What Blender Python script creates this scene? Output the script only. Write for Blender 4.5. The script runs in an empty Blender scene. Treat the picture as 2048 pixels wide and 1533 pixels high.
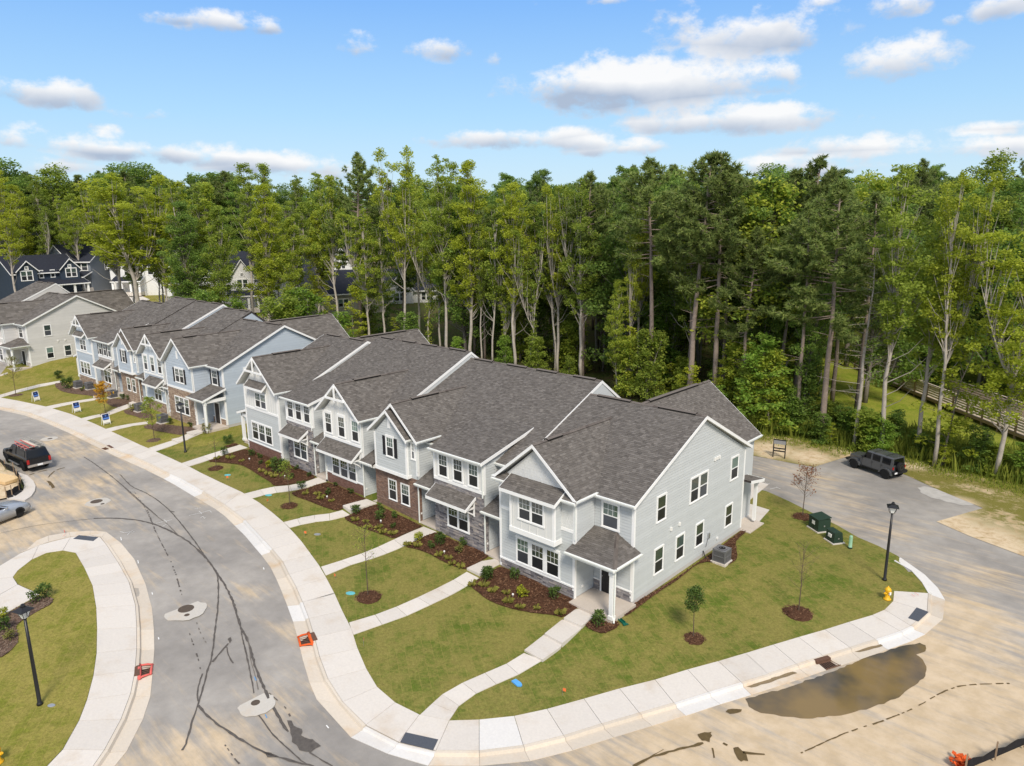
import bpy, bmesh, math, random
from mathutils import Vector, Matrix, noise
RND = random.Random(11)
sc = bpy.context.scene
COL = sc.collection
rad = math.radians
# ------------------------------------------------------------------ camera
CAM = Vector((20.1725, -31.3218, 21.0))
FPX, CX, CY = 1443.85, 1024.0, 766.5
RC = ((0.73322338, 0.6799262, -0.00915606), (0.14417447, -0.16860654, -0.97508233), (-0.66452779, 0.7136331, -0.22165426))
cam_d = bpy.data.cameras.new('camera'); cam = bpy.data.objects.new('camera', cam_d); COL.objects.link(cam)
cam_d.sensor_width = 36.0; cam_d.lens = 36.0 * FPX / 2048.0
cam_d.clip_start = 0.5; cam_d.clip_end = 6000.0
cam.matrix_world = Matrix(((RC[0][0], -RC[1][0], -RC[2][0], CAM.x), (RC[0][1], -RC[1][1], -RC[2][1], CAM.y),
                           (RC[0][2], -RC[1][2], -RC[2][2], CAM.z), (0, 0, 0, 1)))
sc.camera = cam
# ------------------------------------------------------------------ light and colour management
SUN_EL, SUN_AZ = 46.0, 128.0      # azimuth: direction towards the sun, degrees clockwise from +Y
SKY_STRENGTH, SUN_POWER, EXPOSURE = 0.115, 2.2, 0.80
sc.view_settings.view_transform = 'Standard'; sc.view_settings.look = 'None'
sc.view_settings.gamma = 1.0; sc.view_settings.use_curve_mapping = False
sc.view_settings.exposure = EXPOSURE
sc.cycles.max_bounces = 6; sc.cycles.transparent_max_bounces = 6
sun_d = bpy.data.lights.new('sun', 'SUN'); sun_d.energy = SUN_POWER; sun_d.angle = rad(14.0); sun_d.color = (1.0, 0.91, 0.78)
sun = bpy.data.objects.new('sun', sun_d); COL.objects.link(sun); sun.location = (0, 0, 120)
_sd = Vector((math.sin(rad(SUN_AZ)) * math.cos(rad(SUN_EL)), math.cos(rad(SUN_AZ)) * math.cos(rad(SUN_EL)), math.sin(rad(SUN_EL))))
sun.rotation_euler = _sd.to_track_quat('Z', 'Y').to_euler()

def ray(px, py):
    a, b = (px - CX) / FPX, (py - CY) / FPX
    return Vector(tuple(RC[0][k] * a + RC[1][k] * b + RC[2][k] for k in range(3)))
def ss(a, b, x):
    t = min(1.0, max(0.0, (x - a) / (b - a))); return t * t * (3 - 2 * t)
def clamp(x, a, b): return a if x < a else b if x > b else x

world = bpy.data.worlds.new('World'); sc.world = world; world.use_nodes = True
def build_world():
    nt = world.node_tree; N = nt.nodes; L = nt.links; N.clear()
    out = N.new('ShaderNodeOutputWorld'); bg = N.new('ShaderNodeBackground'); bg.inputs['Strength'].default_value = SKY_STRENGTH
    sky = N.new('ShaderNodeTexSky'); sky.sky_type = 'NISHITA'; sky.sun_disc = False
    sky.sun_elevation = rad(SUN_EL); sky.sun_rotation = rad(SUN_AZ); sky.air_density = 1.1; sky.dust_density = 1.2; sky.ozone_density = 2.2
    tc = N.new('ShaderNodeTexCoord')
    def M(op, a, b=None, c=None, cl=False):
        n = N.new('ShaderNodeMath'); n.operation = op; n.use_clamp = cl
        for i, v in enumerate((a, b, c)):
            if v is None: continue
            if isinstance(v, (int, float)): n.inputs[i].default_value = v
            else: L.new(v, n.inputs[i])
        return n.outputs[0]
    sep = N.new('ShaderNodeSeparateXYZ'); L.new(tc.outputs['Generated'], sep.inputs[0])
    X, Y, Z = sep.outputs
    az = M('ARCTAN2', X, Y); el = M('ARCSINE', Z)          # direction angles of the sky, radians
    comb = N.new('ShaderNodeCombineXYZ'); L.new(az, comb.inputs[0]); L.new(M('MULTIPLY', el, 1.5), comb.inputs[1])
    def nz(scale, detail, rough, off):
        n = N.new('ShaderNodeTexNoise'); n.noise_dimensions = '3D'; n.inputs['Scale'].default_value = scale
        n.inputs['Detail'].default_value = detail; n.inputs['Roughness'].default_value = rough
        mp = N.new('ShaderNodeMapping'); mp.inputs['Location'].default_value = off; L.new(comb.outputs[0], mp.inputs[0]); L.new(mp.outputs[0], n.inputs['Vector'])
        return n.outputs[0]
    n1 = nz(11.0, 7.0, 0.58, (3.1, 1.7, 0.4)); n2 = nz(34.0, 6.0, 0.62, (0.2, 5.3, 0.1))
    n3 = nz(16.0, 4.0, 0.55, (7.2, 2.3, 0.9))
    rag = M('ADD', M('MULTIPLY', M('SUBTRACT', n1, 0.5), 2.9), M('MULTIPLY', M('SUBTRACT', n2, 0.5), 1.5))
    # clouds: (photo px, px, half width, half height, softness weight)
    CL = [(1290, 180, 265, 62, 1.0), (1450, 243, 215, 38, .9), (1180, 165, 120, 55, .9), (1500, 75, 180, 62, .85), (1790, 130, 115, 52, .85), (1640, 80, 60, 40, .5),
          (1370, 30, 60, 38, .5), (1800, 15, 60, 30, .8), (1990, 15, 62, 34, .8), (1908, 40, 22, 14, .6), (1060, 280, 175, 26, .9), (1230, 298, 115, 22, .8),
          (1750, 300, 190, 30, .9), (1960, 300, 170, 28, .9), (1970, 263, 120, 18, .7), (1720, 335, 280, 24, .75), (1500, 330, 160, 16, .5), (90, 190, 110, 38, .85), (0, 170, 50, 34, .7),
          (300, 232, 62, 22, .6), (25, 280, 70, 38, .75), (218, 272, 36, 22, .7), (190, 300, 120, 30, .85), (340, 305, 140, 30, .95), (520, 325, 150, 28, .9),
          (60, 335, 140, 28, .8), (660, 345, 120, 24, .65), (435, 45, 110, 28, .75), (345, 35, 40, 16, .6), (525, 58, 40, 18, .7), (715, 92, 58, 34, .75),
          (890, 100, 48, 28, .75), (815, 100, 36, 20, .45), (990, 122, 20, 14, .35), (1100, 5, 40, 18, .45), (1640, 5, 40, 14, .5), (1560, 150, 60, 40, .6), (1250, 0, 130, 10, .5)]
    dens = None; shade = None
    for (px, py, hw, hh, wgt) in CL:
        d = ray(px, py).normalized(); a0 = math.atan2(d.x, d.y); e0 = math.asin(d.z)
        dx = ray(px + hw, py).normalized(); dy = ray(px, py - hh).normalized()
        ra = max(1e-3, math.hypot(math.atan2(dx.x, dx.y) - a0, 0)); re = max(1e-3, abs(math.asin(dy.z) - e0))
        u = M('DIVIDE', M('SUBTRACT', az, a0), ra); v = M('DIVIDE', M('SUBTRACT', el, e0), re)
        # flat bottoms: the lower half falls off faster
        v2 = M('MULTIPLY', v, M('ADD', 1.0, M('MULTIPLY', M('LESS_THAN', v, 0.0), 0.35)))
        q = M('SUBTRACT', 1.0, M('MULTIPLY', M('ADD', M('MULTIPLY', u, u), M('MULTIPLY', v2, v2)), 0.50))
        q = M('MULTIPLY', M('MAXIMUM', q, -0.6), wgt)
        dens = q if dens is None else M('MAXIMUM', dens, q)
        lit = M('MULTIPLY', M('MAXIMUM', q, 0.0), v)
        shade = lit if shade is None else M('ADD', shade, lit)
    # unseen clouds outside the frame, cover thickened to make the light more neutral
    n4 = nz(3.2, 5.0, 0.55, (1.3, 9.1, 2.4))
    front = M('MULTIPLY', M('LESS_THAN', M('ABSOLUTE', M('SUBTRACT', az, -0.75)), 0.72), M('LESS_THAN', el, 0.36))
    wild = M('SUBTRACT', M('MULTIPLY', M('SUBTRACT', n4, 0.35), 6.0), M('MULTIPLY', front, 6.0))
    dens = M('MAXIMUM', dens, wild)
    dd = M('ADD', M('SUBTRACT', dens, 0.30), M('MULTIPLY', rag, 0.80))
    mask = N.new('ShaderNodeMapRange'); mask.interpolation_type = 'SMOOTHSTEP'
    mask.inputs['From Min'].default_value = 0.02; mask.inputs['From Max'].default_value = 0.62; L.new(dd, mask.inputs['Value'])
    sh = M('ADD', M('ADD', 0.56, M('MULTIPLY', shade, 1.35)), M('MULTIPLY', M('SUBTRACT', n3, 0.5), 0.9), None, True)
    cr = N.new('ShaderNodeMix'); cr.data_type = 'RGBA'; L.new(sh, cr.inputs[0])
    cr.inputs[6].default_value = (2.15, 2.55, 3.25, 1); cr.inputs[7].default_value = (4.95, 4.92, 4.9, 1)
    # the clear sky: Nishita lifted with a pale blue veil, as in humid summer air
    veil = N.new('ShaderNodeMix'); veil.data_type = 'RGBA'; veil.inputs[0].default_value = 0.88
    vr = N.new('ShaderNodeValToRGB'); e = vr.color_ramp.elements
    e[0].position = 0.0; e[0].color = (3.3, 4.2, 4.75, 1); e[1].position = 0.6; e[1].color = (0.68, 1.7, 4.1, 1)
    k = vr.color_ramp.elements.new(0.13); k.color = (2.0, 3.4, 4.85, 1); k = vr.color_ramp.elements.new(0.26); k.color = (1.08, 2.42, 4.8, 1)
    L.new(M('MAXIMUM', el, 0.0), vr.inputs[0]); L.new(sky.outputs[0], veil.inputs[6]); L.new(vr.outputs[0], veil.inputs[7])
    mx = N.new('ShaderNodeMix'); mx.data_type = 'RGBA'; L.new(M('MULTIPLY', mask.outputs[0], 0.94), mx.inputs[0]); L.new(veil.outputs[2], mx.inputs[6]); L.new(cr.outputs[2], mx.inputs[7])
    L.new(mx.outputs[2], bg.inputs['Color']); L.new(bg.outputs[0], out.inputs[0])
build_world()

# ------------------------------------------------------------------ terrain
def T(x, y):
    base = 0.042 * clamp(-x, 0.0, 22.0)
    d = math.hypot(max(x - 0.6, 0.0), max(-1.9 - y, 0.0))
    fade = 1.0 - ss(2.0, 12.0, y)
    drop = 0.20 + 0.42 * ss(-0.5, 4.2, d) * fade
    dc = math.hypot(x - CAM.x, y - CAM.y)
    return base - drop + 5.0 * ss(108.0, 150.0, dc)
def road_off(x, y): return -0.13 + 0.11 * ss(8.0, 14.0, y) * ss(-12.0, -4.0, x)
def W(px, py, off=0.0):
    d = ray(px, py); z = 0.0
    for _ in range(14):
        t = (z - CAM.z) / d.z; p = CAM + d * t; z = 0.5 * z + 0.5 * (T(p.x, p.y) + off)
    t = (z - CAM.z) / d.z; return CAM + d * t
def W2(px, py, off=0.0): p = W(px, py, off); return (p.x, p.y)
def ZL(x0, y0, s): return lambda *q: [(x0 + a * s, y0 + b * s) for a, b in q]
N1 = ZL(0, 720, .15656); N2 = ZL(240, 840, .15656); N3 = ZL(420, 980, .15656); N4 = ZL(520, 1180, .2303); N5 = ZL(800, 1300, .1953)
N6 = ZL(1140, 1230, .1976); N7 = ZL(1480, 1080, .2148); N8 = ZL(0, 1040, .3216); NU = ZL(360, 860, .1957); NV = ZL(600, 940, .1957)
NW = ZL(880, 1080, .17613); NA = ZL(1400, 860, .3164); NZ = ZL(1240, 820, .27397)
def at_depth(px, py, Y):      # the point straight along a photo direction where the plane y = Y is crossed
    d = ray(px, py); t = (Y - CAM.y) / d.y; return CAM + d * t

# ------------------------------------------------------------------ mesh helpers
class MB:
    def __init__(s): s.v = []; s.f = []; s.m = []
    def poly(s, pts, mi=0):
        b = len(s.v); s.v += [tuple(p) for p in pts]; s.f.append(tuple(range(b, b + len(pts)))); s.m.append(mi)
    def prism(s, pts, vec, mi=0, mside=None):
        n = len(pts); b = len(s.v); vec = Vector(vec)
        s.v += [tuple(p) for p in pts] + [tuple(Vector(p) + vec) for p in pts]
        s.f.append(tuple(range(b + n - 1, b - 1, -1))); s.m.append(mi)
        s.f.append(tuple(range(b + n, b + 2 * n))); s.m.append(mi)
        for i in range(n):
            j = (i + 1) % n; s.f.append((b + i, b + j, b + n + j, b + n + i)); s.m.append(mi if mside is None else mside)
    def box(s, x0, x1, y0, y1, z0, z1, mi=0):
        s.prism([(x0, y0, z0), (x1, y0, z0), (x1, y1, z0), (x0, y1, z0)], (0, 0, z1 - z0), mi)
    def tube(s, pts, radii, n=6, mi=0, cap=True):
        pts = [Vector(p) for p in pts]; b = len(s.v); k = len(pts); up = Vector((0.31, 0.17, 0.93))
        for i, p in enumerate(pts):
            d = (pts[min(i + 1, k - 1)] - pts[max(i - 1, 0)]).normalized()
            a = d.cross(up if abs(d.dot(up)) < .95 else Vector((1, 0, 0))).normalized(); c = d.cross(a); r = radii[i] if isinstance(radii, (list, tuple)) else radii
            for j in range(n):
                t = 2 * math.pi * j / n; s.v.append(tuple(p + a * (r * math.cos(t)) + c * (r * math.sin(t))))
        for i in range(k - 1):
            for j in range(n):
                jj = (j + 1) % n; s.f.append((b + i * n + j, b + i * n + jj, b + (i + 1) * n + jj, b + (i + 1) * n + j)); s.m.append(mi)
        if cap:
            s.f.append(tuple(b + j for j in range(n - 1, -1, -1))); s.m.append(mi)
            s.f.append(tuple(b + (k - 1) * n + j for j in range(n))); s.m.append(mi)
    def lathe(s, prof, n=12, c=(0, 0, 0), mi=0, axis='z'):
        b = len(s.v); k = len(prof)
        for r, z in prof:
            for j in range(n):
                t = 2 * math.pi * j / n; q = (r * math.cos(t), r * math.sin(t), z)
                if axis == 'y': q = (q[0], q[2], q[1])
                if axis == 'x': q = (q[2], q[0], q[1])
                s.v.append((c[0] + q[0], c[1] + q[1], c[2] + q[2]))
        for i in range(k - 1):
            for j in range(n):
                jj = (j + 1) % n; s.f.append((b + i * n + j, b + i * n + jj, b + (i + 1) * n + jj, b + (i + 1) * n + j)); s.m.append(mi)
        s.f.append(tuple(b + j for j in range(n - 1, -1, -1))); s.m.append(mi)
        s.f.append(tuple(b + (k - 1) * n + j for j in range(n))); s.m.append(mi)
    def mesh(s, name, mats, smooth=False):
        me = bpy.data.meshes.new(name); me.from_pydata(s.v, [], s.f); me.update()
        for m in (mats if isinstance(mats, (list, tuple)) else [mats]): me.materials.append(m)
        if any(s.m): me.polygons.foreach_set('material_index', s.m)
        if smooth: me.polygons.foreach_set('use_smooth', [True] * len(me.polygons))
        return me
    def build(s, name, mats, parent=None, smooth=False, M=None, kind=None, fixn=False):
        me = s.mesh(name, mats, smooth)
        if fixn:
            bm = bmesh.new(); bm.from_mesh(me); bmesh.ops.recalc_face_normals(bm, faces=bm.faces); bm.to_mesh(me); bm.free()
        return link(name, me, parent, M, kind)
def link(name, me, parent=None, M=None, kind=None):
    o = bpy.data.objects.new(name, me); COL.objects.link(o)
    if parent is not None: o.parent = parent
    if M is not None: o.matrix_local = M
    if kind: o['kind'] = kind
    return o
def tag(o, label=None, cat=None, group=None, kind=None):
    if label: o['label'] = label
    if cat: o['category'] = cat
    if group: o['group'] = group
    if kind: o['kind'] = kind
    return o
def thing(name, label, cat, loc=(0, 0, 0), rz=0.0, group=None):
    o = bpy.data.objects.new(name, None); COL.objects.link(o); o.location = loc; o.rotation_euler = (0, 0, rz); o.empty_display_size = .3
    return tag(o, label, cat, group)
def dup(root, loc, rz=0.0, scale=1.0, label=None, group=None):
    r = root.copy(); COL.objects.link(r); r.location = loc; r.rotation_euler = (0, 0, rz); r.scale = (scale, scale, scale) if not isinstance(scale, tuple) else scale
    if label: r['label'] = label
    if group: r['group'] = group
    for ch in list(root.children):
        c = ch.copy(); COL.objects.link(c); c.parent = r
        for g in list(ch.children):
            k = g.copy(); COL.objects.link(k); k.parent = c
    return r
def drape(name, pts, off, m, step=0.8, kind='structure', parent=None, attr=None):
    """A flat outline laid on the terrain: triangulated, cut into a grid and lifted to T(x,y)+off."""
    bm = bmesh.new(); vs = [bm.verts.new((p[0], p[1], 0)) for p in pts]; f = bm.faces.new(vs)
    bm.normal_update(); bmesh.ops.triangulate(bm, faces=[f], ngon_method='EAR_CLIP')
    xs = [p[0] for p in pts]; ys = [p[1] for p in pts]
    for ax, lo, hi in ((0, min(xs), max(xs)), (1, min(ys), max(ys))):
        n = int((hi - lo) / step)
        for i in range(1, n + 1):
            c = [0, 0, 0]; c[ax] = lo + (hi - lo) * i / (n + 1); nn = [0, 0, 0]; nn[ax] = 1
            bmesh.ops.bisect_plane(bm, geom=bm.verts[:] + bm.edges[:] + bm.faces[:], plane_co=c, plane_no=nn, dist=1e-5)
    for v in bm.verts: v.co.z = T(v.co.x, v.co.y) + (off(v.co.x, v.co.y) if callable(off) else off)
    bmesh.ops.recalc_face_normals(bm, faces=bm.faces)
    if bm.faces and sum(fc.normal.z for fc in bm.faces) < 0: bmesh.ops.reverse_faces(bm, faces=bm.faces)
    me = bpy.data.meshes.new(name); bm.to_mesh(me); bm.free(); me.materials.append(m)
    if attr:
        a = me.attributes.new(attr[0], 'FLOAT', 'POINT'); a.data.foreach_set('value', [attr[1](v.co.x, v.co.y) for v in me.vertices])
    return link(name, me, parent, None, kind)
def grid_sheet(name, x0, x1, y0, y1, step, zf, m, attr=None, kind='structure'):
    nx = int((x1 - x0) / step) + 1; ny = int((y1 - y0) / step) + 1; vs = []; fs = []
    for j in range(ny + 1):
        for i in range(nx + 1):
            x = x0 + (x1 - x0) * i / nx; y = y0 + (y1 - y0) * j / ny; vs.append((x, y, zf(x, y)))
    for j in range(ny):
        for i in range(nx): a = j * (nx + 1) + i; fs.append((a, a + 1, a + nx + 2, a + nx + 1))
    me = bpy.data.meshes.new(name); me.from_pydata(vs, [], fs); me.update(); me.materials.append(m)
    if attr:
        a = me.attributes.new(attr[0], 'FLOAT', 'POINT'); a.data.foreach_set('value', [attr[1](v[0], v[1]) for v in vs])
    return link(name, me, None, None, kind)
# ------------------------------------------------------------------ materials
class NT:
    def __init__(s, name):
        s.m = bpy.data.materials.new(name); s.m.use_nodes = True; s.t = s.m.node_tree; s.N = s.t.nodes; s.L = s.t.links
        s.b = s.N['Principled BSDF']; s.out = s.N['Material Output']
    def set(s, node, key, v):
        if isinstance(v, (int, float, tuple)): node.inputs[key].default_value = v
        else: s.L.new(v, node.inputs[key])
    def noise(s, scale, detail=4.0, rough=.55, vec=None, dist=0.0):
        n = s.N.new('ShaderNodeTexNoise'); n.inputs['Scale'].default_value = scale; n.inputs['Detail'].default_value = detail; n.inputs['Roughness'].default_value = rough
        n.inputs['Distortion'].default_value = dist; s.L.new(vec or s.obj(), n.inputs['Vector']); return n.outputs[0]
    def obj(s):
        if not hasattr(s, '_o'): s._o = s.N.new('ShaderNodeTexCoord').outputs['Object']
        return s._o
    def mapped(s, scale=(1, 1, 1), rot=(0, 0, 0)):
        n = s.N.new('ShaderNodeMapping'); n.inputs['Scale'].default_value = scale; n.inputs['Rotation'].default_value = rot; s.L.new(s.obj(), n.inputs[0]); return n.outputs[0]
    def ramp(s, v, a, b):
        n = s.N.new('ShaderNodeMapRange'); n.interpolation_type = 'SMOOTHSTEP'; n.inputs['From Min'].default_value = a; n.inputs['From Max'].default_value = b; s.L.new(v, n.inputs['Value']); return n.outputs[0]
    def math(s, op, a, b=0.0, clampit=False):
        n = s.N.new('ShaderNodeMath'); n.operation = op; n.use_clamp = clampit; s.set(n, 0, a); s.set(n, 1, b); return n.outputs[0]
    def mix(s, fac, a, b):
        n = s.N.new('ShaderNodeMix'); n.data_type = 'RGBA'; s.set(n, 0, fac)
        for i, c in ((6, a), (7, b)): s.set(n, i, (c + (1.0,)) if isinstance(c, tuple) and len(c) == 3 else c)
        return n.outputs[2]
    def island(s): return s.N.new('ShaderNodeNewGeometry').outputs['Random Per Island']
    def objrand(s): return s.N.new('ShaderNodeObjectInfo').outputs['Random']
    def attr(s, name): n = s.N.new('ShaderNodeAttribute'); n.attribute_name = name; return n.outputs['Fac']
    def scale_col(s, col, f):
        n = s.N.new('ShaderNodeVectorMath'); n.operation = 'SCALE'; s.set(n, 0, col); s.set(n, 'Scale', f); return n.outputs[0]
    def bump(s, h, strength=.3, dist=.02):
        n = s.N.new('ShaderNodeBump'); n.inputs['Strength'].default_value = strength; n.inputs['Distance'].default_value = dist; s.L.new(h, n.inputs['Height']); s.L.new(n.outputs[0], s.b.inputs['Normal'])
    def done(s, col, rough=.8, spec=.3, metal=0.0):
        s.set(s.b, 'Base Color', (col + (1.0,)) if isinstance(col, tuple) and len(col) == 3 else col); s.set(s.b, 'Roughness', rough)
        s.b.inputs['Specular IOR Level'].default_value = spec; s.b.inputs['Metallic'].default_value = metal; return s.m
def mat(name, c, rough=.75, spec=.3, metal=0.0, dirt=.12, nscale=3.0, isl=0.0, bump=0.0, bscale=40.0):
    n = NT(name); v = n.noise(nscale, 5.0, .6)
    f = n.math('ADD', n.math('MULTIPLY', n.math('SUBTRACT', v, .5), dirt * 2.2), 1.0)
    if isl: f = n.math('MULTIPLY', f, n.math('ADD', n.math('MULTIPLY', n.math('SUBTRACT', n.island(), .5), isl * 2), 1.0))
    col = n.scale_col(tuple(c), f)
    if bump: n.bump(n.noise(bscale, 3.0), bump)
    return n.done(col, rough, spec, metal)
def mat_mix(name, cols, rough=.85, noise_amt=.15, nscale=8.0, bump=.3, bscale=60., spec=.2):
    """Per-piece colour picked from a list, with grain."""
    n = NT(name); r = n.N.new('ShaderNodeValToRGB'); r.color_ramp.interpolation = 'LINEAR'; e = r.color_ramp.elements
    for i, c in enumerate(cols):
        p = i / max(1, len(cols) - 1)
        if i == 0: k = e[0]
        elif i == len(cols) - 1: k = e[len(e) - 1]
        else: k = e.new(p)
        k.position = p; k.color = tuple(c) + (1,)
    n.L.new(n.island(), r.inputs[0])
    f = n.math('ADD', n.math('MULTIPLY', n.math('SUBTRACT', n.noise(nscale, 5., .6), .5), noise_amt * 2.2), 1.0)
    if bump: n.bump(n.noise(bscale, 3.), bump)
    return n.done(n.scale_col(r.outputs[0], f), rough, spec)
def mat_leaf(name, c1, c2, c3=None, transl=.35, huevar=.3):
    n = NT(name); isl = n.island(); col = n.mix(isl, c1, c2)
    if c3: col = n.mix(n.ramp(n.objrand(), .35, .9), col, n.mix(isl, c3, c1))
    f = n.math('ADD', n.math('MULTIPLY', n.math('SUBTRACT', n.objrand(), .5), huevar), n.math('ADD', .82, n.math('MULTIPLY', n.noise(.35, 2.), .36)))
    col = n.scale_col(col, f); n.done(col, .6, .25)
    tr = n.N.new('ShaderNodeBsdfTranslucent'); n.L.new(n.scale_col(col, 1.25), tr.inputs[0]); mx = n.N.new('ShaderNodeMixShader'); mx.inputs[0].default_value = transl
    n.L.new(n.b.outputs[0], mx.inputs[1]); n.L.new(tr.outputs[0], mx.inputs[2]); n.L.new(mx.outputs[0], n.out.inputs[0]); return n.m
def m_concrete(name, c, stain=(.50, .40, .29), amt=.55, isl=.05):
    n = NT(name); a = n.noise(.55, 5., .6); b = n.noise(9., 4., .6); c3 = n.noise(60., 2.)
    f = n.math('ADD', n.math('MULTIPLY', n.math('SUBTRACT', b, .5), .22), n.math('ADD', .97, n.math('MULTIPLY', n.math('SUBTRACT', c3, .5), .1)))
    f = n.math('MULTIPLY', f, n.math('ADD', n.math('MULTIPLY', n.math('SUBTRACT', n.objrand(), .5), isl * 2), 1.0))
    col = n.mix(n.math('MULTIPLY', n.ramp(a, .5, .78), amt), n.scale_col(c, f), n.scale_col(stain, f)); n.bump(c3, .15, .01); return n.done(col, .85, .2)
M = {}
M['concrete'] = m_concrete('concrete', (.62, .575, .52)); M['concrete_new'] = m_concrete('concrete_new', (.66, .64, .61), amt=.2); M['collar'] = m_concrete('collar_concrete', (.50, .47, .42), amt=.6)
M['curb'] = m_concrete('curb_concrete', (.60, .53, .44), (.56, .40, .24), .8, .08); M['porch_slab'] = m_concrete('porch_concrete', (.52, .46, .40), (.42, .35, .27), .5)
M['foundation'] = m_concrete('foundation_concrete', (.50, .48, .46), (.35, .32, .28), .4)
M['joint'] = mat('joint_dark', (.12, .105, .09))
def m_asphalt():
    n = NT('asphalt'); big = n.noise(.13, 4., .6); mid = n.noise(1.1, 5., .65); fine = n.noise(45., 3., .6)
    st = n.noise(.9, 5., .6, n.mapped((.35, 1.6, 1), (0, 0, rad(-52)))); st2 = n.noise(1.3, 5., .65, n.mapped((.18, 1.9, 1), (0, 0, rad(25))))
    f = n.math('ADD', n.math('MULTIPLY', n.math('SUBTRACT', fine, .5), .3), n.math('ADD', .72, n.math('MULTIPLY', mid, .56)))
    asp = n.scale_col(n.mix(n.ramp(big, .35, .68), (.255, .238, .218), (.355, .330, .298)), f)
    sand = n.attr('sand'); br = n.math('ADD', n.math('MULTIPLY', st, .55), n.math('MULTIPLY', st2, .55))
    k = n.ramp(n.math('ADD', n.math('ADD', n.math('MULTIPLY', sand, 1.15), .10), n.math('MULTIPLY', n.math('SUBTRACT', br, .55), 2.6)), .18, 1.10)
    sc_ = n.scale_col(n.mix(n.ramp(mid, .3, .7), (.50, .385, .245), (.60, .475, .325)), n.math('ADD', .9, n.math('MULTIPLY', fine, .2)))
    n.bump(fine, .25, .01); return n.done(n.mix(n.math('MULTIPLY', k, .93), asp, sc_), .9, .2)
M['asphalt'] = m_asphalt()
def m_lawn(name, g, b, dry=.5):
    n = NT(name); a = n.noise(.35, 5., .62); m = n.noise(1.7, 5., .65, None, .6); f1 = n.noise(7., 6., .75); f2 = n.noise(30., 4., .7)
    br = n.N.new('ShaderNodeTexBrick'); n.L.new(n.mapped((1, 1, 1), (0, 0, rad(33))), br.inputs['Vector']); br.inputs['Scale'].default_value = .55; br.inputs['Mortar Size'].default_value = .012
    br.inputs['Mortar Smooth'].default_value = 1.0; br.inputs['Color1'].default_value = (.38, .38, .38, 1); br.inputs['Color2'].default_value = (.62, .62, .62, 1); br.inputs['Mortar'].default_value = (.9, .9, .9, 1)
    k = n.math('ADD', n.math('MULTIPLY', a, .75), n.math('ADD', n.math('MULTIPLY', m, .60), n.math('MULTIPLY', br.outputs[0], .42)))
    k = n.ramp(k, .76 - .12 * dry, 1.10 - .12 * dry); col = n.mix(k, g, b)
    col = n.mix(n.math('MULTIPLY', n.ramp(n.noise(3.5, 4., .7), .6, .78), .35 * dry), col, (.24, .165, .075))
    f = n.math('ADD', n.math('MULTIPLY', n.math('SUBTRACT', f1, .5), 1.5), n.math('ADD', 1.0, n.math('MULTIPLY', n.math('SUBTRACT', f2, .5), 1.3)))
    n.bump(f1, .6, .04); return n.done(n.scale_col(col, f), .9, .1)
M['lawn'] = m_lawn('lawn_grass', (.092, .128, .018), (.205, .182, .050), .8); M['lawn_far'] = m_lawn('lawn_grass_dry', (.150, .165, .022), (.25, .215, .055), .8)
M['meadow'] = m_lawn('meadow_grass', (.17, .225, .022), (.26, .27, .045), .6)
def m_ground():
    n = NT('forest_floor'); a = n.noise(.25, 5., .6); b = n.noise(2.5, 5., .65); f = n.noise(14., 4., .7)
    col = n.mix(n.ramp(a, .35, .65), (.095, .105, .030), (.125, .088, .050)); col = n.mix(n.ramp(b, .45, .65), col, (.10, .145, .028)); n.bump(f, .8, .08)
    return n.done(n.scale_col(col, n.math('ADD', .55, n.math('MULTIPLY', f, .9))), .95, .05)
M['ground'] = m_ground()
def m_verge():
    n = NT('sandy_soil'); a = n.noise(.28, 5., .65); b = n.noise(1.6, 6., .7, None, .5); f = n.noise(20., 4., .7)
    k = n.ramp(n.math('ADD', n.math('MULTIPLY', a, .8), n.math('MULTIPLY', b, .75)), .75, .97)
    g = n.mix(n.ramp(f, .4, .6), (.13, .13, .022), (.22, .19, .055)); s_ = n.mix(n.ramp(b, .4, .7), (.62, .50, .34), (.46, .33, .19)); n.bump(f, .5, .04)
    col = n.mix(n.math('MULTIPLY', n.ramp(n.attr('bare'), .1, .9), 1.0), n.mix(k, g, s_), n.mix(n.ramp(n.math('ADD', b, 0.0), .62, .74), s_, g))
    return n.done(n.scale_col(col, n.math('ADD', .8, n.math('MULTIPLY', f, .4))), .95, .1)
M['verge'] = m_verge()
M['mulch'] = mat_mix('mulch_chips', [(.045, .020, .012), (.085, .040, .022), (.125, .062, .034), (.19, .105, .06), (.06, .03, .018)], .95, .3, 30., .5, 80.)
M['mulch_bed'] = mat('mulch_bed', (.080, .040, .024), .95, .05, 0, .55, 16., 0, .8, 30.); M['mulch_old'] = mat('old_mulch_bed', (.145, .095, .07), .95, .05, 0, .5, 14., 0, .8, 30.)
M['mulch_chip_old'] = mat_mix('old_mulch_chips', [(.10, .065, .05), (.16, .11, .08), (.22, .16, .12), (.12, .08, .06)], .95, .3, 30., .4)
SHINGLE = [(.096, .087, .079), (.128, .116, .105), (.146, .133, .121), (.110, .099, .090), (.164, .150, .137), (.124, .112, .101), (.184, .168, .153), (.102, .092, .083)]
M['shingle'] = mat_mix('asphalt_shingles', SHINGLE, .95, .22, 25., .3, 120., .1); M['roof_deck'] = mat('roof_deck_dark', (.05, .042, .04), .95, .1)
M['ridge'] = mat_mix('ridge_shingles', [(.085, .07, .062), (.15, .13, .115), (.11, .094, .084)], .95, .2, 25., .2); M['vent_dark'] = mat('ridge_vent_dark', (.02, .019, .018), .9, .1)
M['slate'] = mat('far_roof_shingles', (.028, .031, .042), .95, .1, 0, .35, 3., 0, .3, 12.)
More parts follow.
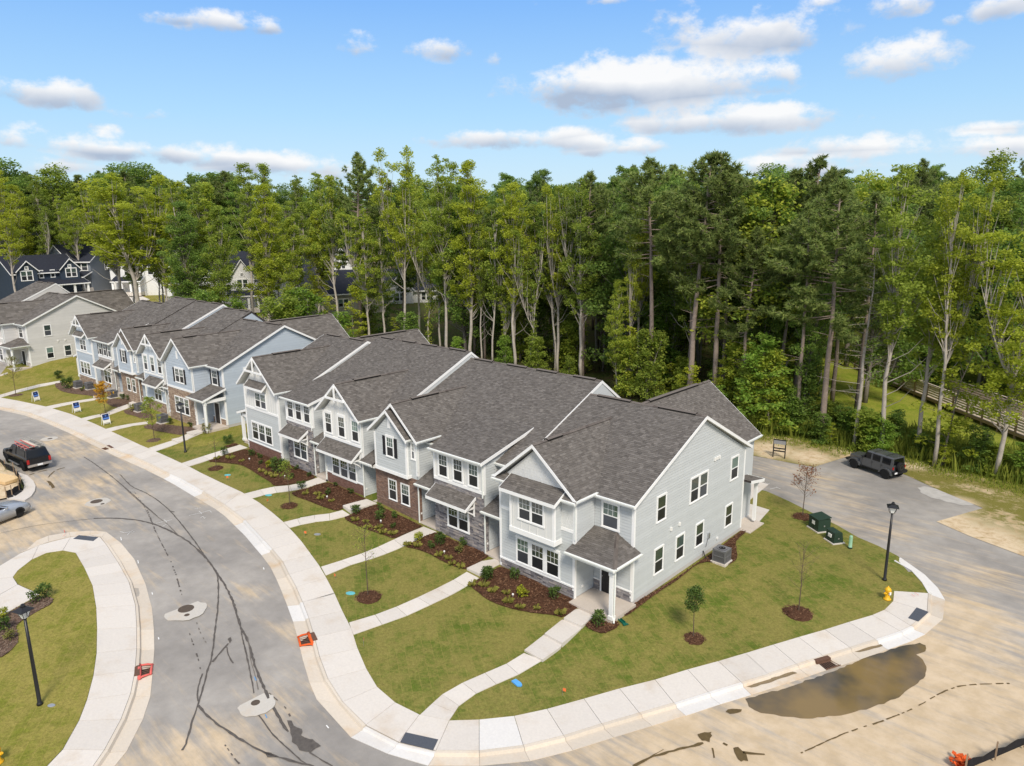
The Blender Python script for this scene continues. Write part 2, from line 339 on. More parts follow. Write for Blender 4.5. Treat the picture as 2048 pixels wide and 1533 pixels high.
M['trim'] = mat('white_trim_paint', (.83, .83, .82), .55, .35, 0, .05, 2.0); M['gutter'] = mat('white_gutter', (.80, .82, .78), .4, .4, 0, .05)
M['soffit'] = mat('white_soffit', (.72, .72, .70), .7, .2, 0, .05)
def siding(name, c): return mat(name, c, .65, .25, 0, .06, 1.2, .035)
M['grey_siding'] = siding('grey_blue_siding', (.52, .545, .55)); M['pale_siding'] = siding('pale_board_siding', (.68, .68, .66)); M['blue_siding'] = siding('blue_siding', (.44, .50, .565))
M['light_grey_siding'] = siding('light_grey_siding', (.60, .59, .575)); M['blue_pale'] = siding('pale_blue_board', (.53, .585, .635)); M['shake'] = siding('pale_shake_siding', (.66, .665, .65))
M['navy_siding'] = siding('navy_siding', (.035, .05, .075)); M['slate_siding'] = siding('slate_grey_siding', (.20, .225, .26)); M['far_white'] = siding('far_white_siding', (.70, .70, .69)); M['far_beige'] = siding('far_beige_siding', (.46, .43, .37))
M['stone'] = mat_mix('ledge_stone', [(.10, .095, .105), (.20, .19, .20), (.33, .31, .31), (.15, .14, .155), (.42, .37, .33), (.26, .245, .25), (.075, .072, .08)], .9, .35, 9., .5, 30.)
M['stone_pale'] = mat_mix('pale_ledge_stone', [(.30, .28, .27), (.45, .41, .38), (.36, .34, .33), (.52, .48, .44)], .9, .3, 9., .5, 30.)
M['mortar'] = mat('mortar', (.22, .205, .195), .95, .1); M['mortar_brick'] = mat('brick_mortar', (.30, .25, .21), .95, .1)
M['brick'] = mat_mix('brown_brick', [(.16, .095, .07), (.22, .135, .10), (.27, .18, .135), (.19, .125, .10), (.145, .10, .085)], .9, .25, 12., .3)
M['brick_tan'] = mat_mix('tan_brick', [(.25, .17, .12), (.34, .25, .18), (.42, .33, .25), (.29, .21, .16), (.20, .14, .11)], .9, .25, 12., .3)
M['brick_red'] = mat_mix('red_brown_brick', [(.15, .075, .058), (.19, .10, .08), (.23, .135, .105), (.13, .075, .06)], .9, .25, 12., .3)
M['shutter'] = mat('black_shutter', (.018, .018, .022), .6, .3); M['door'] = mat('black_door_paint', (.012, .012, .014), .45, .4); M['door_brown'] = mat('dark_brown_door', (.045, .035, .03), .5, .4)
def m_glass(name, c, rough, ior):
    n = NT(name); n.b.inputs['IOR'].default_value = ior
    f = n.math('MULTIPLY', n.math('ADD', .6, n.math('MULTIPLY', n.math('POWER', n.objrand(), 3.0), 3.0 if name.startswith('window') else .0)), n.math('ADD', .75, n.math('MULTIPLY', n.noise(.9, 3.), .5))); return n.done(n.scale_col(c, f), rough, .5)
M['pane'] = m_glass('window_glass', (.048, .072, .062), .03, 1.85); M['screen'] = m_glass('window_screen', (.020, .022, .026), .35, 1.4)  # teal of the upper panes imitates green reflections in the base colour
M['black_metal'] = mat('black_painted_metal', (.012, .012, .013), .4, .5); M['ac'] = mat('condenser_grey', (.17, .17, .18), .5, .4, .2, .08); M['ac_dark'] = mat('condenser_fins_dark', (.045, .046, .05), .6, .3)
M['lamp_glass'] = mat('lamp_glass', (.75, .76, .74), .2, .5); M['xfmr'] = mat('transformer_green', (.022, .045, .030), .55, .3, 0, .15); M['pedestal'] = mat('pale_green_plastic', (.27, .47, .31), .5, .3, 0, .1)
M['hydrant'] = mat('yellow_hydrant_paint', (.72, .40, .012), .45, .4, 0, .1); M['steel'] = mat('galvanised_steel', (.45, .46, .47), .4, .5, .7); M['orange'] = mat('orange_fabric', (.62, .10, .02), .8, .2, 0, .25, 5.)
M['pink'] = mat('faded_red_fabric', (.62, .13, .11), .8, .2, 0, .25, 5.); M['flag'] = mat('orange_flag', (.75, .17, .05), .7, .2); M['white_plastic'] = mat('white_plastic', (.80, .79, .76), .5, .3)
M['wood'] = mat_mix('weathered_boards', [(.46, .385, .30), (.54, .46, .37), (.62, .54, .45), (.40, .33, .25)], .85, .3, 6., .2); M['wood_post'] = mat('brown_timber', (.30, .215, .14), .85, .2, 0, .25, 5.)
M['lumber'] = mat_mix('fresh_lumber', [(.62, .42, .20), (.70, .50, .27), (.55, .37, .18)], .8, .2, 6., .1); M['rust'] = mat('rusty_iron', (.14, .075, .05), .85, .3, .2, .4, 9.)
M['iron'] = mat('cast_iron', (.11, .085, .065), .8, .3, .3, .35, 14.); M['fabric_black'] = mat('black_silt_fabric', (.022, .022, .024), .85, .1, 0, .3, 4.); M['warn'] = mat('dark_tactile_panel', (.085, .095, .115), .8, .2, 0, .3, 25., 0, .9, 90.)
M['teal'] = mat('green_plastic', (.005, .10, .065), .45, .3, 0, .2); M['cyan_paint'] = mat('cyan_lid', (.12, .42, .46), .6, .3, 0, .35, 6.); M['blue_paint'] = mat('blue_bag', (.10, .36, .72), .5, .3, 0, .3, 8.)
M['white_paint'] = mat('white_marking_paint', (.72, .72, .70), .8, .2, 0, .2, 8.); M['red_paint'] = mat('red_marking_paint', (.62, .12, .08), .8, .2, 0, .2, 8.); M['blue_mark'] = mat('blue_marking_paint', (.12, .30, .55), .8, .2, 0, .2)
M['tar'] = mat('wet_track', (.095, .083, .073), .7, .3, 0, .5, 6.); M['mud_wet'] = mat('wet_silt', (.20, .145, .075), .25, .5, 0, .3, 4.); M['tar_faint'] = mat('faint_track', (.155, .138, .120), .8, .2, 0, .5, 6.); M['dust'] = mat('pale_dust', (.43, .41, .38), .9, .1, 0, .3, 2.); M['mud'] = mat('mud_track', (.11, .075, .03), .75, .3, 0, .4, 6.)
M['sign_blue'] = mat('sign_blue', (.015, .035, .13), .5, .4, 0, .1); M['sign_light_blue'] = mat('sign_light_blue', (.10, .22, .62), .5, .4)
M['bark_pine'] = mat('pine_bark', (.27, .215, .18), .95, .1, 0, .45, 3., 0, .8, 9.); M['bark_pale'] = mat('pale_bark', (.40, .36, .31), .95, .1, 0, .4, 2.2, 0, .5, 9.); M['bark_grey'] = mat('grey_bark', (.20, .175, .15), .95, .1, 0, .4, 3., 0, .6, 9.)
M['twig'] = mat('sapling_bark', (.11, .08, .06), .9, .1, 0, .3)
M['needles'] = mat_leaf('pine_needles', (.130, .190, .048), (.31, .365, .105), None, .45, .35)
M['leaf_yellow'] = mat_leaf('yellow_green_leaves', (.28, .35, .030), (.50, .54, .065), (.44, .44, .045), .5, .3)
M['leaf_mid'] = mat_leaf('mid_green_leaves', (.17, .26, .036), (.39, .45, .075), (.42, .44, .060), .5, .45)
M['leaf_dark'] = mat_leaf('dark_green_leaves', (.11, .195, .038), (.26, .36, .070), None, .48, .4)
M['leaf_olive'] = mat_leaf('olive_leaves', (.135, .145, .032), (.235, .225, .060), None, .35, .3)
M['leaf_fresh'] = mat_leaf('fresh_green_leaves', (.14, .26, .035), (.32, .44, .075), None, .5, .3)
M['leaf_orange'] = mat_leaf('orange_autumn_leaves', (.42, .20, .018), (.52, .33, .03), None, .35, .2); M['leaf_rust'] = mat_leaf('rusty_brown_leaves', (.16, .06, .03), (.26, .12, .05), None, .3, .2)
M['leaf_lime'] = mat_leaf('lime_shrub_leaves', (.20, .24, .012), (.42, .42, .03), None, .35, .2); M['leaf_shrub'] = mat_leaf('shrub_leaves', (.045, .085, .016), (.11, .17, .03), None, .3, .3)
M['grass_tuft'] = mat_leaf('striped_grass_blades', (.22, .23, .045), (.42, .38, .10), None, .3, .2); M['weed'] = mat_leaf('tall_weed_blades', (.15, .20, .03), (.34, .37, .06), None, .45, .2)
M['jeep'] = mat('gunmetal_car_paint', (.115, .12, .125), .22, .6, .45, .04); M['black_trim'] = mat('black_plastic_trim', (.018, .018, .019), .6, .3); M['tyre'] = mat('tyre_rubber', (.016, .016, .016), .85, .2); M['rim'] = mat('dark_alloy', (.05, .05, .053), .35, .5, .6)
M['car_glass'] = m_glass('tinted_car_glass', (.008, .009, .010), .04, 1.5); M['red_light'] = mat('red_tail_light', (.35, .012, .012), .2, .5); M['truck'] = mat('black_car_paint', (.010, .011, .014), .22, .6, .2, .04); M['chrome'] = mat('chrome_bumper', (.62, .62, .63), .2, .6, .9)
M['silver'] = mat('silver_car_paint', (.42, .45, .49), .28, .6, .5, .04); M['plate'] = mat('white_number_plate', (.78, .78, .78), .5, .3); M['alu'] = mat('aluminium_ladder', (.52, .49, .43), .5, .4, .5, .2)
def m_water():
    n = NT('muddy_water'); a = n.noise(.22, 4., .55, n.mapped((1, 1, 1), (0, 0, rad(45)))); col = n.mix(n.ramp(a, .38, .62), (.060, .056, .050), (.205, .140, .058)); n.b.inputs['IOR'].default_value = 1.33
    n.bump(n.noise(3., 3.), .04, .01); return n.done(col, .06, .5)
M['water'] = m_water()
# ------------------------------------------------------------------ ground, road, pavements
def near_mask(x, y): return (1 - ss(34.5, 36.5, y)) * ss(-150, -138, x) * (1 - ss(62, 70, x)) * ss(-66, -60, y)
def rng(a, b, s):
    out = []; v = a
    while v < b: out.append(v); v += s
    return out
def ground_sheet():
    xs = rng(-2400, -330, 90) + rng(-330, -140, 10) + rng(-140, 80, 3.0) + rng(80, 330, 12) + rng(330, 2400, 90) + [2400]
    ys = rng(-500, -80, 60) + rng(-80, 120, 3.0) + rng(120, 330, 10) + rng(330, 2900, 90) + [2900]
    vs = [(x, y, T(x, y) - .34 * near_mask(x, y)) for y in ys for x in xs]; n = len(xs)
    fs = [(j * n + i, j * n + i + 1, (j + 1) * n + i + 1, (j + 1) * n + i) for j in range(len(ys) - 1) for i in range(n - 1)]
    me = bpy.data.meshes.new('ground'); me.from_pydata(vs, [], fs); me.update(); me.materials.append(M['ground']); me.polygons.foreach_set('use_smooth', [True] * len(me.polygons))
    link('ground', me, None, None, 'structure')
ground_sheet()
# sand washed over the road: where it lies, in metres
SAND = []
def sand(r, w, *q):
    for a in q: p = W(*a); SAND.append((p.x, p.y, r, w))
sand(5.0, .86, (1700, 1480), (1850, 1440), (1950, 1380), (1980, 1500)); sand(4.2, .8, (1500, 1500), (1400, 1530), (1600, 1450), (1900, 1300)); sand(3.0, .8, (1300, 1490), (1780, 1260), (1930, 1230), (1350, 1450))
sand(2.6, .55, (1200, 1520), (1150, 1500), (1960, 1160), (1830, 1220)); sand(3.5, .75, (60, 1040), (130, 1010), (20, 1075)); sand(3.0, .55, (170, 900), (120, 880), (90, 960), (180, 960)); sand(2.4, .42, (230, 1000), (150, 1060), (60, 900), (250, 930))
sand(2.2, .5, (300, 1520), (360, 1490), (420, 1500)); sand(1.3, .45, (500, 1180), (590, 1250), (420, 1000)); sand(2.5, .40, (1650, 960), (1700, 1000), (1780, 1060), (1590, 950)); sand(2.5, .35, (1880, 1120), (1700, 1050), (1560, 935)); sand(2.0, .35, (560, 1400), (250, 1180))
def sand_at(x, y):
    v = 0.0
    for a, b, r, w in SAND:
        d2 = (x - a) ** 2 + (y - b) ** 2
        if d2 < r * r * 4: v = max(v, w * math.exp(-d2 / (r * r)))
    return v
grid_sheet('road', -136, 60, -58, 34.2, .6, lambda x, y: T(x, y) + road_off(x, y), M['asphalt'], ('sand', sand_at))

# pavement stations: lawn edge, back of kerb, road edge (photo positions, laid on the terrain)
def st(NL, l, NK=None, k=None, NE=None, e=None):
    NK = NK or NL; NE = NE or NK
    return (W2(*NL(l)[0], .03), W2(*NK(k)[0], .03), W2(*NE(e)[0], -.12))
ST = [st(N1, (-230, 440), N1, (-430, 530), N1, (-460, 570)), st(N1, (230, 522), N1, (0, 595), N1, (-40, 632)), st(N1, (600, 600), N1, (370, 668), N1, (320, 712)), st(N1, (900, 690), N1, (650, 772), N1, (590, 808)),
  st(N1, (1200, 812), N1, (950, 897), N1, (880, 935)), st(N1, (1500, 950), N1, (1250, 1040), N1, (1170, 1080)), st(N1, (1800, 1090), N1, (1560, 1180), N1, (1480, 1235)), 
  st(N2, (400, 378), N2, (165, 456), N2, (75, 525)), st(N2, (640, 485), N2, (400, 562), N2, (315, 632)), st(N2, (890, 600), N2, (650, 690), N2, (560, 755)), st(N2, (1030, 675), N2, (795, 756), N2, (695, 828)), st(N2, (1290, 800), N2, (1070, 912), N2, (955, 985)),
  st(N3, (400, 25), N3, (190, 186), N3, (75, 250)), st(N3, (630, 163), N3, (310, 276), N3, (195, 340)), st(N3, (800, 292), N3, (450, 385), N3, (315, 458)), st(N3, (932, 405), N3, (575, 517), N3, (450, 590)), st(N3, (1055, 530), N3, (690, 643), N3, (565, 728)), st(N3, (1165, 652), N3, (800, 760), N3, (660, 838)),
  st(N3, (1295, 828), N3, (930, 915), N3, (770, 985)), st(N3, (1395, 965), N3, (1012, 1080), N3, (850, 1145)), st(N3, (1490, 1130), N3, (1100, 1240), N3, (910, 1285)), st(N3, (1595, 1330), N3, (1182, 1432), N3, (988, 1482)),
  st(N4, (645, 25), N4, (372, 107), N4, (238, 142)), st(N4, (716, 183), N4, (425, 248), N4, (288, 278)), st(N4, (795, 338), N4, (474, 412), N4, (328, 425)), st(N4, (848, 508), N4, (518, 582), N4, (375, 620)), st(N4, (925, 686), N4, (592, 776), N4, (430, 805)), st(N4, (1018, 842), N4, (718, 973), N4, (492, 952)),
  st(N4, (1175, 977), N4, (920, 1172), N4, (790, 1282)), st(N4, (1385, 1082), N4, (1205, 1318), N4, (1105, 1422)), st(N5, (505, 722), N5, (370, 1028), N5, (290, 1187)), st(N5, (811, 713), N5, (811, 1030), N5, (815, 1188)), st(N5, (1170, 676), N5, (1262, 975), N5, (1330, 1140)),
  st(N5, (1505, 604), N5, (1675, 875), N5, (1770, 1030)), st(N6, (140, 848), N6, (320, 1100), N6, (440, 1242)), st(N6, (500, 745), N6, (700, 990), N6, (830, 1125)), st(N6, (860, 655), N6, (1050, 889), N6, (1170, 1022)), st(N6, (1190, 552), N6, (1398, 780), N6, (1520, 906)), st(N6, (1500, 468), N6, (1732, 680), N6, (1835, 811)),
  st(N6, (1780, 385), N6, (2010, 598), N6, (2110, 722)), st(N7, (50, 1055), N7, (260, 1245), N7, (350, 1366)), st(N7, (310, 975), N7, (525, 1155), N7, (640, 1270)), st(N7, (545, 905), N7, (770, 1078), N7, (880, 1188)), st(N7, (790, 835), N7, (1020, 1000), N7, (1120, 1115)), st(N7, (1010, 765), N7, (1260, 925), N7, (1375, 1023)),
  st(N7, (1230, 700), N7, (1490, 848), N7, (1600, 943)), st(N7, (1345, 650), N7, (1590, 800), N7, (1725, 880)), st(N7, (1425, 570), N7, (1742, 668), N7, (1888, 745)), st(N7, (1434, 476), N7, (1753, 496), N7, (1908, 575))]
TIP = [(W2(*N7((1753, 496))[0]), W2(*N7((1908, 575))[0], -.1)), (W2(*N7((1690, 395))[0]), W2(*N7((1840, 462))[0], -.1)), (W2(*N7((1590, 285))[0]), W2(*N7((1715, 335))[0], -.1)), (W2(*N7((1432, 198))[0]), W2(*N7((1492, 178))[0], -.1))]
SA = [st(N8, l=l, k=k, e=e) for l, k, e in (((470, 205), (662, 155), (752, 145)), ((525, 300), (735, 265), (835, 245)), ((575, 410), (802, 385), (905, 400)), ((598, 550), (842, 530), (945, 550)), ((603, 680), (850, 668), (957, 682)), ((600, 830), (850, 800), (960, 808)),
  ((580, 970), (840, 938), (950, 942)), ((540, 1120), (812, 1080), (935, 1098)), ((490, 1250), (752, 1240), (890, 1238)), ((390, 1428), (648, 1432), (788, 1440)), ((290, 1533), (578, 1533), (712, 1533)), ((100, 1760), (430, 1740), (560, 1740)))]
def lerp2(a, b, t): return (a[0] + (b[0] - a[0]) * t, a[1] + (b[1] - a[1]) * t)
def dist2(a, b): return math.hypot(a[0] - b[0], a[1] - b[1])
def top(p, off): return (p[0], p[1], T(p[0], p[1]) + off)
def slab_obj(pts, off, name, m, parent, th=.13):
    c = (sum(p[0] for p in pts) / len(pts), sum(p[1] for p in pts) / len(pts)); g = .015
    q = []
    for p in pts:
        d = dist2(p, c); k = 1 - g / max(d, .1); q.append((c[0] + (p[0] - c[0]) * k, c[1] + (p[1] - c[1]) * k))
    mb = MB(); mb.prism([top(p, off - th) for p in q], (0, 0, th)); return mb.build(name, m, parent, fixn=True)
NEW = {29, 31, 32}
def pavement(name, S, new=()):
    bed = MB()
    for i in range(len(S) - 1): bed.poly([top(S[i][0], -.012), top(S[i + 1][0], -.012), top(S[i + 1][1], -.012), top(S[i][1], -.012)])
    root = bed.build(name, M['joint'], None, kind='structure')
    for i in range(len(S) - 1):
        a, b = S[i], S[i + 1]; n = max(1, round(.5 * (dist2(a[0], b[0]) + dist2(a[1], b[1])) / 1.75))
        for k in range(n):
            t0, t1 = k / n, (k + 1) / n
            slab_obj([lerp2(a[1], b[1], t0), lerp2(a[1], b[1], t1), lerp2(a[0], b[0], t1), lerp2(a[0], b[0], t0)], .03, 'slab', M['concrete_new'] if i in new else M['concrete'], root)
    return root
pavement('sidewalk', ST, {31})
def kerb_piece(parent, a, b, m, flat=False):
    """a, b: (back of kerb, road edge) at the two ends; one poured length of kerb with its gutter pan."""
    mb = MB(); rows = []
    for K, E in (a, b):
        d = Vector((E[0] - K[0], E[1] - K[1])); ln = d.length; d /= ln; zr = T(E[0], E[1]) + road_off(*E); zk = T(K[0], K[1])
        def P(s, o, r=0):
            x, y = K[0] + d.x * s, K[1] + d.y * s; return (x, y, T(x, y) + o + (road_off(x, y) if r else 0))
        h = .03 if not flat else -.03
        rows.append([P(0.008, -.3), P(0.008, h), P(min(.15, ln * .25), h - .005), P(min(.21, ln * .33), .016, 1), P(ln * .55, .018, 1), P(ln, .022, 1), P(ln, -.2, 1)])
    ax = Vector((b[0][0] - a[0][0], b[0][1] - a[0][1])); g = ax.normalized() * .008
    rows[0] = [(p[0] + g.x, p[1] + g.y, p[2]) for p in rows[0]]; rows[1] = [(p[0] - g.x, p[1] - g.y, p[2]) for p in rows[1]]
    n = len(rows[0])
    for i in range(n - 1): mb.poly([rows[0][i], rows[0][i + 1], rows[1][i + 1], rows[1][i]])
    mb.poly(rows[0][::-1]); mb.poly(rows[1]); return mb.build('kerb_segment', m, parent, fixn=True)
def kerb(name, KE, joints, newset=()):
    bed = MB()
    for i in range(len(KE) - 1): bed.poly([top(KE[i][0], -.16), top(KE[i + 1][0], -.16), top(KE[i + 1][1], -.16), top(KE[i][1], -.16)])
    root = bed.build(name, M['joint'], None, kind='structure')
    for i in range(len(KE) - 1):
        a, b = KE[i], KE[i + 1]; n = max(1, round(dist2(a[0], b[0]) / 2.9))
        for k in range(n):
            t0, t1 = k / n, (k + 1) / n
            kerb_piece(root, (lerp2(a[0], b[0], t0), lerp2(a[1], b[1], t0)), (lerp2(a[0], b[0], t1), lerp2(a[1], b[1], t1)), M['concrete_new'] if i in newset else M['curb'], i in (28, 29))
    return root
kerb('kerb', [(s[1], s[2]) for s in ST] + TIP[1:], None, {9, 10, 14, 15, 16, 22, 28, 29, 36, 37, 44, 45, 48, 49, 50})
LEFTARC = [(W2(*N8((130, 205))[0]), W2(*N8((228, 128))[0], -.1)), (W2(*N8((300, 140))[0]), W2(*N8((300, 98))[0], -.1)), (W2(*N8((440, 105))[0]), W2(*N8((430, 76))[0], -.1)), (W2(*N8((560, 95))[0]), W2(*N8((560, 67))[0], -.1)), (W2(*N8((625, 108))[0]), W2(*N8((660, 74))[0], -.1))]
kerb('kerb', LEFTARC + [(s[1], s[2]) for s in SA], None)
pl = pavement('sidewalk', SA)
def px_slab(parent, N, pts, off=.03, m='concrete', name='slab'): return slab_obj([W2(*p, off) for p in N(*pts)], off, name, M[m], parent)
px_slab(pl, N8, [(470, 205), (662, 155), (625, 110), (560, 97), (440, 107), (390, 190)]); px_slab(pl, N8, [(390, 190), (440, 107), (300, 142), (240, 160), (200, 245), (290, 205)])
px_slab(pl, N8, [(200, 245), (240, 160), (130, 207), (0, 285), (-160, 385), (80, 355), (110, 315)])
drv = MB().build('driveway', M['joint'], None, kind='structure')
px_slab(drv, N8, [(80, 355), (-160, 387), (-200, 480), (-30, 480), (110, 402)]); px_slab(drv, N8, [(110, 402), (-30, 482), (-80, 640), (20, 590), (190, 495), (248, 462), (160, 425)])
# shallow gravel strip and side road edge at far left
# ------------------------------------------------------------------ lawns, beds
LAWN = [lerp2(s[0], s[1], .35) for s in ST]
RIGHT_EDGE = [W2(*p) for p in N7((1570, 300), (1480, 200), (1485, 170))] + [W2(*p) for p in NA((1255, 800), (1130, 735), (1000, 680), (870, 605), (760, 550), (640, 490), (560, 450), (490, 418), (420, 388))]
tipk = [lerp2(t[0], t[1], .2) for t in TIP[:3]]
lawn_pts = LAWN + tipk + RIGHT_EDGE + [(-3.0, 21.4), (-3.0, 16), (-46, 16), (-90, 16), (-135, 16)]
drape('lawn', lawn_pts, 0.0, M['lawn'], .9)
drape('lawn', [W2(*p) for p in N8((470, 207), (525, 300), (575, 410), (598, 550), (603, 680), (600, 830), (580, 970), (540, 1120), (490, 1250), (390, 1428), (290, 1533), (100, 1760), (-700, 1900), (-500, 800), (-150, 600), (20, 590), (190, 495), (246, 460), (160, 425), (110, 400), (82, 357), (110, 315), (200, 245), (290, 205), (390, 190))], .012, M['lawn_far'], .8)
# drier, yellower turf in front of the far row
drape('lawn', [lerp2(ST[i][0], ST[i][1], .2) for i in range(0, 8)] + [W2(*p) for p in N2((700, 380), (1100, 330), (1400, 250), (1640, 160))] + [(-46, 12), (-90, 12), (-134, 10)], .014, M['lawn_far'], .9)
drape('meadow', [W2(*p) for p in NA((340, 20), (700, 30), (1200, 90), (1500, 130), (2048, 270), (2500, 380))] + [(75, 60), (60, 110), (-12, 112), (-28, 66), (-18, 38)], .03, M['meadow'], 2.0)
def bare_at(x, y):
    v = 0
    for q, r in (((1880, 1040), 3.2), ((1960, 1080), 4.), ((2040, 1120), 4.), ((1545, 900), 2.6), ((1620, 915), 2.4), ((1700, 905), 1.8), ((1830, 930), 1.6), ((1920, 1005), 1.4)):
        p = BARE[q]; v = max(v, math.exp(-((x - p.x) ** 2 + (y - p.y) ** 2) / (r * r)))
    return v
BARE = {q: W(*q) for q in ((1880, 1040), (1960, 1080), (2040, 1120), (1545, 900), (1620, 915), (1700, 905), (1830, 930), (1920, 1005))}
drape('sandy_verge', [W2(*p) for p in NA((300, 155), (550, 205), (720, 235), (930, 170), (1130, 225), (1300, 285), (1520, 385), (1790, 495), (1495, 580), (1700, 670), (2048, 800), (2400, 920), (2700, 900), (2500, 400), (2048, 290), (1500, 160), (1290, 170), (920, 110), (500, 40), (300, 20))], lambda x, y: .004, M['verge'], .8, attr=('bare', bare_at))
drape('far_street', [W2(*p) for p in ((120, 575), (150, 566), (210, 574), (262, 584), (300, 600), (240, 612), (190, 600))], .06, M['concrete'], 4.0)
drape('far_lawn', [W2(*p) for p in ((70, 600), (100, 560), (210, 560), (330, 590), (330, 640), (60, 640))], .03, M['lawn_far'], 5.0)
drape('far_lawn', [W2(*p) for p in ((1290, 590), (1480, 590), (1720, 610), (1720, 640), (1290, 640))], .04, M['lawn_far'], 5.0)
def chips(name, pts, n, m, off, parent=None, size=.05):
    """Loose bark chips scattered inside an outline."""
    xs = [p[0] for p in pts]; ys = [p[1] for p in pts]; mb = MB(); k = 0; tries = 0
    while k < n and tries < n * 12:
        tries += 1; x = RND.uniform(min(xs), max(xs)); y = RND.uniform(min(ys), max(ys)); c = False; j = len(pts) - 1
        for i in range(len(pts)):
            if (pts[i][1] > y) != (pts[j][1] > y) and x < (pts[j][0] - pts[i][0]) * (y - pts[i][1]) / (pts[j][1] - pts[i][1]) + pts[i][0]: c = not c
            j = i
        if not c: continue
        k += 1; a = RND.uniform(0, 6.28); s1 = RND.uniform(.5, 1.6) * size; s2 = s1 * RND.uniform(.25, .6); t = RND.uniform(-.02, .02); z = T(x, y) + off + RND.uniform(.0, .03)
        u = (math.cos(a) * s1, math.sin(a) * s1); v = (-math.sin(a) * s2, math.cos(a) * s2)
        mb.poly([(x - u[0] - v[0], y - u[1] - v[1], z - t), (x + u[0] - v[0], y + u[1] - v[1], z + t), (x + u[0] + v[0], y + u[1] + v[1], z + t + .012), (x - u[0] + v[0], y - u[1] + v[1], z - t + .012)])
    return mb.build(name, m, parent, kind='stuff')
def bed(N, pts, n=1500, old=False):
    q = [W2(*p, .05) for p in N(*pts)]
    # soften the outline
    r = []
    for i in range(len(q)):
        a, b = q[i], q[(i + 1) % len(q)]; r += [lerp2(a, b, .2), lerp2(a, b, .8)]
    b = drape('mulch_bed', r, lambda x, y: .05 + .03 * noise.noise((x * 1.5, y * 1.5, 0)), M['mulch_old' if old else 'mulch_bed'], .5)
    chips('mulch_chips', r, n, M['mulch_chip_old' if old else 'mulch'], .05, b)
bed(NW, [(690, 300), (760, 330), (1100, 470), (1300, 570), (1525, 665), (1605, 740), (1405, 885), (1280, 850), (1060, 830), (850, 790), (680, 740), (540, 680), (440, 600), (345, 525), (370, 500), (480, 420), (600, 345)], 2600)
bed(NW, [(1765, 830), (1850, 850), (1975, 905), (2035, 950), (2010, 1000), (1850, 1070), (1720, 1020), (1640, 970), (1740, 890)], 500)
bed(NZ, [(20, 1500), (90, 1420), (250, 1325), (430, 1215), (640, 1065), (690, 1035), (790, 955), (900, 870), (925, 885), (880, 925), (840, 965), (862, 1090), (765, 1145), (655, 1105), (560, 1125), (430, 1235), (250, 1350), (60, 1500)], 1500)
bed(NV, [(1395, 640), (1500, 690), (1640, 750), (1890, 840), (1950, 878), (1705, 1018), (1620, 1000), (1450, 930), (1330, 860), (1200, 810), (1065, 785), (1170, 730), (1300, 665)], 1900)
bed(NV, [(785, 350), (840, 380), (1000, 455), (1200, 550), (1260, 578), (1100, 642), (960, 705), (850, 660), (700, 615), (560, 560), (440, 490), (525, 455), (600, 415)], 1900)
bed(NU, [(1500, 535), (1560, 550), (1700, 610), (1880, 695), (1900, 708), (1665, 800), (1600, 830), (1450, 780), (1300, 720), (1180, 680), (1130, 640), (1290, 600), (1400, 560)], 1900)
bed(NU, [(690, 190), (800, 235), (1000, 320), (1110, 350), (1250, 400), (1405, 485), (1270, 528), (1120, 560), (960, 575), (920, 530), (800, 460), (720, 405), (620, 355), (450, 335), (262, 322), (430, 270), (500, 245)], 2400)
bed(NU, [(440, 172), (570, 135), (600, 155), (490, 182)], 250)
bed(N2, [(320, 60), (480, 45), (760, 80), (1000, 105), (1015, 128), (850, 182), (740, 190), (600, 165), (400, 130)], 900, True)
bed(N1, [(1640, 560), (1760, 505), (1520, 495), (1400, 495), (1340, 540), (1420, 590), (1500, 610)], 500, True); bed(N1, [(1890, 830), (1830, 850), (1860, 880), (2000, 890), (2100, 900), (2100, 820)], 300, True)
bed(N1, [(700, 300), (800, 290), (930, 345), (1100, 375), (1240, 385), (1380, 400), (1230, 470), (1100, 450), (900, 430), (780, 400), (710, 350)], 700, True); bed(N1, [(1570, 640), (1760, 620), (1900, 660), (1990, 760), (1850, 765), (1700, 710), (1600, 690)], 400, True)
bed(N8, [(15, 600), (100, 548), (190, 500), (250, 478), (330, 482), (325, 520), (240, 562), (130, 630), (95, 660), (120, 750), (60, 820), (0, 858), (-200, 900), (-200, 720)], 1500, True)
# ------------------------------------------------------------------ front walks: concrete slabs with risers
def walk(left, right, flat=0):
    """left/right: matching edge points from the house to the pavement (metres)."""
    root = MB().build('front_path', M['joint'], None, kind='structure')
    for i in range(len(left) - 1):
        if left[i] is None or left[i + 1] is None: continue
        n = max(1, round(dist2(left[i], left[i + 1]) / 1.9))
        for k in range(n):
            t0, t1 = k / n, (k + 1) / n; slab_obj([lerp2(left[i], left[i + 1], t0), lerp2(left[i], left[i + 1], t1), lerp2(right[i], right[i + 1], t1), lerp2(right[i], right[i + 1], t0)], .035, 'slab', M['concrete'], root)
    return root
def step_slab(root, pts, z, m='concrete'):
    mb = MB(); mb.prism([(p[0], p[1], z - .6) for p in pts], (0, 0, .6)); return mb.build('step', M[m], root, fixn=True)
def Q(N, *p): return [W2(*a, .04) for a in N(*p)]
w1 = walk(Q(N5, (1270, 30), (1090, 140), (870, 235), (640, 335), (430, 455), (330, 545), (205, 662)), Q(N5, (1460, 105), (1215, 250), (985, 350), (780, 445), (605, 572), (560, 640), (505, 722)))
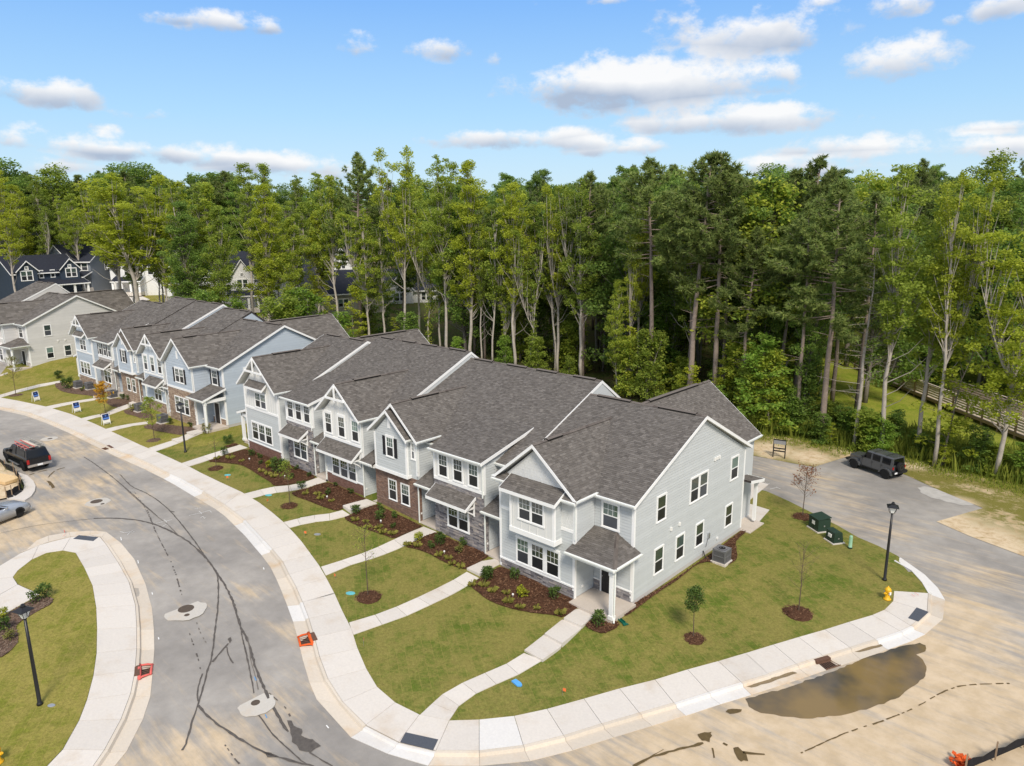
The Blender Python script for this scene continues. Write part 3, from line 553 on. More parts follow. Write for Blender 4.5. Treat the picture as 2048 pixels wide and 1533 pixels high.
for pts, z in (([(1608, 735), (1772, 788), (1740, 870), (1610, 978), (1405, 885)], -.16), ([(1405, 890), (1608, 985), (1600, 1010), (1390, 1172), (1190, 1062)], -.30), ([(1190, 1070), (1385, 1185), (1370, 1215), (1165, 1360), (958, 1250)], -.44)):
    step_slab(w1, [tuple(W(*q, 0)[:2]) if False else (lambda p: (p.x, p.y))(CAM + ray(*q) * ((z - CAM.z) / ray(*q).z)) for q in NW(*pts)], z)
w2 = walk(Q(NV, (1705, 1040), (1570, 1122), (1390, 1213), (1200, 1303), (985, 1397)) + Q(N4, (1000, 215), (772, 283)), Q(NV, (1830, 1105), (1690, 1195), (1530, 1285), (1330, 1380), (1090, 1490)) + Q(N4, (1060, 300), (810, 388)))
step_slab(w2, Q(NV, (1948, 880), (2044, 905), (2044, 960), (1835, 1085), (1705, 1020)), T(-8.6, -3.4) + .17)
walk(Q(NV, (1262, 578), (1100, 645), (960, 710), (795, 787), (640, 850), (420, 925), (213, 990)), Q(NV, (1397, 632), (1270, 687), (1050, 785), (890, 852), (740, 905), (520, 970), (262, 1078)))
w4 = walk(Q(NV, (435, 410), (300, 445), (150, 462), (0, 488)) + Q(NU, (1370, 877), (1200, 907), (1058, 942)), Q(NV, (518, 463), (305, 515), (145, 530), (0, 560)) + Q(NU, (1380, 940), (1230, 970), (1120, 1000)))
step_slab(w4, Q(NU, (1905, 705), (2010, 752), (1745, 855), (1665, 795)), T(-23.2, -3.3) + .17)
walk(Q(NU, (1412, 485), (1270, 535), (1120, 565), (960, 580), (820, 610), (655, 652)), Q(NU, (1500, 527), (1290, 592), (1140, 622), (990, 640), (860, 665), (735, 700)))
walk(Q(NU, (612, 150), (430, 207), (230, 270), (10, 342)), Q(NU, (692, 182), (490, 240), (300, 305), (95, 372)))
w7 = walk(Q(N2, (1020, 130), (850, 182), (660, 265), (362, 360)), Q(N2, (1062, 166), (945, 215), (745, 300), (450, 402)))
step_slab(w7, Q(N2, (1020, 120), (1062, 160), (945, 210), (850, 176)), T(-53, -3) + .18); step_slab(w7, Q(N2, (850, 195), (940, 225), (745, 296), (660, 258)), T(-52.6, -4.5) + .11)
walk(Q(N1, (1890, 785), (1640, 820), (1470, 852), (1350, 882)), Q(N1, (1898, 815), (1700, 842), (1550, 877), (1420, 914)))
w9 = walk(Q(N1, (1740, 520), (1640, 562), (1500, 610), (1340, 680), (1180, 712), (1038, 746)), Q(N1, (1830, 540), (1650, 612), (1560, 645), (1410, 700), (1240, 735), (1108, 773)))
step_slab(w9, Q(N1, (1745, 515), (1835, 535), (1740, 575), (1645, 555)), T(-64, -3) + .18); step_slab(w9, Q(N1, (1500, 602), (1640, 560), (1655, 605), (1560, 640)), T(-64, -4.2) + .1)
w10 = walk(Q(N1, (1190, 492), (960, 525), (760, 560), (580, 597)), Q(N1, (1222, 512), (1000, 547), (800, 590), (658, 623)))
step_slab(w10, Q(N1, (1190, 470), (1265, 462), (1275, 500), (1222, 512), (1195, 495)), T(-72, -4) + .17)
walk(Q(N1, (770, 265), (500, 312), (200, 387), (-80, 470)), Q(N1, (790, 285), (500, 347), (200, 425), (-80, 510))); walk(Q(N1, (95, 160), (0, 190), (-100, 215)), Q(N1, (105, 172), (0, 212), (-100, 240)))
# rear patio and walk of the end house
rp = MB().build('patio', M['joint'], None, kind='structure')
slab_obj([(-1.7, 13.35), (.75, 13.35), (.75, 15.6), (-1.7, 15.6)], .06, 'slab', M['porch_slab'], rp)
slab_obj([(-1.9, 15.65), (0.35, 15.65), (.0, 18.2), (-2.2, 18.2)], .03, 'slab', M['concrete'], rp); slab_obj([(-6.2, 18.3), (-1.8, 18.3), (-2.2, 23.0), (-6.6, 23.0)], .03, 'slab', M['concrete'], rp)
# tactile panels
def panel(N, pts, off=.036):
    mb = MB(); q = [W2(*p, off) for p in N(*pts)]; mb.prism([top(p, off - .03) for p in q], (0, 0, .035))
    # raised domes
    a, b, c, d = [Vector(p) for p in q]
    for i in range(9):
        for j in range(5):
            u, v = (i + .5) / 9, (j + .5) / 5; p = a * (1 - u) * (1 - v) + b * u * (1 - v) + c * u * v + d * (1 - u) * v; mb.lathe([(.035, 0), (.022, .008)], 5, (p.x, p.y, T(p.x, p.y) + off + .005))
    return mb
for N, pts, lab in ((N4, [(1265, 1238), (1548, 1300), (1505, 1390), (1218, 1320)], 'dark blue-grey tactile paving panel at the near pavement corner'), (N7, [(1645, 630), (1757, 672), (1660, 760), (1565, 728)], 'dark tactile paving panel near the yellow hydrant, worn pale at one corner'),
                    (N8, [(490, 96), (612, 108), (580, 132), (455, 118)], 'dark tactile paving panel at the left kerb corner beside the red mark')):
    tag(panel(N, pts).build('tactile_panel', M['warn']), lab, 'tactile paving', 'tactile panels at the kerb ramps')
# ------------------------------------------------------------------ building kit
def V(*a): return Vector(a)
def clip_poly(sub, cl):
    """Sutherland-Hodgman: convex clip, 2-D, cl counter-clockwise."""
    out = sub; n = len(cl)
    for i in range(n):
        a, b = cl[i], cl[(i + 1) % n]; inp = out; out = []
        if not inp: break
        ex, ey = b[0] - a[0], b[1] - a[1]; prev = inp[-1]; dp = ex * (prev[1] - a[1]) - ey * (prev[0] - a[0])
        for c in inp:
            dc = ex * (c[1] - a[1]) - ey * (c[0] - a[0])
            if dc >= 0:
                if dp < 0: t = dp / (dp - dc); out.append((prev[0] + (c[0] - prev[0]) * t, prev[1] + (c[1] - prev[1]) * t))
                out.append(c)
            elif dp >= 0: t = dp / (dp - dc); out.append((prev[0] + (c[0] - prev[0]) * t, prev[1] + (c[1] - prev[1]) * t))
            prev, dp = c, dc
    return out
def ccw(p):
    a = sum(p[i][0] * p[(i + 1) % len(p)][1] - p[(i + 1) % len(p)][0] * p[i][1] for i in range(len(p))); return p if a > 0 else p[::-1]
def FR(x, y, rz): return Matrix.Translation((x, y, 0)) @ Matrix.Rotation(rad(rz), 4, 'Z')     # wall frame: local x along the wall, -y outwards
def front(y): return FR(0, y, 0)
def right(x): return FR(x, 0, 90)      # faces +x, s = y
def left(x): return FR(x, 0, -90)      # faces -x, s = -y
def rect(a, b, z0, z1): return [(a, z0), (b, z0), (b, z1), (a, z1)]
LOD = [1.0]
def lap(root, F, poly, m, exp=.175, name='siding'):
    mb = MB(); poly = ccw(poly); z0 = min(p[1] for p in poly); z1 = max(p[1] for p in poly); xs = [p[0] for p in poly]; a, b = min(xs) - 1, max(xs) + 1; exp *= LOD[0]; n = max(1, int((z1 - z0) / exp + .5)); e = (z1 - z0) / n
    for i in range(n):
        q = clip_poly([(a, z0 + i * e), (b, z0 + i * e), (b, z0 + (i + 1) * e), (a, z0 + (i + 1) * e)], poly)
        if len(q) < 3: continue
        d = lambda z: .022 - (z - z0 - i * e) / e * .012
        zc = z0 + i * e + e * (1 - .016 / e if e > .05 else 1); face = clip_poly(q, [(a, z0 + i * e - .01), (b, z0 + i * e - .01), (b, zc), (a, zc)])
        if len(face) >= 3: mb.poly([F @ V(s, -d(z), z) for s, z in face])
        groove = clip_poly(q, [(a, zc), (b, zc), (b, zc + 1), (a, zc + 1)])      # the shadow gap under the board above
        if len(groove) >= 3:
            mb.poly([F @ V(s, .012, z) for s, z in groove]); hi = sorted(p for p in groove if abs(p[1] - zc) < 1e-4)
            if len(hi) >= 2: mb.poly([F @ V(hi[0][0], -d(zc), zc), F @ V(hi[-1][0], -d(zc), zc), F @ V(hi[-1][0], .012, zc), F @ V(hi[0][0], .012, zc)])
        lo = [p for p in q if abs(p[1] - z0 - i * e) < 1e-4]
        if len(lo) == 2:
            (s0, z), (s1, _) = sorted(lo); mb.poly([F @ V(s0, .012, z), F @ V(s1, .012, z), F @ V(s1, -.022, z), F @ V(s0, -.022, z)])
    return mb.build(name, m, root, kind='stuff')
def masonry(root, F, poly, m, mort, row=(.09, .17), ln=(.22, .62), dep=(.028, .062), gap=.010, name='stone_veneer', back=.022):
    mb = MB(); poly = ccw(poly); z0 = min(p[1] for p in poly); z1 = max(p[1] for p in poly); xs = [p[0] for p in poly]; a, b = min(xs), max(xs); z = z0; k = 0
    bk = MB(); bk.poly([F @ V(s, -back, zz) for s, zz in poly]); bk.build(name + '_backing', mort, root)
    while z < z1 - .02:
        h = min(RND.uniform(*row) * LOD[0], z1 - z); s = a - RND.uniform(0, ln[0]) if row[0] != row[1] else a - (ln[0] / 2 if k % 2 else 0); k += 1
        while s < b:
            l = RND.uniform(*ln) * LOD[0]; q = clip_poly([(s, z), (s + l - gap, z), (s + l - gap, z + h - gap), (s, z + h - gap)], poly); d = RND.uniform(*dep); s += l
            if len(q) < 3: continue
            t = RND.uniform(-.004, .004); o = [F @ V(u, -d - t * (i % 2), w) for i, (u, w) in enumerate(q)]; inn = [F @ V(u, -back, w) for u, w in q]; mb.poly(o)
            for i in range(len(q)): j = (i + 1) % len(q); mb.poly([inn[i], inn[j], o[j], o[i]])
        z += h
    return mb.build(name, m, root, kind='stuff')
def brickwork(root, F, poly, m): return masonry(root, F, poly, m, M['mortar_brick'], (.078, .078), (.215, .215), (.034, .038), .010, 'brickwork', .028)
def shakes(root, F, poly, m): return masonry(root, F, poly, m, m, (.18, .18), (.10, .24), (.012, .026), .006, 'shake_siding', .006)
def batten(root, F, poly, m, pitch=.38):
    mb = MB(); poly = ccw(poly); mb.poly([F @ V(s, -.010, z) for s, z in poly]); xs = [p[0] for p in poly]; z0 = min(p[1] for p in poly) - 1; z1 = max(p[1] for p in poly) + 1; s = min(xs) + .12
    while s < max(xs):
        q = clip_poly([(s, z0), (s + .055, z0), (s + .055, z1), (s, z1)], poly); s += pitch
        if len(q) >= 3: mb.prism([F @ V(a, -.010, z) for a, z in q], F.to_3x3() @ V(0, -.020, 0))
    return mb.build('board_and_batten', m, root, kind='stuff')
def fbox(root, F, s0, s1, z0, z1, d0, d1, name, m):
    mb = MB(); mb.prism([F @ V(s0, -d0, z0), F @ V(s1, -d0, z0), F @ V(s1, -d0, z1), F @ V(s0, -d0, z1)], F.to_3x3() @ V(0, -(d1 - d0), 0)); return mb.build(name, M[m] if isinstance(m, str) else m, root, fixn=True)
def bx(root, x0, x1, y0, y1, z0, z1, name, m):
    mb = MB(); mb.box(x0, x1, y0, y1, z0, z1); return mb.build(name, M[m] if isinstance(m, str) else m, root, fixn=True)
def board(root, p, q, h, t, out, name='rake_board', m='trim', drop=0.0):
    p, q, out = Vector(p), Vector(q), Vector(out); p.z -= drop; q.z -= drop; mb = MB(); mb.prism([p, q, q - V(0, 0, h), p - V(0, 0, h)], out * t); return mb.build(name, M[m], root, fixn=True)
def shingles(root, pts, m, row=.145, wid=(.17, .34), name='shingles', lift=.0):
    pts = [Vector(p) for p in pts]; n = (pts[1] - pts[0]).cross(pts[2] - pts[0]).normalized()
    if n.z < 0: n = -n
    U = V(0, 0, 1).cross(n); U = U.normalized() if U.length > 1e-4 else V(1, 0, 0); Vv = n.cross(U); O = pts[0]
    if Vv.z < 0: Vv = -Vv; U = -U
    poly = ccw([((p - O).dot(U), (p - O).dot(Vv)) for p in pts]); vmin = min(p[1] for p in poly); vmax = max(p[1] for p in poly); umin = min(p[0] for p in poly); umax = max(p[0] for p in poly)
    edges = [(poly[i], poly[(i + 1) % len(poly)]) for i in range(len(poly))]
    inside = lambda p: all((b[0] - a[0]) * (p[1] - a[1]) - (b[1] - a[1]) * (p[0] - a[0]) >= -1e-6 for a, b in edges)
    mb = MB(); v = vmin; row *= LOD[0]
    while v < vmax:
        u = umin - RND.uniform(0, .3)
        while u < umax:
            w = RND.uniform(*wid) * LOD[0]; q = [(u, v), (u + w, v), (u + w, v + row), (u, v + row)]; u += w; full = True
            if not all(inside(p) for p in q):
                q = clip_poly(q, poly); full = False
                if len(q) < 3: continue
            hi = .012 + (.010 if RND.random() < .5 else 0.0) + lift
            P = lambda p: O + U * p[0] + Vv * p[1] + n * (hi - (p[1] - v) / row * (hi - lift - .003))
            mb.poly([P(p) for p in q])
            if full: mb.poly([O + U * q[0][0] + Vv * v + n * (lift - .004), O + U * q[1][0] + Vv * v + n * (lift - .004), P(q[1]), P(q[0])])
        v += row
    return mb.build(name, m, root, kind='stuff')
def roof(root, pts, rakes=(), eaves=(), name='roof', th=.15, m='shingle', gutter=True):
    """One roof slope. rakes/eaves: (i, j, outward direction) edges that get a white board or a fascia with a gutter."""
    pts = [Vector(p) for p in pts]; mb = MB(); k = len(pts); mb.poly([tuple(p) for p in ccw3(pts)], 0); mb.prism([p - V(0, 0, .006) for p in pts], (0, 0, -th), 1, 0); r = mb.build(name, [M['roof_deck'] if m == 'shingle' else M[m], M['soffit']], root, fixn=False)
    if m == 'shingle': shingles(r, pts, M['shingle'])
    for i, j, out in rakes: board(root, pts[i], pts[j], .21, .03, out, 'rake_board', 'trim', -.012)
    for i, j, out in eaves:
        board(root, pts[i], pts[j], .2, .025, out, 'fascia', 'trim', .01)
        if gutter:
            a, b, o = pts[i], pts[j], Vector(out); mb = MB(); mb.prism([a + o * .026 - V(0, 0, .015), a + o * .135 - V(0, 0, .015), a + o * .12 - V(0, 0, .10), a + o * .06 - V(0, 0, .13), a + o * .026 - V(0, 0, .13)], b - a); mb.build('gutter', M['gutter'], root, fixn=True)
    return r
def ccw3(p):
    n = (Vector(p[1]) - Vector(p[0])).cross(Vector(p[2]) - Vector(p[0])); return p if n.z > 0 else p[::-1]
def ridge_cap(root, a, b, vents=()):
    a, b = Vector(a), Vector(b); d = (b - a); L = d.length; d.normalize(); s = d.cross(V(0, 0, 1)).normalized(); mb = MB(); n = max(1, int(L / .30)); sl = .45
    for i in range(n):
        p = a + d * (L * i / n); q = a + d * (L * (i + 1) / n + .02); h = V(0, 0, .035 + .006 * (i % 2)); lo = V(0, 0, -.14 * sl + .03)
        mb.poly([p + h, q + h, q + s * .14 + lo, p + s * .14 + lo]); mb.poly([q + h, p + h, p - s * .14 + lo, q - s * .14 + lo])
    mb.build('ridge_cap', M['ridge'], root, kind='stuff')
    for t0, t1 in vents:
        p = a + d * (L * t0); q = a + d * (L * t1); mb = MB(); mb.prism([p + s * .17 + V(0, 0, -.05), p + s * .17 + V(0, 0, .035), p + V(0, 0, .095), p - s * .17 + V(0, 0, .035), p - s * .17 + V(0, 0, -.05)], q - p, 0); v = mb.build('ridge_vent', M['vent_dark'], root, fixn=True)
        mb = MB(); mb.poly([p + s * .18 + V(0, 0, .04), q + s * .18 + V(0, 0, .04), q + V(0, 0, .10), p + V(0, 0, .10)]); mb.poly([p + V(0, 0, .10), q + V(0, 0, .10), q - s * .18 + V(0, 0, .04), p - s * .18 + V(0, 0, .04)]); mb.build('ridge_cap', M['ridge'], v)
WIN = {}
def window(root, F, s0, s1, z0, z1, n=1, grid=True, d=.012, mull=.10, head=.13, side=.09, sill=.09, name='window'):
    """Casing as the part; sash with muntins and two panes per opening as its sub-parts."""
    w, h = s1 - s0, z1 - z0; key = (round(w, 2), round(h, 2), n, grid, mull, head, side, sill)
    if key not in WIN:
        mb = MB(); D = .052; B = lambda a, b, c, e, dd, mi=0: mb.box(a, b, -dd, 0, c, e, mi)
        B(0, w, h - head, h, D + .012); B(-.02 if sill > .05 else 0, w + (.02 if sill > .05 else 0), 0, sill, D + .012); B(0, side, sill, h - head, D); B(w - side, w, sill, h - head, D)
        gw = (w - 2 * side - (n - 1) * mull) / n; sash = MB(); panes = []; gh = h - head - sill
        for i in range(n):
            x0 = side + i * (gw + mull); x1 = x0 + gw; zm = sill + gh * .5
            if i: B(x0 - mull, x0, sill, h - head, D - .004)
            t = .042
            for (a, b, c, e, dd) in ((x0, x1, sill, sill + t, .034), (x0, x1, h - head - t, h - head, .042), (x0, x1, zm - .03, zm + .03, .044), (x0, x0 + t, sill + t, h - head - t, .040), (x1 - t, x1, sill + t, h - head - t, .040)): sash.box(a, b, -dd, -.005, c, e)
            if grid:
                for g in (1, 2): xx = x0 + t + (gw - 2 * t) * g / 3; sash.box(xx - .011, xx + .011, -.037, -.02, zm + .03, h - head - t)
                zz = zm + .03 + (h - head - t - zm - .03) * .5; sash.box(x0 + t, x1 - t, -.036, -.02, zz - .011, zz + .011)
            for up in (1, 0):
                p = MB(); za, zb = (zm + .03, h - head - t) if up else (sill + t, zm - .03); y = -.032 if up else -.027; p.poly([(x0 + t, y, za), (x1 - t, y, za), (x1 - t, y, zb), (x0 + t, y, zb)]); panes.append((p.mesh('pane', M['pane' if up else 'screen']), up))
        WIN[key] = (mb.mesh('window', M['trim']), sash.mesh('sash', M['trim']), panes)
    a, b, ps = WIN[key]; o = link(name, a, root, F @ Matrix.Translation((s0, -d, z0))); link('sash', b, o)
    for p, up in ps: link('pane', p, o)
    return o
def shutter(root, F, s0, s1, z0, z1, d=.026):
    mb = MB(); mb.prism([F @ V(s0, -d, z0), F @ V(s1, -d, z0), F @ V(s1, -d, z1), F @ V(s0, -d, z1)], F.to_3x3() @ V(0, -.03, 0))
    n = 3
    for i in range(n): a = s0 + (s1 - s0) * (i + .12) / n; b = s0 + (s1 - s0) * (i + .88) / n; mb.prism([F @ V(a, -d - .03, z0 + .02), F @ V(b, -d - .03, z0 + .02), F @ V(b, -d - .03, z1 - .02), F @ V(a, -d - .03, z1 - .02)], F.to_3x3() @ V(0, -.012, 0))
    for z in (z0 + .12, z1 - .2): mb.prism([F @ V(s0 + .01, -d - .042, z), F @ V(s1 - .01, -d - .042, z), F @ V(s1 - .01, -d - .042, z + .08), F @ V(s0 + .01, -d - .042, z + .08)], F.to_3x3() @ V(0, -.012, 0))
    return mb.build('shutter', M['shutter'], root, fixn=True)
def corner(root, x, y, z0, z1, sx, sy, w=.13):
    """White corner board wrapping an outside corner; sx, sy: which way is out."""
    mb = MB(); mb.box(x - w if sx > 0 else x - .036, x + .036 if sx > 0 else x + w, y - .036 if sy < 0 else y, y if sy < 0 else y + .036, z0, z1); mb.box(x if sx > 0 else x - .034, x + .034 if sx > 0 else x, y if sy < 0 else y - w, y + w if sy < 0 else y, z0, z1); return mb.build('corner_board', M['trim'], root)
def downspout(root, x, y, z0, z1, wy=0.0, boot=True):
    mb = MB(); mb.box(x - .04, x + .04, y - .09, y - .03, z0 + .35, z1 - .25); mb.tube([(x, y - .06, z1 - .24), (x, y - .15, z1 - .12), (x, y - .30, z1)], .042, 6); o = mb.build('downspout', M['gutter'], root)
    if boot: b = MB(); b.box(x - .055, x + .055, y - .11, y - .01, z0, z0 + .36); b.build('downspout_boot', M['black_trim'], o)
def gable(root, xl, xr, ze, xa, za, yf, plane, wall_y=None, truss=False, vents=((.25, .6),), gut=True):
    """Cross gable facing the street that dies into the main slope; plane = (y0, z0, k)."""
    y0, e0, k = plane; ye = lambda z: y0 + (z - e0) / k; yb = max(ye(ze), yf + .3)
    roof(root, [(xl, yf, ze), (xl, yb, ze), (xa, ye(za), za), (xa, yf, za)], [(0, 3, (0, -1, 0))], [(0, 1, (-1, 0, 0))] if gut else ())
    roof(root, [(xr, yf, ze), (xa, yf, za), (xa, ye(za), za), (xr, yb, ze)], [(0, 1, (0, -1, 0))], [(0, 3, (1, 0, 0))] if gut else ())
    ridge_cap(root, (xa, yf, za), (xa, ye(za) - .1, za), vents)
    if truss:
        t = MB(); zt = za - (za - ze) * .46; hw = (xr - xa) * .46; Y = yf - .005; t.box(xa - hw + .1, xa + hw - .1, Y - .09, Y, zt - .16, zt); t.box(xa - .07, xa + .07, Y - .085, Y + .0, zt - .30, za - .2); t.build('gable_truss', M['trim'], root)
def awning(root, x0, x1, yw, zt, yf, ze, brackets=True):
    """Small shed roof over a window, on brackets."""
    roof(root, [(x0, yf, ze), (x1, yf, ze), (x1, yw, zt), (x0, yw, zt)], [(1, 2, (1, 0, 0)), (0, 3, (-1, 0, 0))], [(0, 1, (0, -1, 0))], 'awning_roof', .09, gutter=False)
    if brackets:
        for x in (x0 + .12, x1 - .12):
            mb = MB(); mb.box(x - .05, x + .05, yw - .09, yw - .02, ze - .75, zt - .25); mb.prism([(x - .05, yf + .06, ze - .10), (x - .05, yw - .08, ze - .10), (x - .05, yw - .08, ze - .2), (x - .05, yf + .06, ze - .18)], (.10, 0, 0)); mb.prism([(x - .04, yf + .12, ze - .18), (x - .04, yf + .22, ze - .18), (x - .04, yw - .08, ze - .58), (x - .04, yw - .08, ze - .7)], (.08, 0, 0)); mb.build('bracket', M['trim'], root, fixn=True)
def main_roof(root, x0, x1, plane, yr, yb=13.75, zb=5.95, rakeL=False, rakeR=False, eave=True, vents=((.08, .38), (.62, .92)), yf=-.42):
    y0, e0, k = plane; z = lambda y: e0 + k * (y - y0); zr = z(yr)
    roof(root, [(x0, yf, z(yf)), (x1, yf, z(yf)), (x1, yr, zr), (x0, yr, zr)], ([(1, 2, (1, 0, 0))] if rakeR else []) + ([(0, 3, (-1, 0, 0))] if rakeL else []), [(0, 1, (0, -1, 0))] if eave else ())
    roof(root, [(x1, yb, zb), (x0, yb, zb), (x0, yr, zr), (x1, yr, zr)], ([(0, 3, (1, 0, 0))] if rakeR else []) + ([(1, 2, (-1, 0, 0))] if rakeL else []), [(0, 1, (0, 1, 0))])
    ridge_cap(root, (x0, yr, zr), (x1, yr, zr), vents)
    return zr
def core(root, x0, x1, plane, yr, zr, m, yb=13.4, zb=5.9, z0=-1.4):
    y0, e0, k = plane; mb = MB(); mb.prism([(x0, .03, z0), (x0, yb, z0), (x0, yb, zb - .1), (x0, yr, zr - .22), (x0, .03, e0 + k * (.03 - y0) - .22)], (x1 - x0, 0, 0)); return mb.build('wall', m, root, fixn=True)
def bay_core(root, x0, x1, yf, zt, m, y1=.2, z0=-1.4): return bx(root, x0 + .02, x1 - .02, yf + .03, y1, z0, zt, 'wall', m)
def door(root, F, s0, s1, z0, h, m='door', d=.0):
    mb = MB(); D = .055; w = s1 - s0
    mb.box(0, .10, -D, 0, 0, h + .12); mb.box(w - .10, w, -D, 0, 0, h + .12); mb.box(.10, w - .10, -D, 0, h, h + .12); o = mb.build('door_frame', M['trim'], root, M=F @ Matrix.Translation((s0, -d, z0)))
    p = MB(); p.box(.10, w - .10, -.03, -.005, .02, h)
    for r in range(3):
        for c in range(2): a = .17 + c * (w - .34) / 2; p.box(a, a + (w - .34) / 2 - .06, -.038, -.03, .18 + r * .64, .70 + r * .64)
    dl = p.build('door', M[m], o); kn = MB(); kn.lathe([(.0, 0), (.03, .01), (.035, .04), (.02, .06)], 8, (.17, -.095, 1.0), 0, 'y'); kn.build('handle', M['steel'], dl)
def rear_wing(root, x0, x1, y1, xa, za, ze, plane_back, m):
    """Garage wing at the back with its own ridge running away from the street."""
    bx(root, x0 + .35, x1 - .35, 13.2, y1 - .3, -1.2, ze - .05, 'wall', m); mb = MB(); mb.prism([(x0 + .4, y1 - .36, ze - .1), (x1 - .4, y1 - .36, ze - .1), (xa, y1 - .36, za - .3)], (0, .05, 0)); mb.build('gable_wall', m, root, fixn=True)
    yr, zr, yb, zb = plane_back; yy = lambda z: yr + (zr - z) / (zr - zb) * (yb - yr)
    roof(root, [(x1, y1, ze), (x1, yy(ze) - .2, ze), (xa, yy(za) + .05, za), (xa, y1, za)], [(0, 3, (0, 1, 0))], [(0, 1, (1, 0, 0))]); roof(root, [(x0, yy(ze) - .2, ze), (x0, y1, ze), (xa, y1, za), (xa, yy(za) + .05, za)], [(1, 2, (0, 1, 0))], [(0, 1, (-1, 0, 0))])
    ridge_cap(root, (xa, yy(za) + .1, za), (xa, y1, za), ((.1, .8),))

# ------------------------------------------------------------------ the house types (local x = 0 at the right party line, z = 0 at the floor)
def house(label, x, y, z, rz, group): return thing('townhouse', label, 'townhouse', (x, y, z), rz, group)
def entry(root, xb, yb, th, wall_m, door_m='door'):
    """Recessed entrance to the right of a bay whose right side is at xb: slab, side wall, shed roof, beam, door."""
    bx(root, xb + .03, 0, yb - .12, 1.4, -.7, .0, 'porch_slab', 'porch_slab')
    lap(root, right(xb), rect(yb + .05, 1.35, .02, 2.75), wall_m); bx(root, xb, 0, 1.35, 1.5, 0, 2.9, 'entry_wall', wall_m)
    bx(root, xb, 0, yb, 1.5, 2.85, 2.9, 'porch_ceiling', 'soffit'); door(root, front(1.35), xb + .35, xb + 1.35, 0, 2.05, door_m)
    roof(root, [(xb - .02, yb - .30, 2.92), (.0, yb - .30, 2.92), (.0, .02, 3.62), (xb - .02, .02, 3.62)], (), [(0, 1, (0, -1, 0))], 'porch_roof', .1)
    bx(root, xb + .02, -.01, yb - .1, yb + .06, 2.60, 2.86, 'porch_beam', 'trim')
    fbox(root, right(xb), yb + .1, yb + .22, .5, .62, .02, .06, 'outlet_cover', 'white_plastic')
    lap(root, front(0), rect(xb, 0, 3.45, 5.75), wall_m)
def bay_sides(root, xl, xr, yf, z0, z1, m, lo=True, rl=True):
    lap(root, right(xr), rect(yf, 0, z0, z1), m)
    if rl: lap(root, left(xl), rect(0, -yf, z0, z1), m)
def stone_or(root, F, poly, kind, th):
    if kind == 'stone': masonry(root, F, poly, th['stone'], M['mortar'])
    else: brickwork(root, F, poly, th[kind])

def house_triple(root, w, th, plane, yr, bayw, hz, shut=False, rakeR=False, rakeL=False, yf=-1.45):
    """Flat-eaved bay with a row of three windows over ledge stone and an awning."""
    xl, xr = -w, -w + bayw; F = front(yf); ec = hz
    core(root, -w, 0, plane, yr, plane[1] + plane[2] * (yr - plane[0]), th['sid']); bay_core(root, xl, xr, yf, ec - .25, th['sid'])
    zr = main_roof(root, -w, 0, plane, yr, rakeR=rakeR, rakeL=rakeL)
    y0, e0, k = plane; ym = 3.0; zm = e0 + k * (ym - y0)
    roof(root, [(xl - .02, yf - .45, ec), (xr + .22, yf - .45, ec), (xr + .22, ym, zm + .02), (xl - .02, ym, zm + .02)], [(1, 2, (1, 0, 0))], [(0, 1, (0, -1, 0))])
    mb = MB(); mb.prism([(xr - .03, yf + .05, ec - .3), (xr - .03, .3, ec - .3), (xr - .03, 2.6, zm - .3), (xr - .03, .3, ec + .1)], (.02, 0, 0)); mb.build('gable_wall', th['sid'], root, fixn=True)
    tri = MB(); lap(root, right(xr), [(yf, 3.0), (.0, 3.0), (2.6, 6.3), (2.6, zm - .2), (yf, ec - .2)], th['sid'])
    batten(root, F, rect(xl + .1, xr - .1, 4.05, ec - .25), th['pale'], .34)
    fbox(root, F, xl, xr, ec - .38, ec - .16, .0, .04, 'frieze_board', 'trim'); fbox(root, F, xl, xr, 3.86, 4.06, .0, .065, 'belt_board', 'trim')
    corner(root, xr, yf, 3.86, ec - .2, 1, -1); corner(root, xl, yf, 3.86, ec - .2, -1, -1)
    ww = 1.0; gap = (bayw - 3 * ww) / 4
    for i in range(3):
        s = xl + gap * (i + 1) + ww * i; window(root, F, s, s + ww, 4.12, 5.82, 1)
        if shut: shutter(root, F, s - .26, s - .02, 4.2, 5.72); shutter(root, F, s + ww + .02, s + ww + .26, 4.2, 5.72)
    masonry(root, F, rect(xl + .01, xr - .01, -.1, 3.86), th['stone'], M['mortar'])
    masonry(root, right(xr), rect(yf, yf + .3, -.1, 2.85), th['stone'], M['mortar'], ln=(.15, .3))
    fbox(root, F, xl, xr, -.9, -.1, .0, .02, 'foundation', 'foundation')
    cx = (xl + xr) / 2 - .05; window(root, F, cx - 1.05, cx + 1.05, .82, 2.55, 2, True, .045, .10, .11, .11)
    awning(root, xl + .12, xr - .75, yf - .03, 3.55, yf - .95, 2.95)
    entry(root, xr, yf, th, th['sid']); downspout(root, xr + .12, yf - .05, -.45, 2.9); downspout(root, xr - .06, yf - .03, 3.3, ec - .1, 0, False)
    return zr
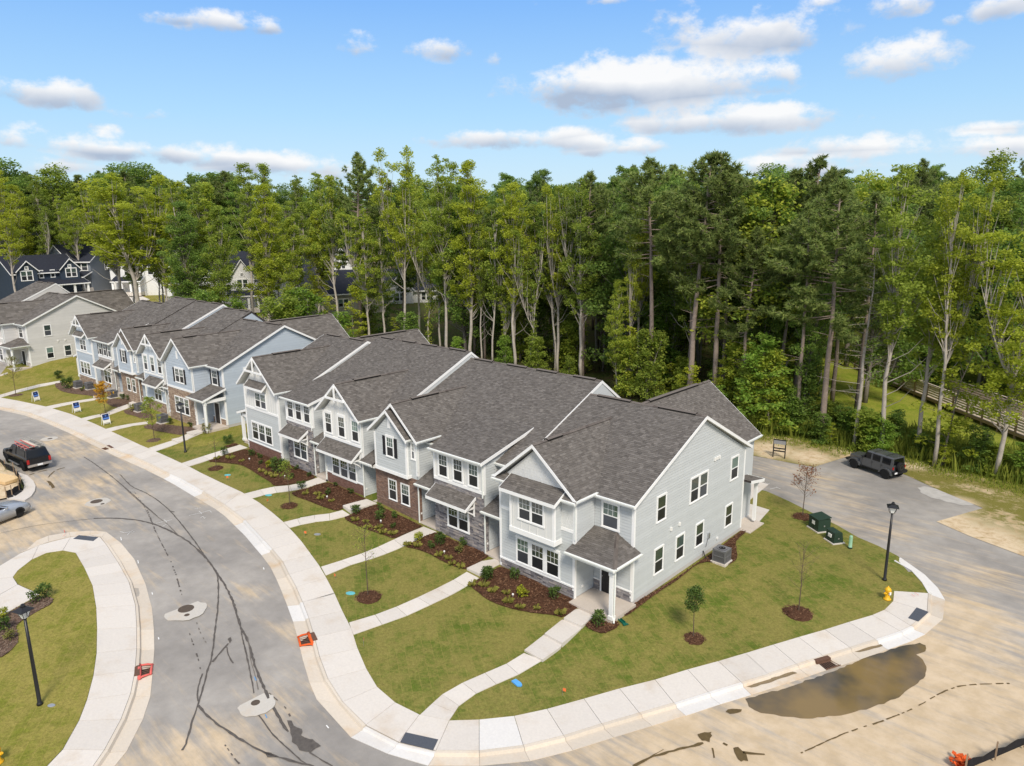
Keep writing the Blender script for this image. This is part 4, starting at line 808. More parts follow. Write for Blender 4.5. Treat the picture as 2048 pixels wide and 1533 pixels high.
def house_shutter(root, w, th, plane, yr, bayw, rakeR=False, rakeL=False, yf=-1.4):
    """Stacked gables, a sided box with shutters jutting over a brick ground floor."""
    xl, xr = -w, -w + bayw; F = front(yf); ze = 5.95
    core(root, -w, 0, plane, yr, plane[1] + plane[2] * (yr - plane[0]), th['sid']); bay_core(root, xl, xr, yf, 5.8, th['sid'])
    zr = main_roof(root, -w, 0, plane, yr, rakeR=rakeR, rakeL=rakeL)
    xa = xl + bayw * .55; za = ze + .86 * (xr + .45 - xa); xL = xa - (za - ze) / .86
    gable(root, xL, xr + .45, ze, xa, za, yf - .42, plane)
    mb = MB(); mb.prism([(xL + .5, yf + .03, ze - .1), (xr - .02, yf + .03, ze - .1), (xa, yf + .03, za - .3)], (0, .1, 0)); mb.build('gable_wall', th['sid'], root, fixn=True)
    lap(root, F, [(xl + .1, 3.0), (xr - .1, 3.0), (xr - .1, 5.75), (xa, za - .35), (xl + .1, 5.75)], th['sid'])
    # the box
    bl, br, by = xl + .52, xr - .72, yf - .34; B = front(by); ba = (bl + br) / 2; bza = ze + .02 + .84 * (br + .28 - ba)
    bx(root, bl + .02, br - .02, by + .03, yf + .05, 3.05, 5.9, 'wall', th['sid']); lap(root, B, [(bl + .1, 3.25), (br - .1, 3.25), (br - .1, 5.8), (ba, bza - .42), (bl + .1, 5.8)], th['sid'])
    mb = MB(); mb.prism([(bl, by + .03, 5.75), (br, by + .03, 5.75), (ba, by + .03, bza - .3)], (0, .2, 0)); mb.build('gable_wall', th['sid'], root, fixn=True)
    lap(root, right(br), rect(by, yf, 3.25, 5.85), th['sid']); fbox(root, B, bl - .03, br + .03, 3.02, 3.26, .0, .06, 'skirt_board', 'trim'); bx(root, br - .0, br + .05, by - .05, yf, 3.02, 3.26, 'skirt_board', 'trim')
    corner(root, br, by, 3.26, 5.8, 1, -1); corner(root, bl, by, 3.26, 5.8, -1, -1)
    roof(root, [(bl - .42, by - .32, ze), (bl - .42, yf - .0, ze), (ba, yf - .0, bza), (ba, by - .32, bza)], [(0, 3, (0, -1, 0))]); roof(root, [(br + .34, by - .32, ze), (ba, by - .32, bza), (ba, yf - .0, bza), (br + .34, yf - .0, ze)], [(0, 1, (0, -1, 0))], [(0, 3, (1, 0, 0))])
    fbox(root, B, ba - .14, ba + .14, 6.35, 7.05, .02, .06, 'gable_vent', 'trim')
    c = ba - .0; window(root, B, c - .46, c + .46, 4.2, 5.85, 1, True, .012, .1, .17, .09); shutter(root, B, c - .80, c - .48, 4.3, 5.70); shutter(root, B, c + .48, c + .80, 4.3, 5.70)
    window(root, F, xr - .62, xr - .06 - .1, 4.4, 5.75, 1, True); corner(root, xr, yf, 3.3, 5.85, 1, -1)
    lap(root, right(xr), rect(yf, 0, 3.0, 5.8), th['sid'])
    brickwork(root, F, rect(xl + .01, xr - .01, -.4, 3.05), th['brick']); fbox(root, F, xl, xr, .62, .70, .03, .06, 'brick_ledge', th['brick']); brickwork(root, right(xr), rect(yf, yf + .25, -.4, 2.85), th['brick'])
    a = xl + 1.5; window(root, F, a, a + .95, .82, 2.42, 1, True, .034, .1, .06, .06, .06); window(root, F, a + 1.42, a + 2.37, .82, 2.42, 1, True, .034, .1, .06, .06, .06)
    entry(root, xr, yf, th, th['sid']); downspout(root, xr + .12, yf - .05, -.5, 2.9); downspout(root, xr + .06, yf - .0, 3.3, 5.85, 0, False)
    return zr
def house_gable(root, w, th, plane, yr, bayw, wide=True, small=False, rakeR=False, rakeL=False, yf=-1.45, brickdeep=.9, upper=3, porch=False):
    """Board-and-batten gable with a white truss, an awning and a brick skirt."""
    xl, xr = -w, -w + bayw; F = front(yf); ze = 6.02; xa = (xl + xr) / 2; za = ze + .83 * (xr + .36 - xa)
    core(root, -w, 0, plane, yr, plane[1] + plane[2] * (yr - plane[0]), th['sid']); bay_core(root, xl, xr, yf, 5.85, th['sid'])
    zr = main_roof(root, -w, 0, plane, yr, rakeR=rakeR, rakeL=rakeL)
    gable(root, xl - .36, xr + .36, ze, xa, za, yf - .48, plane, truss=True)
    mb = MB(); mb.prism([(xl, yf + .03, ze - .2), (xr, yf + .03, ze - .2), (xa, yf + .03, za - .35)], (0, .2, 0)); mb.build('gable_wall', th['pale'], root, fixn=True)
    batten(root, F, [(xl + .1, 3.95), (xr - .1, 3.95), (xr - .1, 5.75), (xa, za - .42), (xl + .1, 5.75)], th['pale'])
    fbox(root, F, xl, xr, 3.78, 3.98, .0, .06, 'belt_board', 'trim'); corner(root, xr, yf, .0 if not wide else 3.0, 5.9, 1, -1); corner(root, xl, yf, 0, 5.9, -1, -1)
    if upper == 3:
        ww = .98; gap = (bayw - .5 - 3 * ww) / 2
        for i in range(3): s = xl + .25 + (ww + gap) * i; window(root, F, s, s + ww, 4.1, 5.95, 1, True, .012, .1, .2)
    else: window(root, F, xa - 1.0, xa + .98, 4.05, 5.55, 2, True)
    lap(root, F, rect(xl + .1, xr - .1, brickdeep, 3.8), th['sid']); brickwork(root, F, rect(xl + .01, xr - .01, -.5, brickdeep), th['skirt']); fbox(root, F, xl, xr, brickdeep - .03, brickdeep + .07, .0, .07, 'water_table', 'trim')
    if upper == 3 and wide: window(root, F, xl + .85, xr - .85, .80, 2.48, 3, True, .012, .16); awning(root, xl + .15, xr - .1, yf - .03, 3.72, yf - .95, 3.0)
    elif upper == 3: window(root, F, xa - .35, xa + 1.45, .98, 2.62, 2); awning(root, xa - 1.1, xr - .15, yf - .03, 3.62, yf - .95, 2.95)
    else: window(root, F, xl + .9, xr - 1.35, .95, 2.68, 3, True, .012, .17); awning(root, xa - 1.75, xa + 1.3, yf - .03, 6.5, yf - .55, 6.0, False)
    bay_sides(root, xl, xr, yf, 3.0, 5.85, th['sid'], rl=True)
    if porch:
        lap(root, left(xl), rect(-8, -yf, .05, 5.8), th['sid']); lap(root, right(xr), rect(yf, 0, .05, 5.8), th['sid']); lap(root, front(0.0), rect(xr, 0, .05, 5.9), th['sid'])
        bx(root, xl - 2.3, xl, -.9, 2.2, -.9, .0, 'porch_slab', 'porch_slab')
        roof(root, [(xl - 2.65, -1.15, 2.75), (xl - .0, -1.15, 3.55), (xl - .0, 2.4, 3.55), (xl - 2.65, 2.4, 2.75)], [(0, 1, (0, -1, 0))], [(0, 3, (-1, 0, 0))], 'porch_roof', .1)
        bx(root, xl - 2.2, xl, -.95, -.75, 2.4, 2.68, 'porch_beam', 'trim'); bx(root, xl - 2.3, xl - 2.1, -.95, 2.2, 2.4, 2.66, 'porch_beam', 'trim'); bx(root, xl - 2.32, xl - 2.08, -.97, -.73, 0, 2.4, 'column', 'trim'); bx(root, xl - 2.36, xl - 2.04, -1.01, -.69, 0, .2, 'column_base', 'trim')
    else:
        entry(root, xr, yf, th, th['sid']); downspout(root, xr + .12, yf - .05, -.5, 2.9); downspout(root, xr + .06, yf, 3.2, 5.9, 0, False); downspout(root, xl + .05, yf - .03, -.2, 2.9)
    return zr
def house_end(root, th, plane, yr, style='shake', porch='hip', number=None, side_windows=True, w=8.4, zb=5.95):
    """End house: broad gable, box bay, corner porch, long side wall."""
    F = front(-1.8); zr = plane[1] + plane[2] * (yr - plane[0])
    core(root, -w, 0, plane, yr, zr, th['sid']); bay_core(root, -w, -2.65, -1.8, 5.85, th['sid']); main_roof(root, -w, .3, plane, yr, rakeR=True, zb=zb)
    R = right(0); lap(root, R, [(.05, .06), (13.4, .06), (13.4, zb - .15), (yr, zr - .2), (.05, plane[1] - .05)], th['sid']); fbox(root, R, -.0, 13.4, -1.2, .06, .0, .01, 'foundation', 'foundation')
    corner(root, 0, 0, .05, plane[1] - .1, 1, -1); corner(root, 0, 13.4, .05, zb - .2, 1, 1)
    if side_windows:
        for a, b, c, d, n in ((2.24, 3.28, 3.98, 5.63, 1), (6.0, 8.2, 3.98, 5.68, 2), (11.3, 12.4, 3.98, 5.65, 1), (2.15, 3.18, .77, 2.44, 1), (4.55, 5.58, .75, 2.4, 1), (6.93, 7.97, .77, 2.4, 1), (10.86, 11.9, .80, 2.4, 1)): window(root, R, a, b, c, d, n, False, .012, .16, .085, .075, .075)
        for y, z in ((9.0, 6.13), (9.28, 6.15), (9.56, 6.14), (3.91, 3.13), (4.88, 3.12)): fbox(root, R, y - .08, y + .08, z - .1, z + .1, .02, .10, 'wall_vent', 'white_plastic')
        fbox(root, R, 8.55, 8.75, .9, 1.25, .02, .12, 'electric_disconnect', 'steel'); fbox(root, R, 9.8, 9.95, .4, .55, .02, .10, 'outlet_cover', 'white_plastic')
        mb = MB(); mb.tube([(.05, 8.6, .95), (.06, 8.45, .6), (.10, 8.3, .45)], .018, 5); mb.build('conduit', M['ac'], root)
    # gable bay
    xa, za, ze = -5.45, 8.62, 6.06
    gable(root, -8.58, -2.32, ze, xa, za, -2.2, plane, vents=((.16, .34),))
    mb = MB(); mb.prism([(-w, -1.77, 5.8), (-2.65, -1.77, 5.8), (xa, -1.77, za - .3)], (0, .2, 0)); mb.build('gable_wall', th['pale'], root, fixn=True)
    L2 = right(-2.65); lap(root, L2, rect(-1.8, 0, .05, 5.85), th['sid']); lap(root, left(-w), rect(0, 1.8, .05, 5.85), th['sid'])
    corner(root, -2.65, -1.8, 0, 5.9, 1, -1); corner(root, -w, -1.8, 0, 5.9, -1, -1)
    if style == 'shake':
        shakes(root, F, [(-w + .1, 4.1), (-2.78, 4.1), (-2.78, 5.75), (xa, za - .4), (-w + .1, 5.75)], th['shake']); fbox(root, F, -w, -2.65, 3.93, 4.12, .0, .045, 'belt_board', 'trim'); lap(root, F, rect(-w + .1, -2.75, .72, 3.95), th['sid'])
        masonry(root, F, rect(-w + .02, -2.67, -.08, .66), th['stone'], M['mortar'], (.07, .13)); fbox(root, F, -w, -2.65, .65, .75, .0, .075, 'water_table', 'trim'); fbox(root, F, -w, -2.65, -.9, -.08, .0, .03, 'foundation', 'foundation')
        B = front(-2.45); bx(root, -6.93, -3.62, -2.42, -1.75, 3.2, 5.72, 'wall', th['pale']); batten(root, B, rect(-6.85, -3.7, 3.4, 5.55), th['pale'], .62); lap(root, right(-3.62), rect(-2.45, -1.8, 3.4, 5.6), th['sid'])
        bx(root, -6.99, -3.56, -2.51, -1.78, 3.1, 3.4, 'skirt_board', 'trim'); corner(root, -3.62, -2.45, 3.4, 5.6, 1, -1, .12); corner(root, -6.95, -2.45, 3.4, 5.6, -1, -1, .1); window(root, B, -6.32, -4.3, 4.0, 5.52, 2, True, .012, .09)
        roof(root, [(-7.45, -2.85, 5.78), (-3.28, -2.85, 5.78), (-3.28, -1.78, 6.36), (-7.45, -1.78, 6.36)], [(1, 2, (1, 0, 0)), (0, 3, (-1, 0, 0))], [(0, 1, (0, -1, 0))], 'pent_roof', .1, gutter=False)
        for a, b in ((-8.6, -7.47), (-3.27, -2.3)): roof(root, [(a, -2.25, 5.98), (b, -2.25, 5.98), (b, -1.78, 6.3), (a, -1.78, 6.3)], (), [(0, 1, (0, -1, 0))], 'pent_roof', .08)
        window(root, F, -7.08, -3.68, .80, 2.56, 3, True, .012, .24, .15)
    else:
        lap(root, F, [(-w + .1, 3.45), (-2.78, 3.45), (-2.78, 5.75), (xa, za - .4), (-w + .1, 5.75)], th['sid']); fbox(root, F, -w, -2.65, 3.28, 3.48, .0, .06, 'belt_board', 'trim'); brickwork(root, F, rect(-w + .01, -2.67, -.5, 3.28), th['brick'])
        window(root, F, -6.3, -4.35, 3.95, 5.62, 2, True, .012, .09, .17); shutter(root, F, -6.66, -6.33, 4.0, 5.5); shutter(root, F, -4.32, -3.99, 4.0, 5.5); fbox(root, F, xa - .14, xa + .14, 6.5, 7.3, .02, .06, 'gable_vent', 'trim'); window(root, F, -6.9, -3.85, .7, 2.5, 3, True, .034, .14, .07, .07, .07)
    # upper right wall and porch
    U = front(0); lap(root, U, rect(-2.62, -.1, 3.2, plane[1] - .15), th['sid']); fbox(root, U, -2.62, 0, plane[1] - .3, plane[1] - .1, .0, .035, 'frieze_board', 'trim'); window(root, U, -2.15, -.93, 3.95, 5.62, 1, True)
    if style != 'shake': shutter(root, U, -2.45, -2.17, 4.0, 5.5); shutter(root, U, -.91, -.63, 4.0, 5.5)
    lap(root, U, rect(-2.62, -.12, .6, 2.9), th['sid']); stone_or(root, U, rect(-2.6, -.05, -.0, .6), 'stone' if style == 'shake' else 'brick', th); fbox(root, U, -2.62, -.0, .6, .68, .0, .07, 'water_table', 'trim')
    door(root, U, -2.12, -1.02, .0, 2.12, 'door' if style == 'shake' else 'door_brown', .062)
    bx(root, -2.66, .28, -2.3, .0, -1.0, .0, 'porch_slab', 'porch_slab'); bx(root, -2.6, .2, -2.1, -.05, 2.84, 2.88, 'porch_ceiling', 'soffit')
    bx(root, -2.62, .27, -2.28, -2.08, 2.72, 3.03, 'porch_beam', 'trim'); bx(root, .06, .26, -2.1, -.04, 2.72, 3.02, 'porch_beam', 'trim'); bx(root, .04, .27, -2.28, -2.05, .0, 2.72, 'column', 'trim'); bx(root, -.0, .31, -2.32, -2.01, .0, .22, 'column_base', 'trim'); bx(root, .01, .30, -2.31, -2.02, 2.55, 2.72, 'column_cap', 'trim')
    if porch == 'hip':
        roof(root, [(-2.8, -2.5, 3.12), (.48, -2.5, 3.12), (-1.1, .0, 3.88), (-2.8, .0, 3.88)], (), [(0, 1, (0, -1, 0))], 'porch_roof', .09); roof(root, [(.48, -2.5, 3.12), (.48, .05, 3.12), (-1.1, .05, 3.88)], (), [(0, 1, (1, 0, 0))], 'porch_roof', .09); ridge_cap(root, (.46, -2.47, 3.13), (-1.08, -.03, 3.88))
    else: roof(root, [(-2.8, -2.5, 3.10), (.42, -2.5, 3.10), (.42, .0, 3.95), (-2.8, .0, 3.95)], [(1, 2, (1, 0, 0))], [(0, 1, (0, -1, 0))], 'porch_roof', .1)
    downspout(root, -2.58, -1.82, 3.25, 5.95, 0, False); mb = MB(); mb.tube([(.34, -2.2, 3.0), (.36, -2.2, 2.8), (.34, -2.2, .15), (.42, -2.32, -.08)], .045, 6); mb.build('downspout', M['gutter'], root)
    fbox(root, L2, -1.2, -1.05, .45, .58, .02, .07, 'outlet_cover', 'white_plastic')
    if number:
        cu = bpy.data.curves.new('house_number', 'FONT'); cu.body = number; cu.size = .22; cu.extrude = .006; cu.space_character = 1.6; pass
    for i_, ch in enumerate(number or ''):
        cu = bpy.data.curves.new('house_number', 'FONT'); cu.body = ch; cu.size = .22; cu.extrude = .006; t_ = bpy.data.objects.new('tmp_text', cu); COL.objects.link(t_); bpy.context.view_layer.update(); me = bpy.data.meshes.new_from_object(t_.evaluated_get(bpy.context.evaluated_depsgraph_get())); bpy.data.objects.remove(t_)
        me.materials.clear(); me.materials.append(M['black_metal']); o = link('numeral', me, root, Matrix.Translation((-1.35 + .2 * i_, -2.29, 2.80)) @ Matrix.Rotation(rad(90), 4, 'X'))
    rear_wing(root, -w - .1, -.35, 16.6, -4.6, zr - .12, zb, (yr, zr, 13.75, zb), th['sid'])
    # rear porch
    roof(root, [(-3.0, 15.5, 3.15), (.55, 15.5, 3.15), (.55, 13.4, 3.55), (-3.0, 13.4, 3.55)], [(1, 2, (1, 0, 0))], [(0, 1, (0, 1, 0))], 'porch_roof', .14); bx(root, .05, .25, 15.05, 15.25, .05, 2.9, 'column', 'trim'); bx(root, -3, .3, 15.0, 15.3, 2.8, 3.08, 'porch_beam', 'trim')
NEAR = dict(sid=M['grey_siding'], pale=M['pale_siding'], shake=M['shake'], stone=M['stone'], brick=M['brick'], skirt=M['brick_red'])
FAR = dict(sid=M['blue_siding'], pale=M['blue_pale'], shake=M['blue_pale'], stone=M['stone_pale'], brick=M['brick_tan'], skirt=M['brick_tan'])
THIRD = dict(sid=M['light_grey_siding'], pale=M['light_grey_siding'], shake=M['light_grey_siding'], stone=M['stone_pale'], brick=M['brick_tan'], skirt=M['brick_tan'])
def pl(e0, fl, k=.447, y0=-.35): return (y0, e0 - fl, k)
G1 = 'townhouses of the near grey row'
h = house('grey end townhouse with box bay, corner porch and seven-window side wall, nearest the viewer', 0, 0, 0, 0, G1); house_end(h, NEAR, (-.35, 6.0, .451), 7.15, number='111')
h = house('grey townhouse with dark ledge stone below three upper windows, beside the shake-gabled end house', -8.4, 0, .3, 0, G1); house_triple(h, 6.4, NEAR, pl(6.1, .3), 8.5, 4.7, 6.12, rakeR=True)
h = house('grey townhouse with stacked gables, black shutters and brown brick ground floor', -14.8, 0, .5, 0, G1); house_shutter(h, 6.6, NEAR, pl(6.1, .5), 8.5, 4.8)
h = house('grey townhouse with white truss gable over three windows and red-brown brick skirt', -21.4, 0, .7, 0, G1); house_gable(h, 6.5, NEAR, pl(6.6, .7), 8.5, 5.0, rakeR=True)
h = house('grey townhouse with ledge stone front between the two truss gables of the near row', -27.9, 0, .9, 0, G1); house_triple(h, 5.6, NEAR, pl(6.6, .9), 8.5, 4.0, 5.95)
h = house('grey end townhouse with truss gable over one double window and a left side porch', -33.5, 0, .95, 0, G1); house_gable(h, 6.9, NEAR, pl(6.95, .95), 7.15, 5.8, False, True, rakeR=True, rakeL=True, yf=-1.55, brickdeep=.68, upper=2, porch=True)
rear_wing(h, -6.6, 2.2, 15.0, -2.4, 9.35, 5.9, (7.15, 9.35, 13.75, 5.95), NEAR['sid'])
# far row, a few degrees turned
LOD[0] = 1.5; G2 = 'townhouses of the blue row farther along the street'; RB = rad(2.3); OB = Vector((-48.55, .35, 0)); cB, sB = math.cos(RB), math.sin(RB)
def inB(x): return (OB.x + cB * x, OB.y + sB * x)
for lab, x, fl, fn in (('blue end townhouse with tan brick ground floor, black shutters and a corner porch', 0, .95, lambda h: house_end(h, FAR, (-.35, 6.0, .451), 7.15, 'brick', 'shed')),
    ('blue townhouse with truss gable over three windows and a short awning below', -8.4, 1.0, lambda h: house_gable(h, 6.3, FAR, pl(6.05, 0), 8.5, 4.9, False, rakeR=False)),
    ('blue townhouse with stacked gables and shutters over a tan brick ground floor', -14.7, 1.15, lambda h: house_shutter(h, 6.6, FAR, pl(6.3, 0), 8.5, 4.8, rakeR=True)),
    ('blue townhouse with shuttered triple windows over pale stone and a brown awning', -21.3, 1.25, lambda h: house_triple(h, 6.0, FAR, pl(6.3, 0), 8.5, 4.4, 6.0, True)),
    ('blue end townhouse with truss gable and side porch at the far end of its row', -27.3, 1.3, lambda h: house_gable(h, 7.0, FAR, pl(6.1, 0), 7.15, 5.4, False, True, rakeR=True, rakeL=True, yf=-1.55, brickdeep=.75, upper=2, porch=True))):
    p = inB(x); h = house(lab, p[0], p[1], fl, RB, G2); fn(h)
LOD[0] = 2.2; RC3 = rad(9.0); OC = W(63, 735); h = house('light grey end townhouse with corner porch at the left edge of the photo', OC.x, OC.y, T(OC.x, OC.y) + .05, RC3, 'townhouses of the light grey row'); house_end(h, THIRD, (-.35, 6.0, .451), 7.15, 'shake', 'hip')
h = house('light grey townhouse joined to the left of the light grey end house', OC.x - 8.4 * math.cos(RC3), OC.y - 8.4 * math.sin(RC3), T(OC.x, OC.y) + .25, RC3, 'townhouses of the light grey row'); house_triple(h, 6.4, THIRD, pl(6.5, 0), 8.5, 4.7, 6.12, rakeR=True)
LOD[0] = 1.0
# ------------------------------------------------------------------ trees
TR = random.Random(5)
def unit(r=TR):
    while True:
        v = Vector((r.uniform(-1, 1), r.uniform(-1, 1), r.uniform(-1, 1)))
        if .05 < v.length < 1: return v.normalized()
def leaf(mb, p, ln, wd, up=.5):
    n = (unit() + V(0, 0, up + .45)).normalized(); a = n.cross(unit()).normalized(); b = n.cross(a); a = a * (ln * .5); b = b * (wd * .5); q = p + a * .3
    mb.poly([p - a, q - b, p + a, q + b])
def clump(mb, c, r, n, ln, up=.5, flat=.75):
    for _ in range(n):
        d = unit() * (r * TR.random() ** .45); leaf(mb, c + V(d.x, d.y, d.z * flat), ln * TR.uniform(.6, 1.25), ln * TR.uniform(.4, .75), up)
def bend(h, lean, n=9, wob=.25):
    a = TR.uniform(0, 6.28); out = []; ox = oy = 0
    for i in range(n):
        t = i / (n - 1); ox += TR.uniform(-wob, wob) * (i > 0); oy += TR.uniform(-wob, wob) * (i > 0); out.append(V(math.cos(a) * lean * t * t + ox, math.sin(a) * lean * t * t + oy, h * t))
    return out
def along(pts, t):
    f = t * (len(pts) - 1); i = min(int(f), len(pts) - 2); return pts[i].lerp(pts[i + 1], f - i)
def proto(name, trunk, crown, bark, leafm):
    t = trunk.mesh(name + '_trunk', bark, True); c = crown.mesh(name + '_crown', leafm); return (name, t, c)
def make_pine(h=27., c0=.56, R=4.0, dens=1.0):
    tk = MB(); cr = MB(); P = bend(h, TR.uniform(.2, 1.3), 10, .10); tk.tube(P, [.27 * (1 - .86 * (i / 9) ** 1.1) + .015 for i in range(10)], 8)
    n = int(62 * dens)
    for i in range(n):
        t = c0 + (1 - c0) * ((i + TR.random()) / n) ** .9; s = (t - c0) / (1 - c0); rr = R * (math.sin(math.pi * min(1, .28 + s * .78)) ** .8) * TR.uniform(.55, 1.1) + .35; a = TR.uniform(0, 6.28) ; base = along(P, min(t, .985)); el = -.12 + .75 * s + TR.uniform(-.15, .2)
        d = V(math.cos(a) * math.cos(el), math.sin(a) * math.cos(el), math.sin(el)); mid = base + d * rr * .55 + V(0, 0, -.05 * rr); tip = base + d * rr + V(0, 0, .14 * rr); tk.tube([base, mid, tip], [.055 + .02 * (1 - s), .035, .012], 4, 0, False)
        k = max(4, int(rr * 4.4))
        for j in range(k):
            u = .30 + .72 * (j + TR.random()) / k; c = (base.lerp(mid, u * 2) if u < .5 else mid.lerp(tip, (u - .5) * 2)) + unit() * (.42 * u); ax = (d * .5 + unit() * .7 + V(0, 0, .55)).normalized()
            for q in range(20):
                w = (ax * .6 + unit()).normalized(); e = w.cross(unit()).normalized() * TR.uniform(.045, .085); L = TR.uniform(.38, .62); cr.poly([c + e, c - e, c + w * L])
    for i in range(7):   # dead stubs under the crown
        t = TR.uniform(.30, c0); b = along(P, t); a = TR.uniform(0, 6.28); L = TR.uniform(.4, 2.4); tk.tube([b, b + V(math.cos(a) * L, math.sin(a) * L, TR.uniform(-.2, .5) * L)], [.04, .012], 4, 0, False)
    return tk, cr
def make_tall(h=27., c0=.42, R=2.7, nclump=62, leaves=150, ln=.29, fork=.4, lean=1.0, sleeve=False, r0=.2, thin=1.0):
    tk = MB(); cr = MB(); P = bend(h * .86, lean, 10, .22); tk.tube(P, [r0 * (1 - .9 * (i / 9)) + .02 for i in range(10)], 7)
    stems = [P]
    if TR.random() < fork:
        t = TR.uniform(.38, .6); b = along(P, t); a = TR.uniform(0, 6.28); L = h * (.88 - t) * TR.uniform(.8, 1); Q = [b + V(math.cos(a) * L * .33 * (u ** .8), math.sin(a) * L * .33 * (u ** .8), L * u) for u in (0, .2, .45, .7, 1)]; tk.tube(Q, [r0 * .55, r0 * .5, r0 * .36, r0 * .22, .02], 6, 0, False); stems.append(Q)
    for i in range(nclump):
        s = ((i + TR.random()) / nclump); t = c0 + (1.02 - c0) * s; S = stems[i % len(stems)]; prof = (math.sin(math.pi * min(1, .18 + .80 * s)) ** .7); rr = R * prof * TR.uniform(.25, 1.12); a = TR.uniform(0, 6.28); tb = max(.05, t - .08)
        if S is not P: tb2 = clamp((tb - .5) / .5, .05, .98); base = along(S, tb2)
        else: base = along(S, min(tb, .98))
        c = V(base.x + math.cos(a) * rr, base.y + math.sin(a) * rr, max(base.z + .3, h * min(t, .985) + TR.uniform(-.5, .4))); 
        if c.z > h: c.z = h - TR.uniform(0, .6)
        tk.tube([base, base.lerp(c, .55) + V(0, 0, -.12 * rr), c], [.05 * (1 - .6 * s) + .012, .03, .008], 4, 0, False); cl = TR.uniform(.5, 1.15) * (.7 + .3 * prof) * (R / 2.7) ** .4
        clump(cr, c, cl, int(leaves * cl * cl * thin) + 30, ln); clump(cr, base.lerp(c, .6), cl * .7, int(leaves * .35 * thin), ln)
    if sleeve:
        for i in range(26): b = along(P, TR.uniform(.08, c0 + .1)); clump(cr, b + V(TR.uniform(-.3, .3), TR.uniform(-.3, .3), 0), TR.uniform(.35, .75), 34, ln * .85)
    for i in range(5):
        t = TR.uniform(.2, c0 + .15); b = along(P, t); a = TR.uniform(0, 6.28); L = TR.uniform(.8, 3.2); m = b + V(math.cos(a) * L * .6, math.sin(a) * L * .6, L * .45); tk.tube([b, m, m + V(math.cos(a) * L * .4, math.sin(a) * L * .4, L * .6)], [.05, .03, .01], 4, 0, False)
    return tk, cr
def make_broad(h=22., c0=.22, R=5.2, nclump=85, leaves=120, ln=.42):
    tk = MB(); cr = MB(); P = bend(h * .8, 1.0, 8, .25); tk.tube(P, [.3 * (1 - .9 * (i / 7)) + .03 for i in range(8)], 7)
    for i in range(nclump):
        s = (i + TR.random()) / nclump; t = c0 + (1 - c0) * s; rr = R * (math.sin(math.pi * min(1, .22 + .74 * s)) ** .6) * TR.uniform(.35, 1.05); a = TR.uniform(0, 6.28); base = along(P, min(.97, t * .85)); c = V(base.x + math.cos(a) * rr, base.y + math.sin(a) * rr, h * t + TR.uniform(-.4, .6))
        tk.tube([base, base.lerp(c, .5) + V(0, 0, .2), c], [.08 * (1 - .6 * s) + .015, .04, .01], 4, 0, False); cl = TR.uniform(1.0, 1.8); clump(cr, c, cl, int(leaves * cl * .8), ln, .7, .6)
    return tk, cr
def make_under(h=8., R=2.2, nclump=40, leaves=85, ln=.30, layered=False):
    tk = MB(); cr = MB()
    for s in range(TR.choice((1, 2, 3))):
        P = bend(h * .9, TR.uniform(.3, 1.4), 7, .15); tk.tube(P, [.07 * (1 - .85 * (i / 6)) + .01 for i in range(7)], 5)
        for i in range(nclump):
            t = .10 + .92 * (i + TR.random()) / nclump; rr = R * (1.05 - .72 * t) * TR.uniform(.2, 1.1); a = TR.uniform(0, 6.28); b = along(P, min(.98, t * .95)); c = V(b.x + math.cos(a) * rr, b.y + math.sin(a) * rr, h * t); 
            if i % 2: tk.tube([b, c], [.025, .006], 3, 0, False)
            cl = TR.uniform(.4, .85) * (R / 2.2) ** .5; clump(cr, c, cl, int(leaves * cl * .9), ln, .8, .45 if layered else .75)
    return tk, cr
def make_dead(h=21.):
    tk = MB(); cr = MB(); P = bend(h, 1.2, 12, .12); tk.tube(P, [.20 * (1 - .88 * i / 11) + .012 for i in range(12)], 7)
    for i in range(46):
        t = .25 + .74 * i / 46; b = along(P, t); a = TR.uniform(0, 6.28); L = (1.15 - t) * TR.uniform(1.6, 5.0); m = b + V(math.cos(a) * L * .55, math.sin(a) * L * .55, L * TR.uniform(-.05, .25)); e = m + V(math.cos(a + TR.uniform(-.5, .5)) * L * .5, math.sin(a + TR.uniform(-.5, .5)) * L * .5, L * TR.uniform(-.1, .2)); tk.tube([b, m, e], [.035, .02, .006], 3, 0, False)
        for q in range(3): f = b.lerp(e, TR.uniform(.3, .9)); tk.tube([f, f + unit() * (L * .28)], [.012, .004], 3, 0, False)
        if t > .42:
            for q in range(16): leaf(cr, b.lerp(e, TR.uniform(.25, 1.1)) + unit() * .35, .26, .09)
    return tk, cr
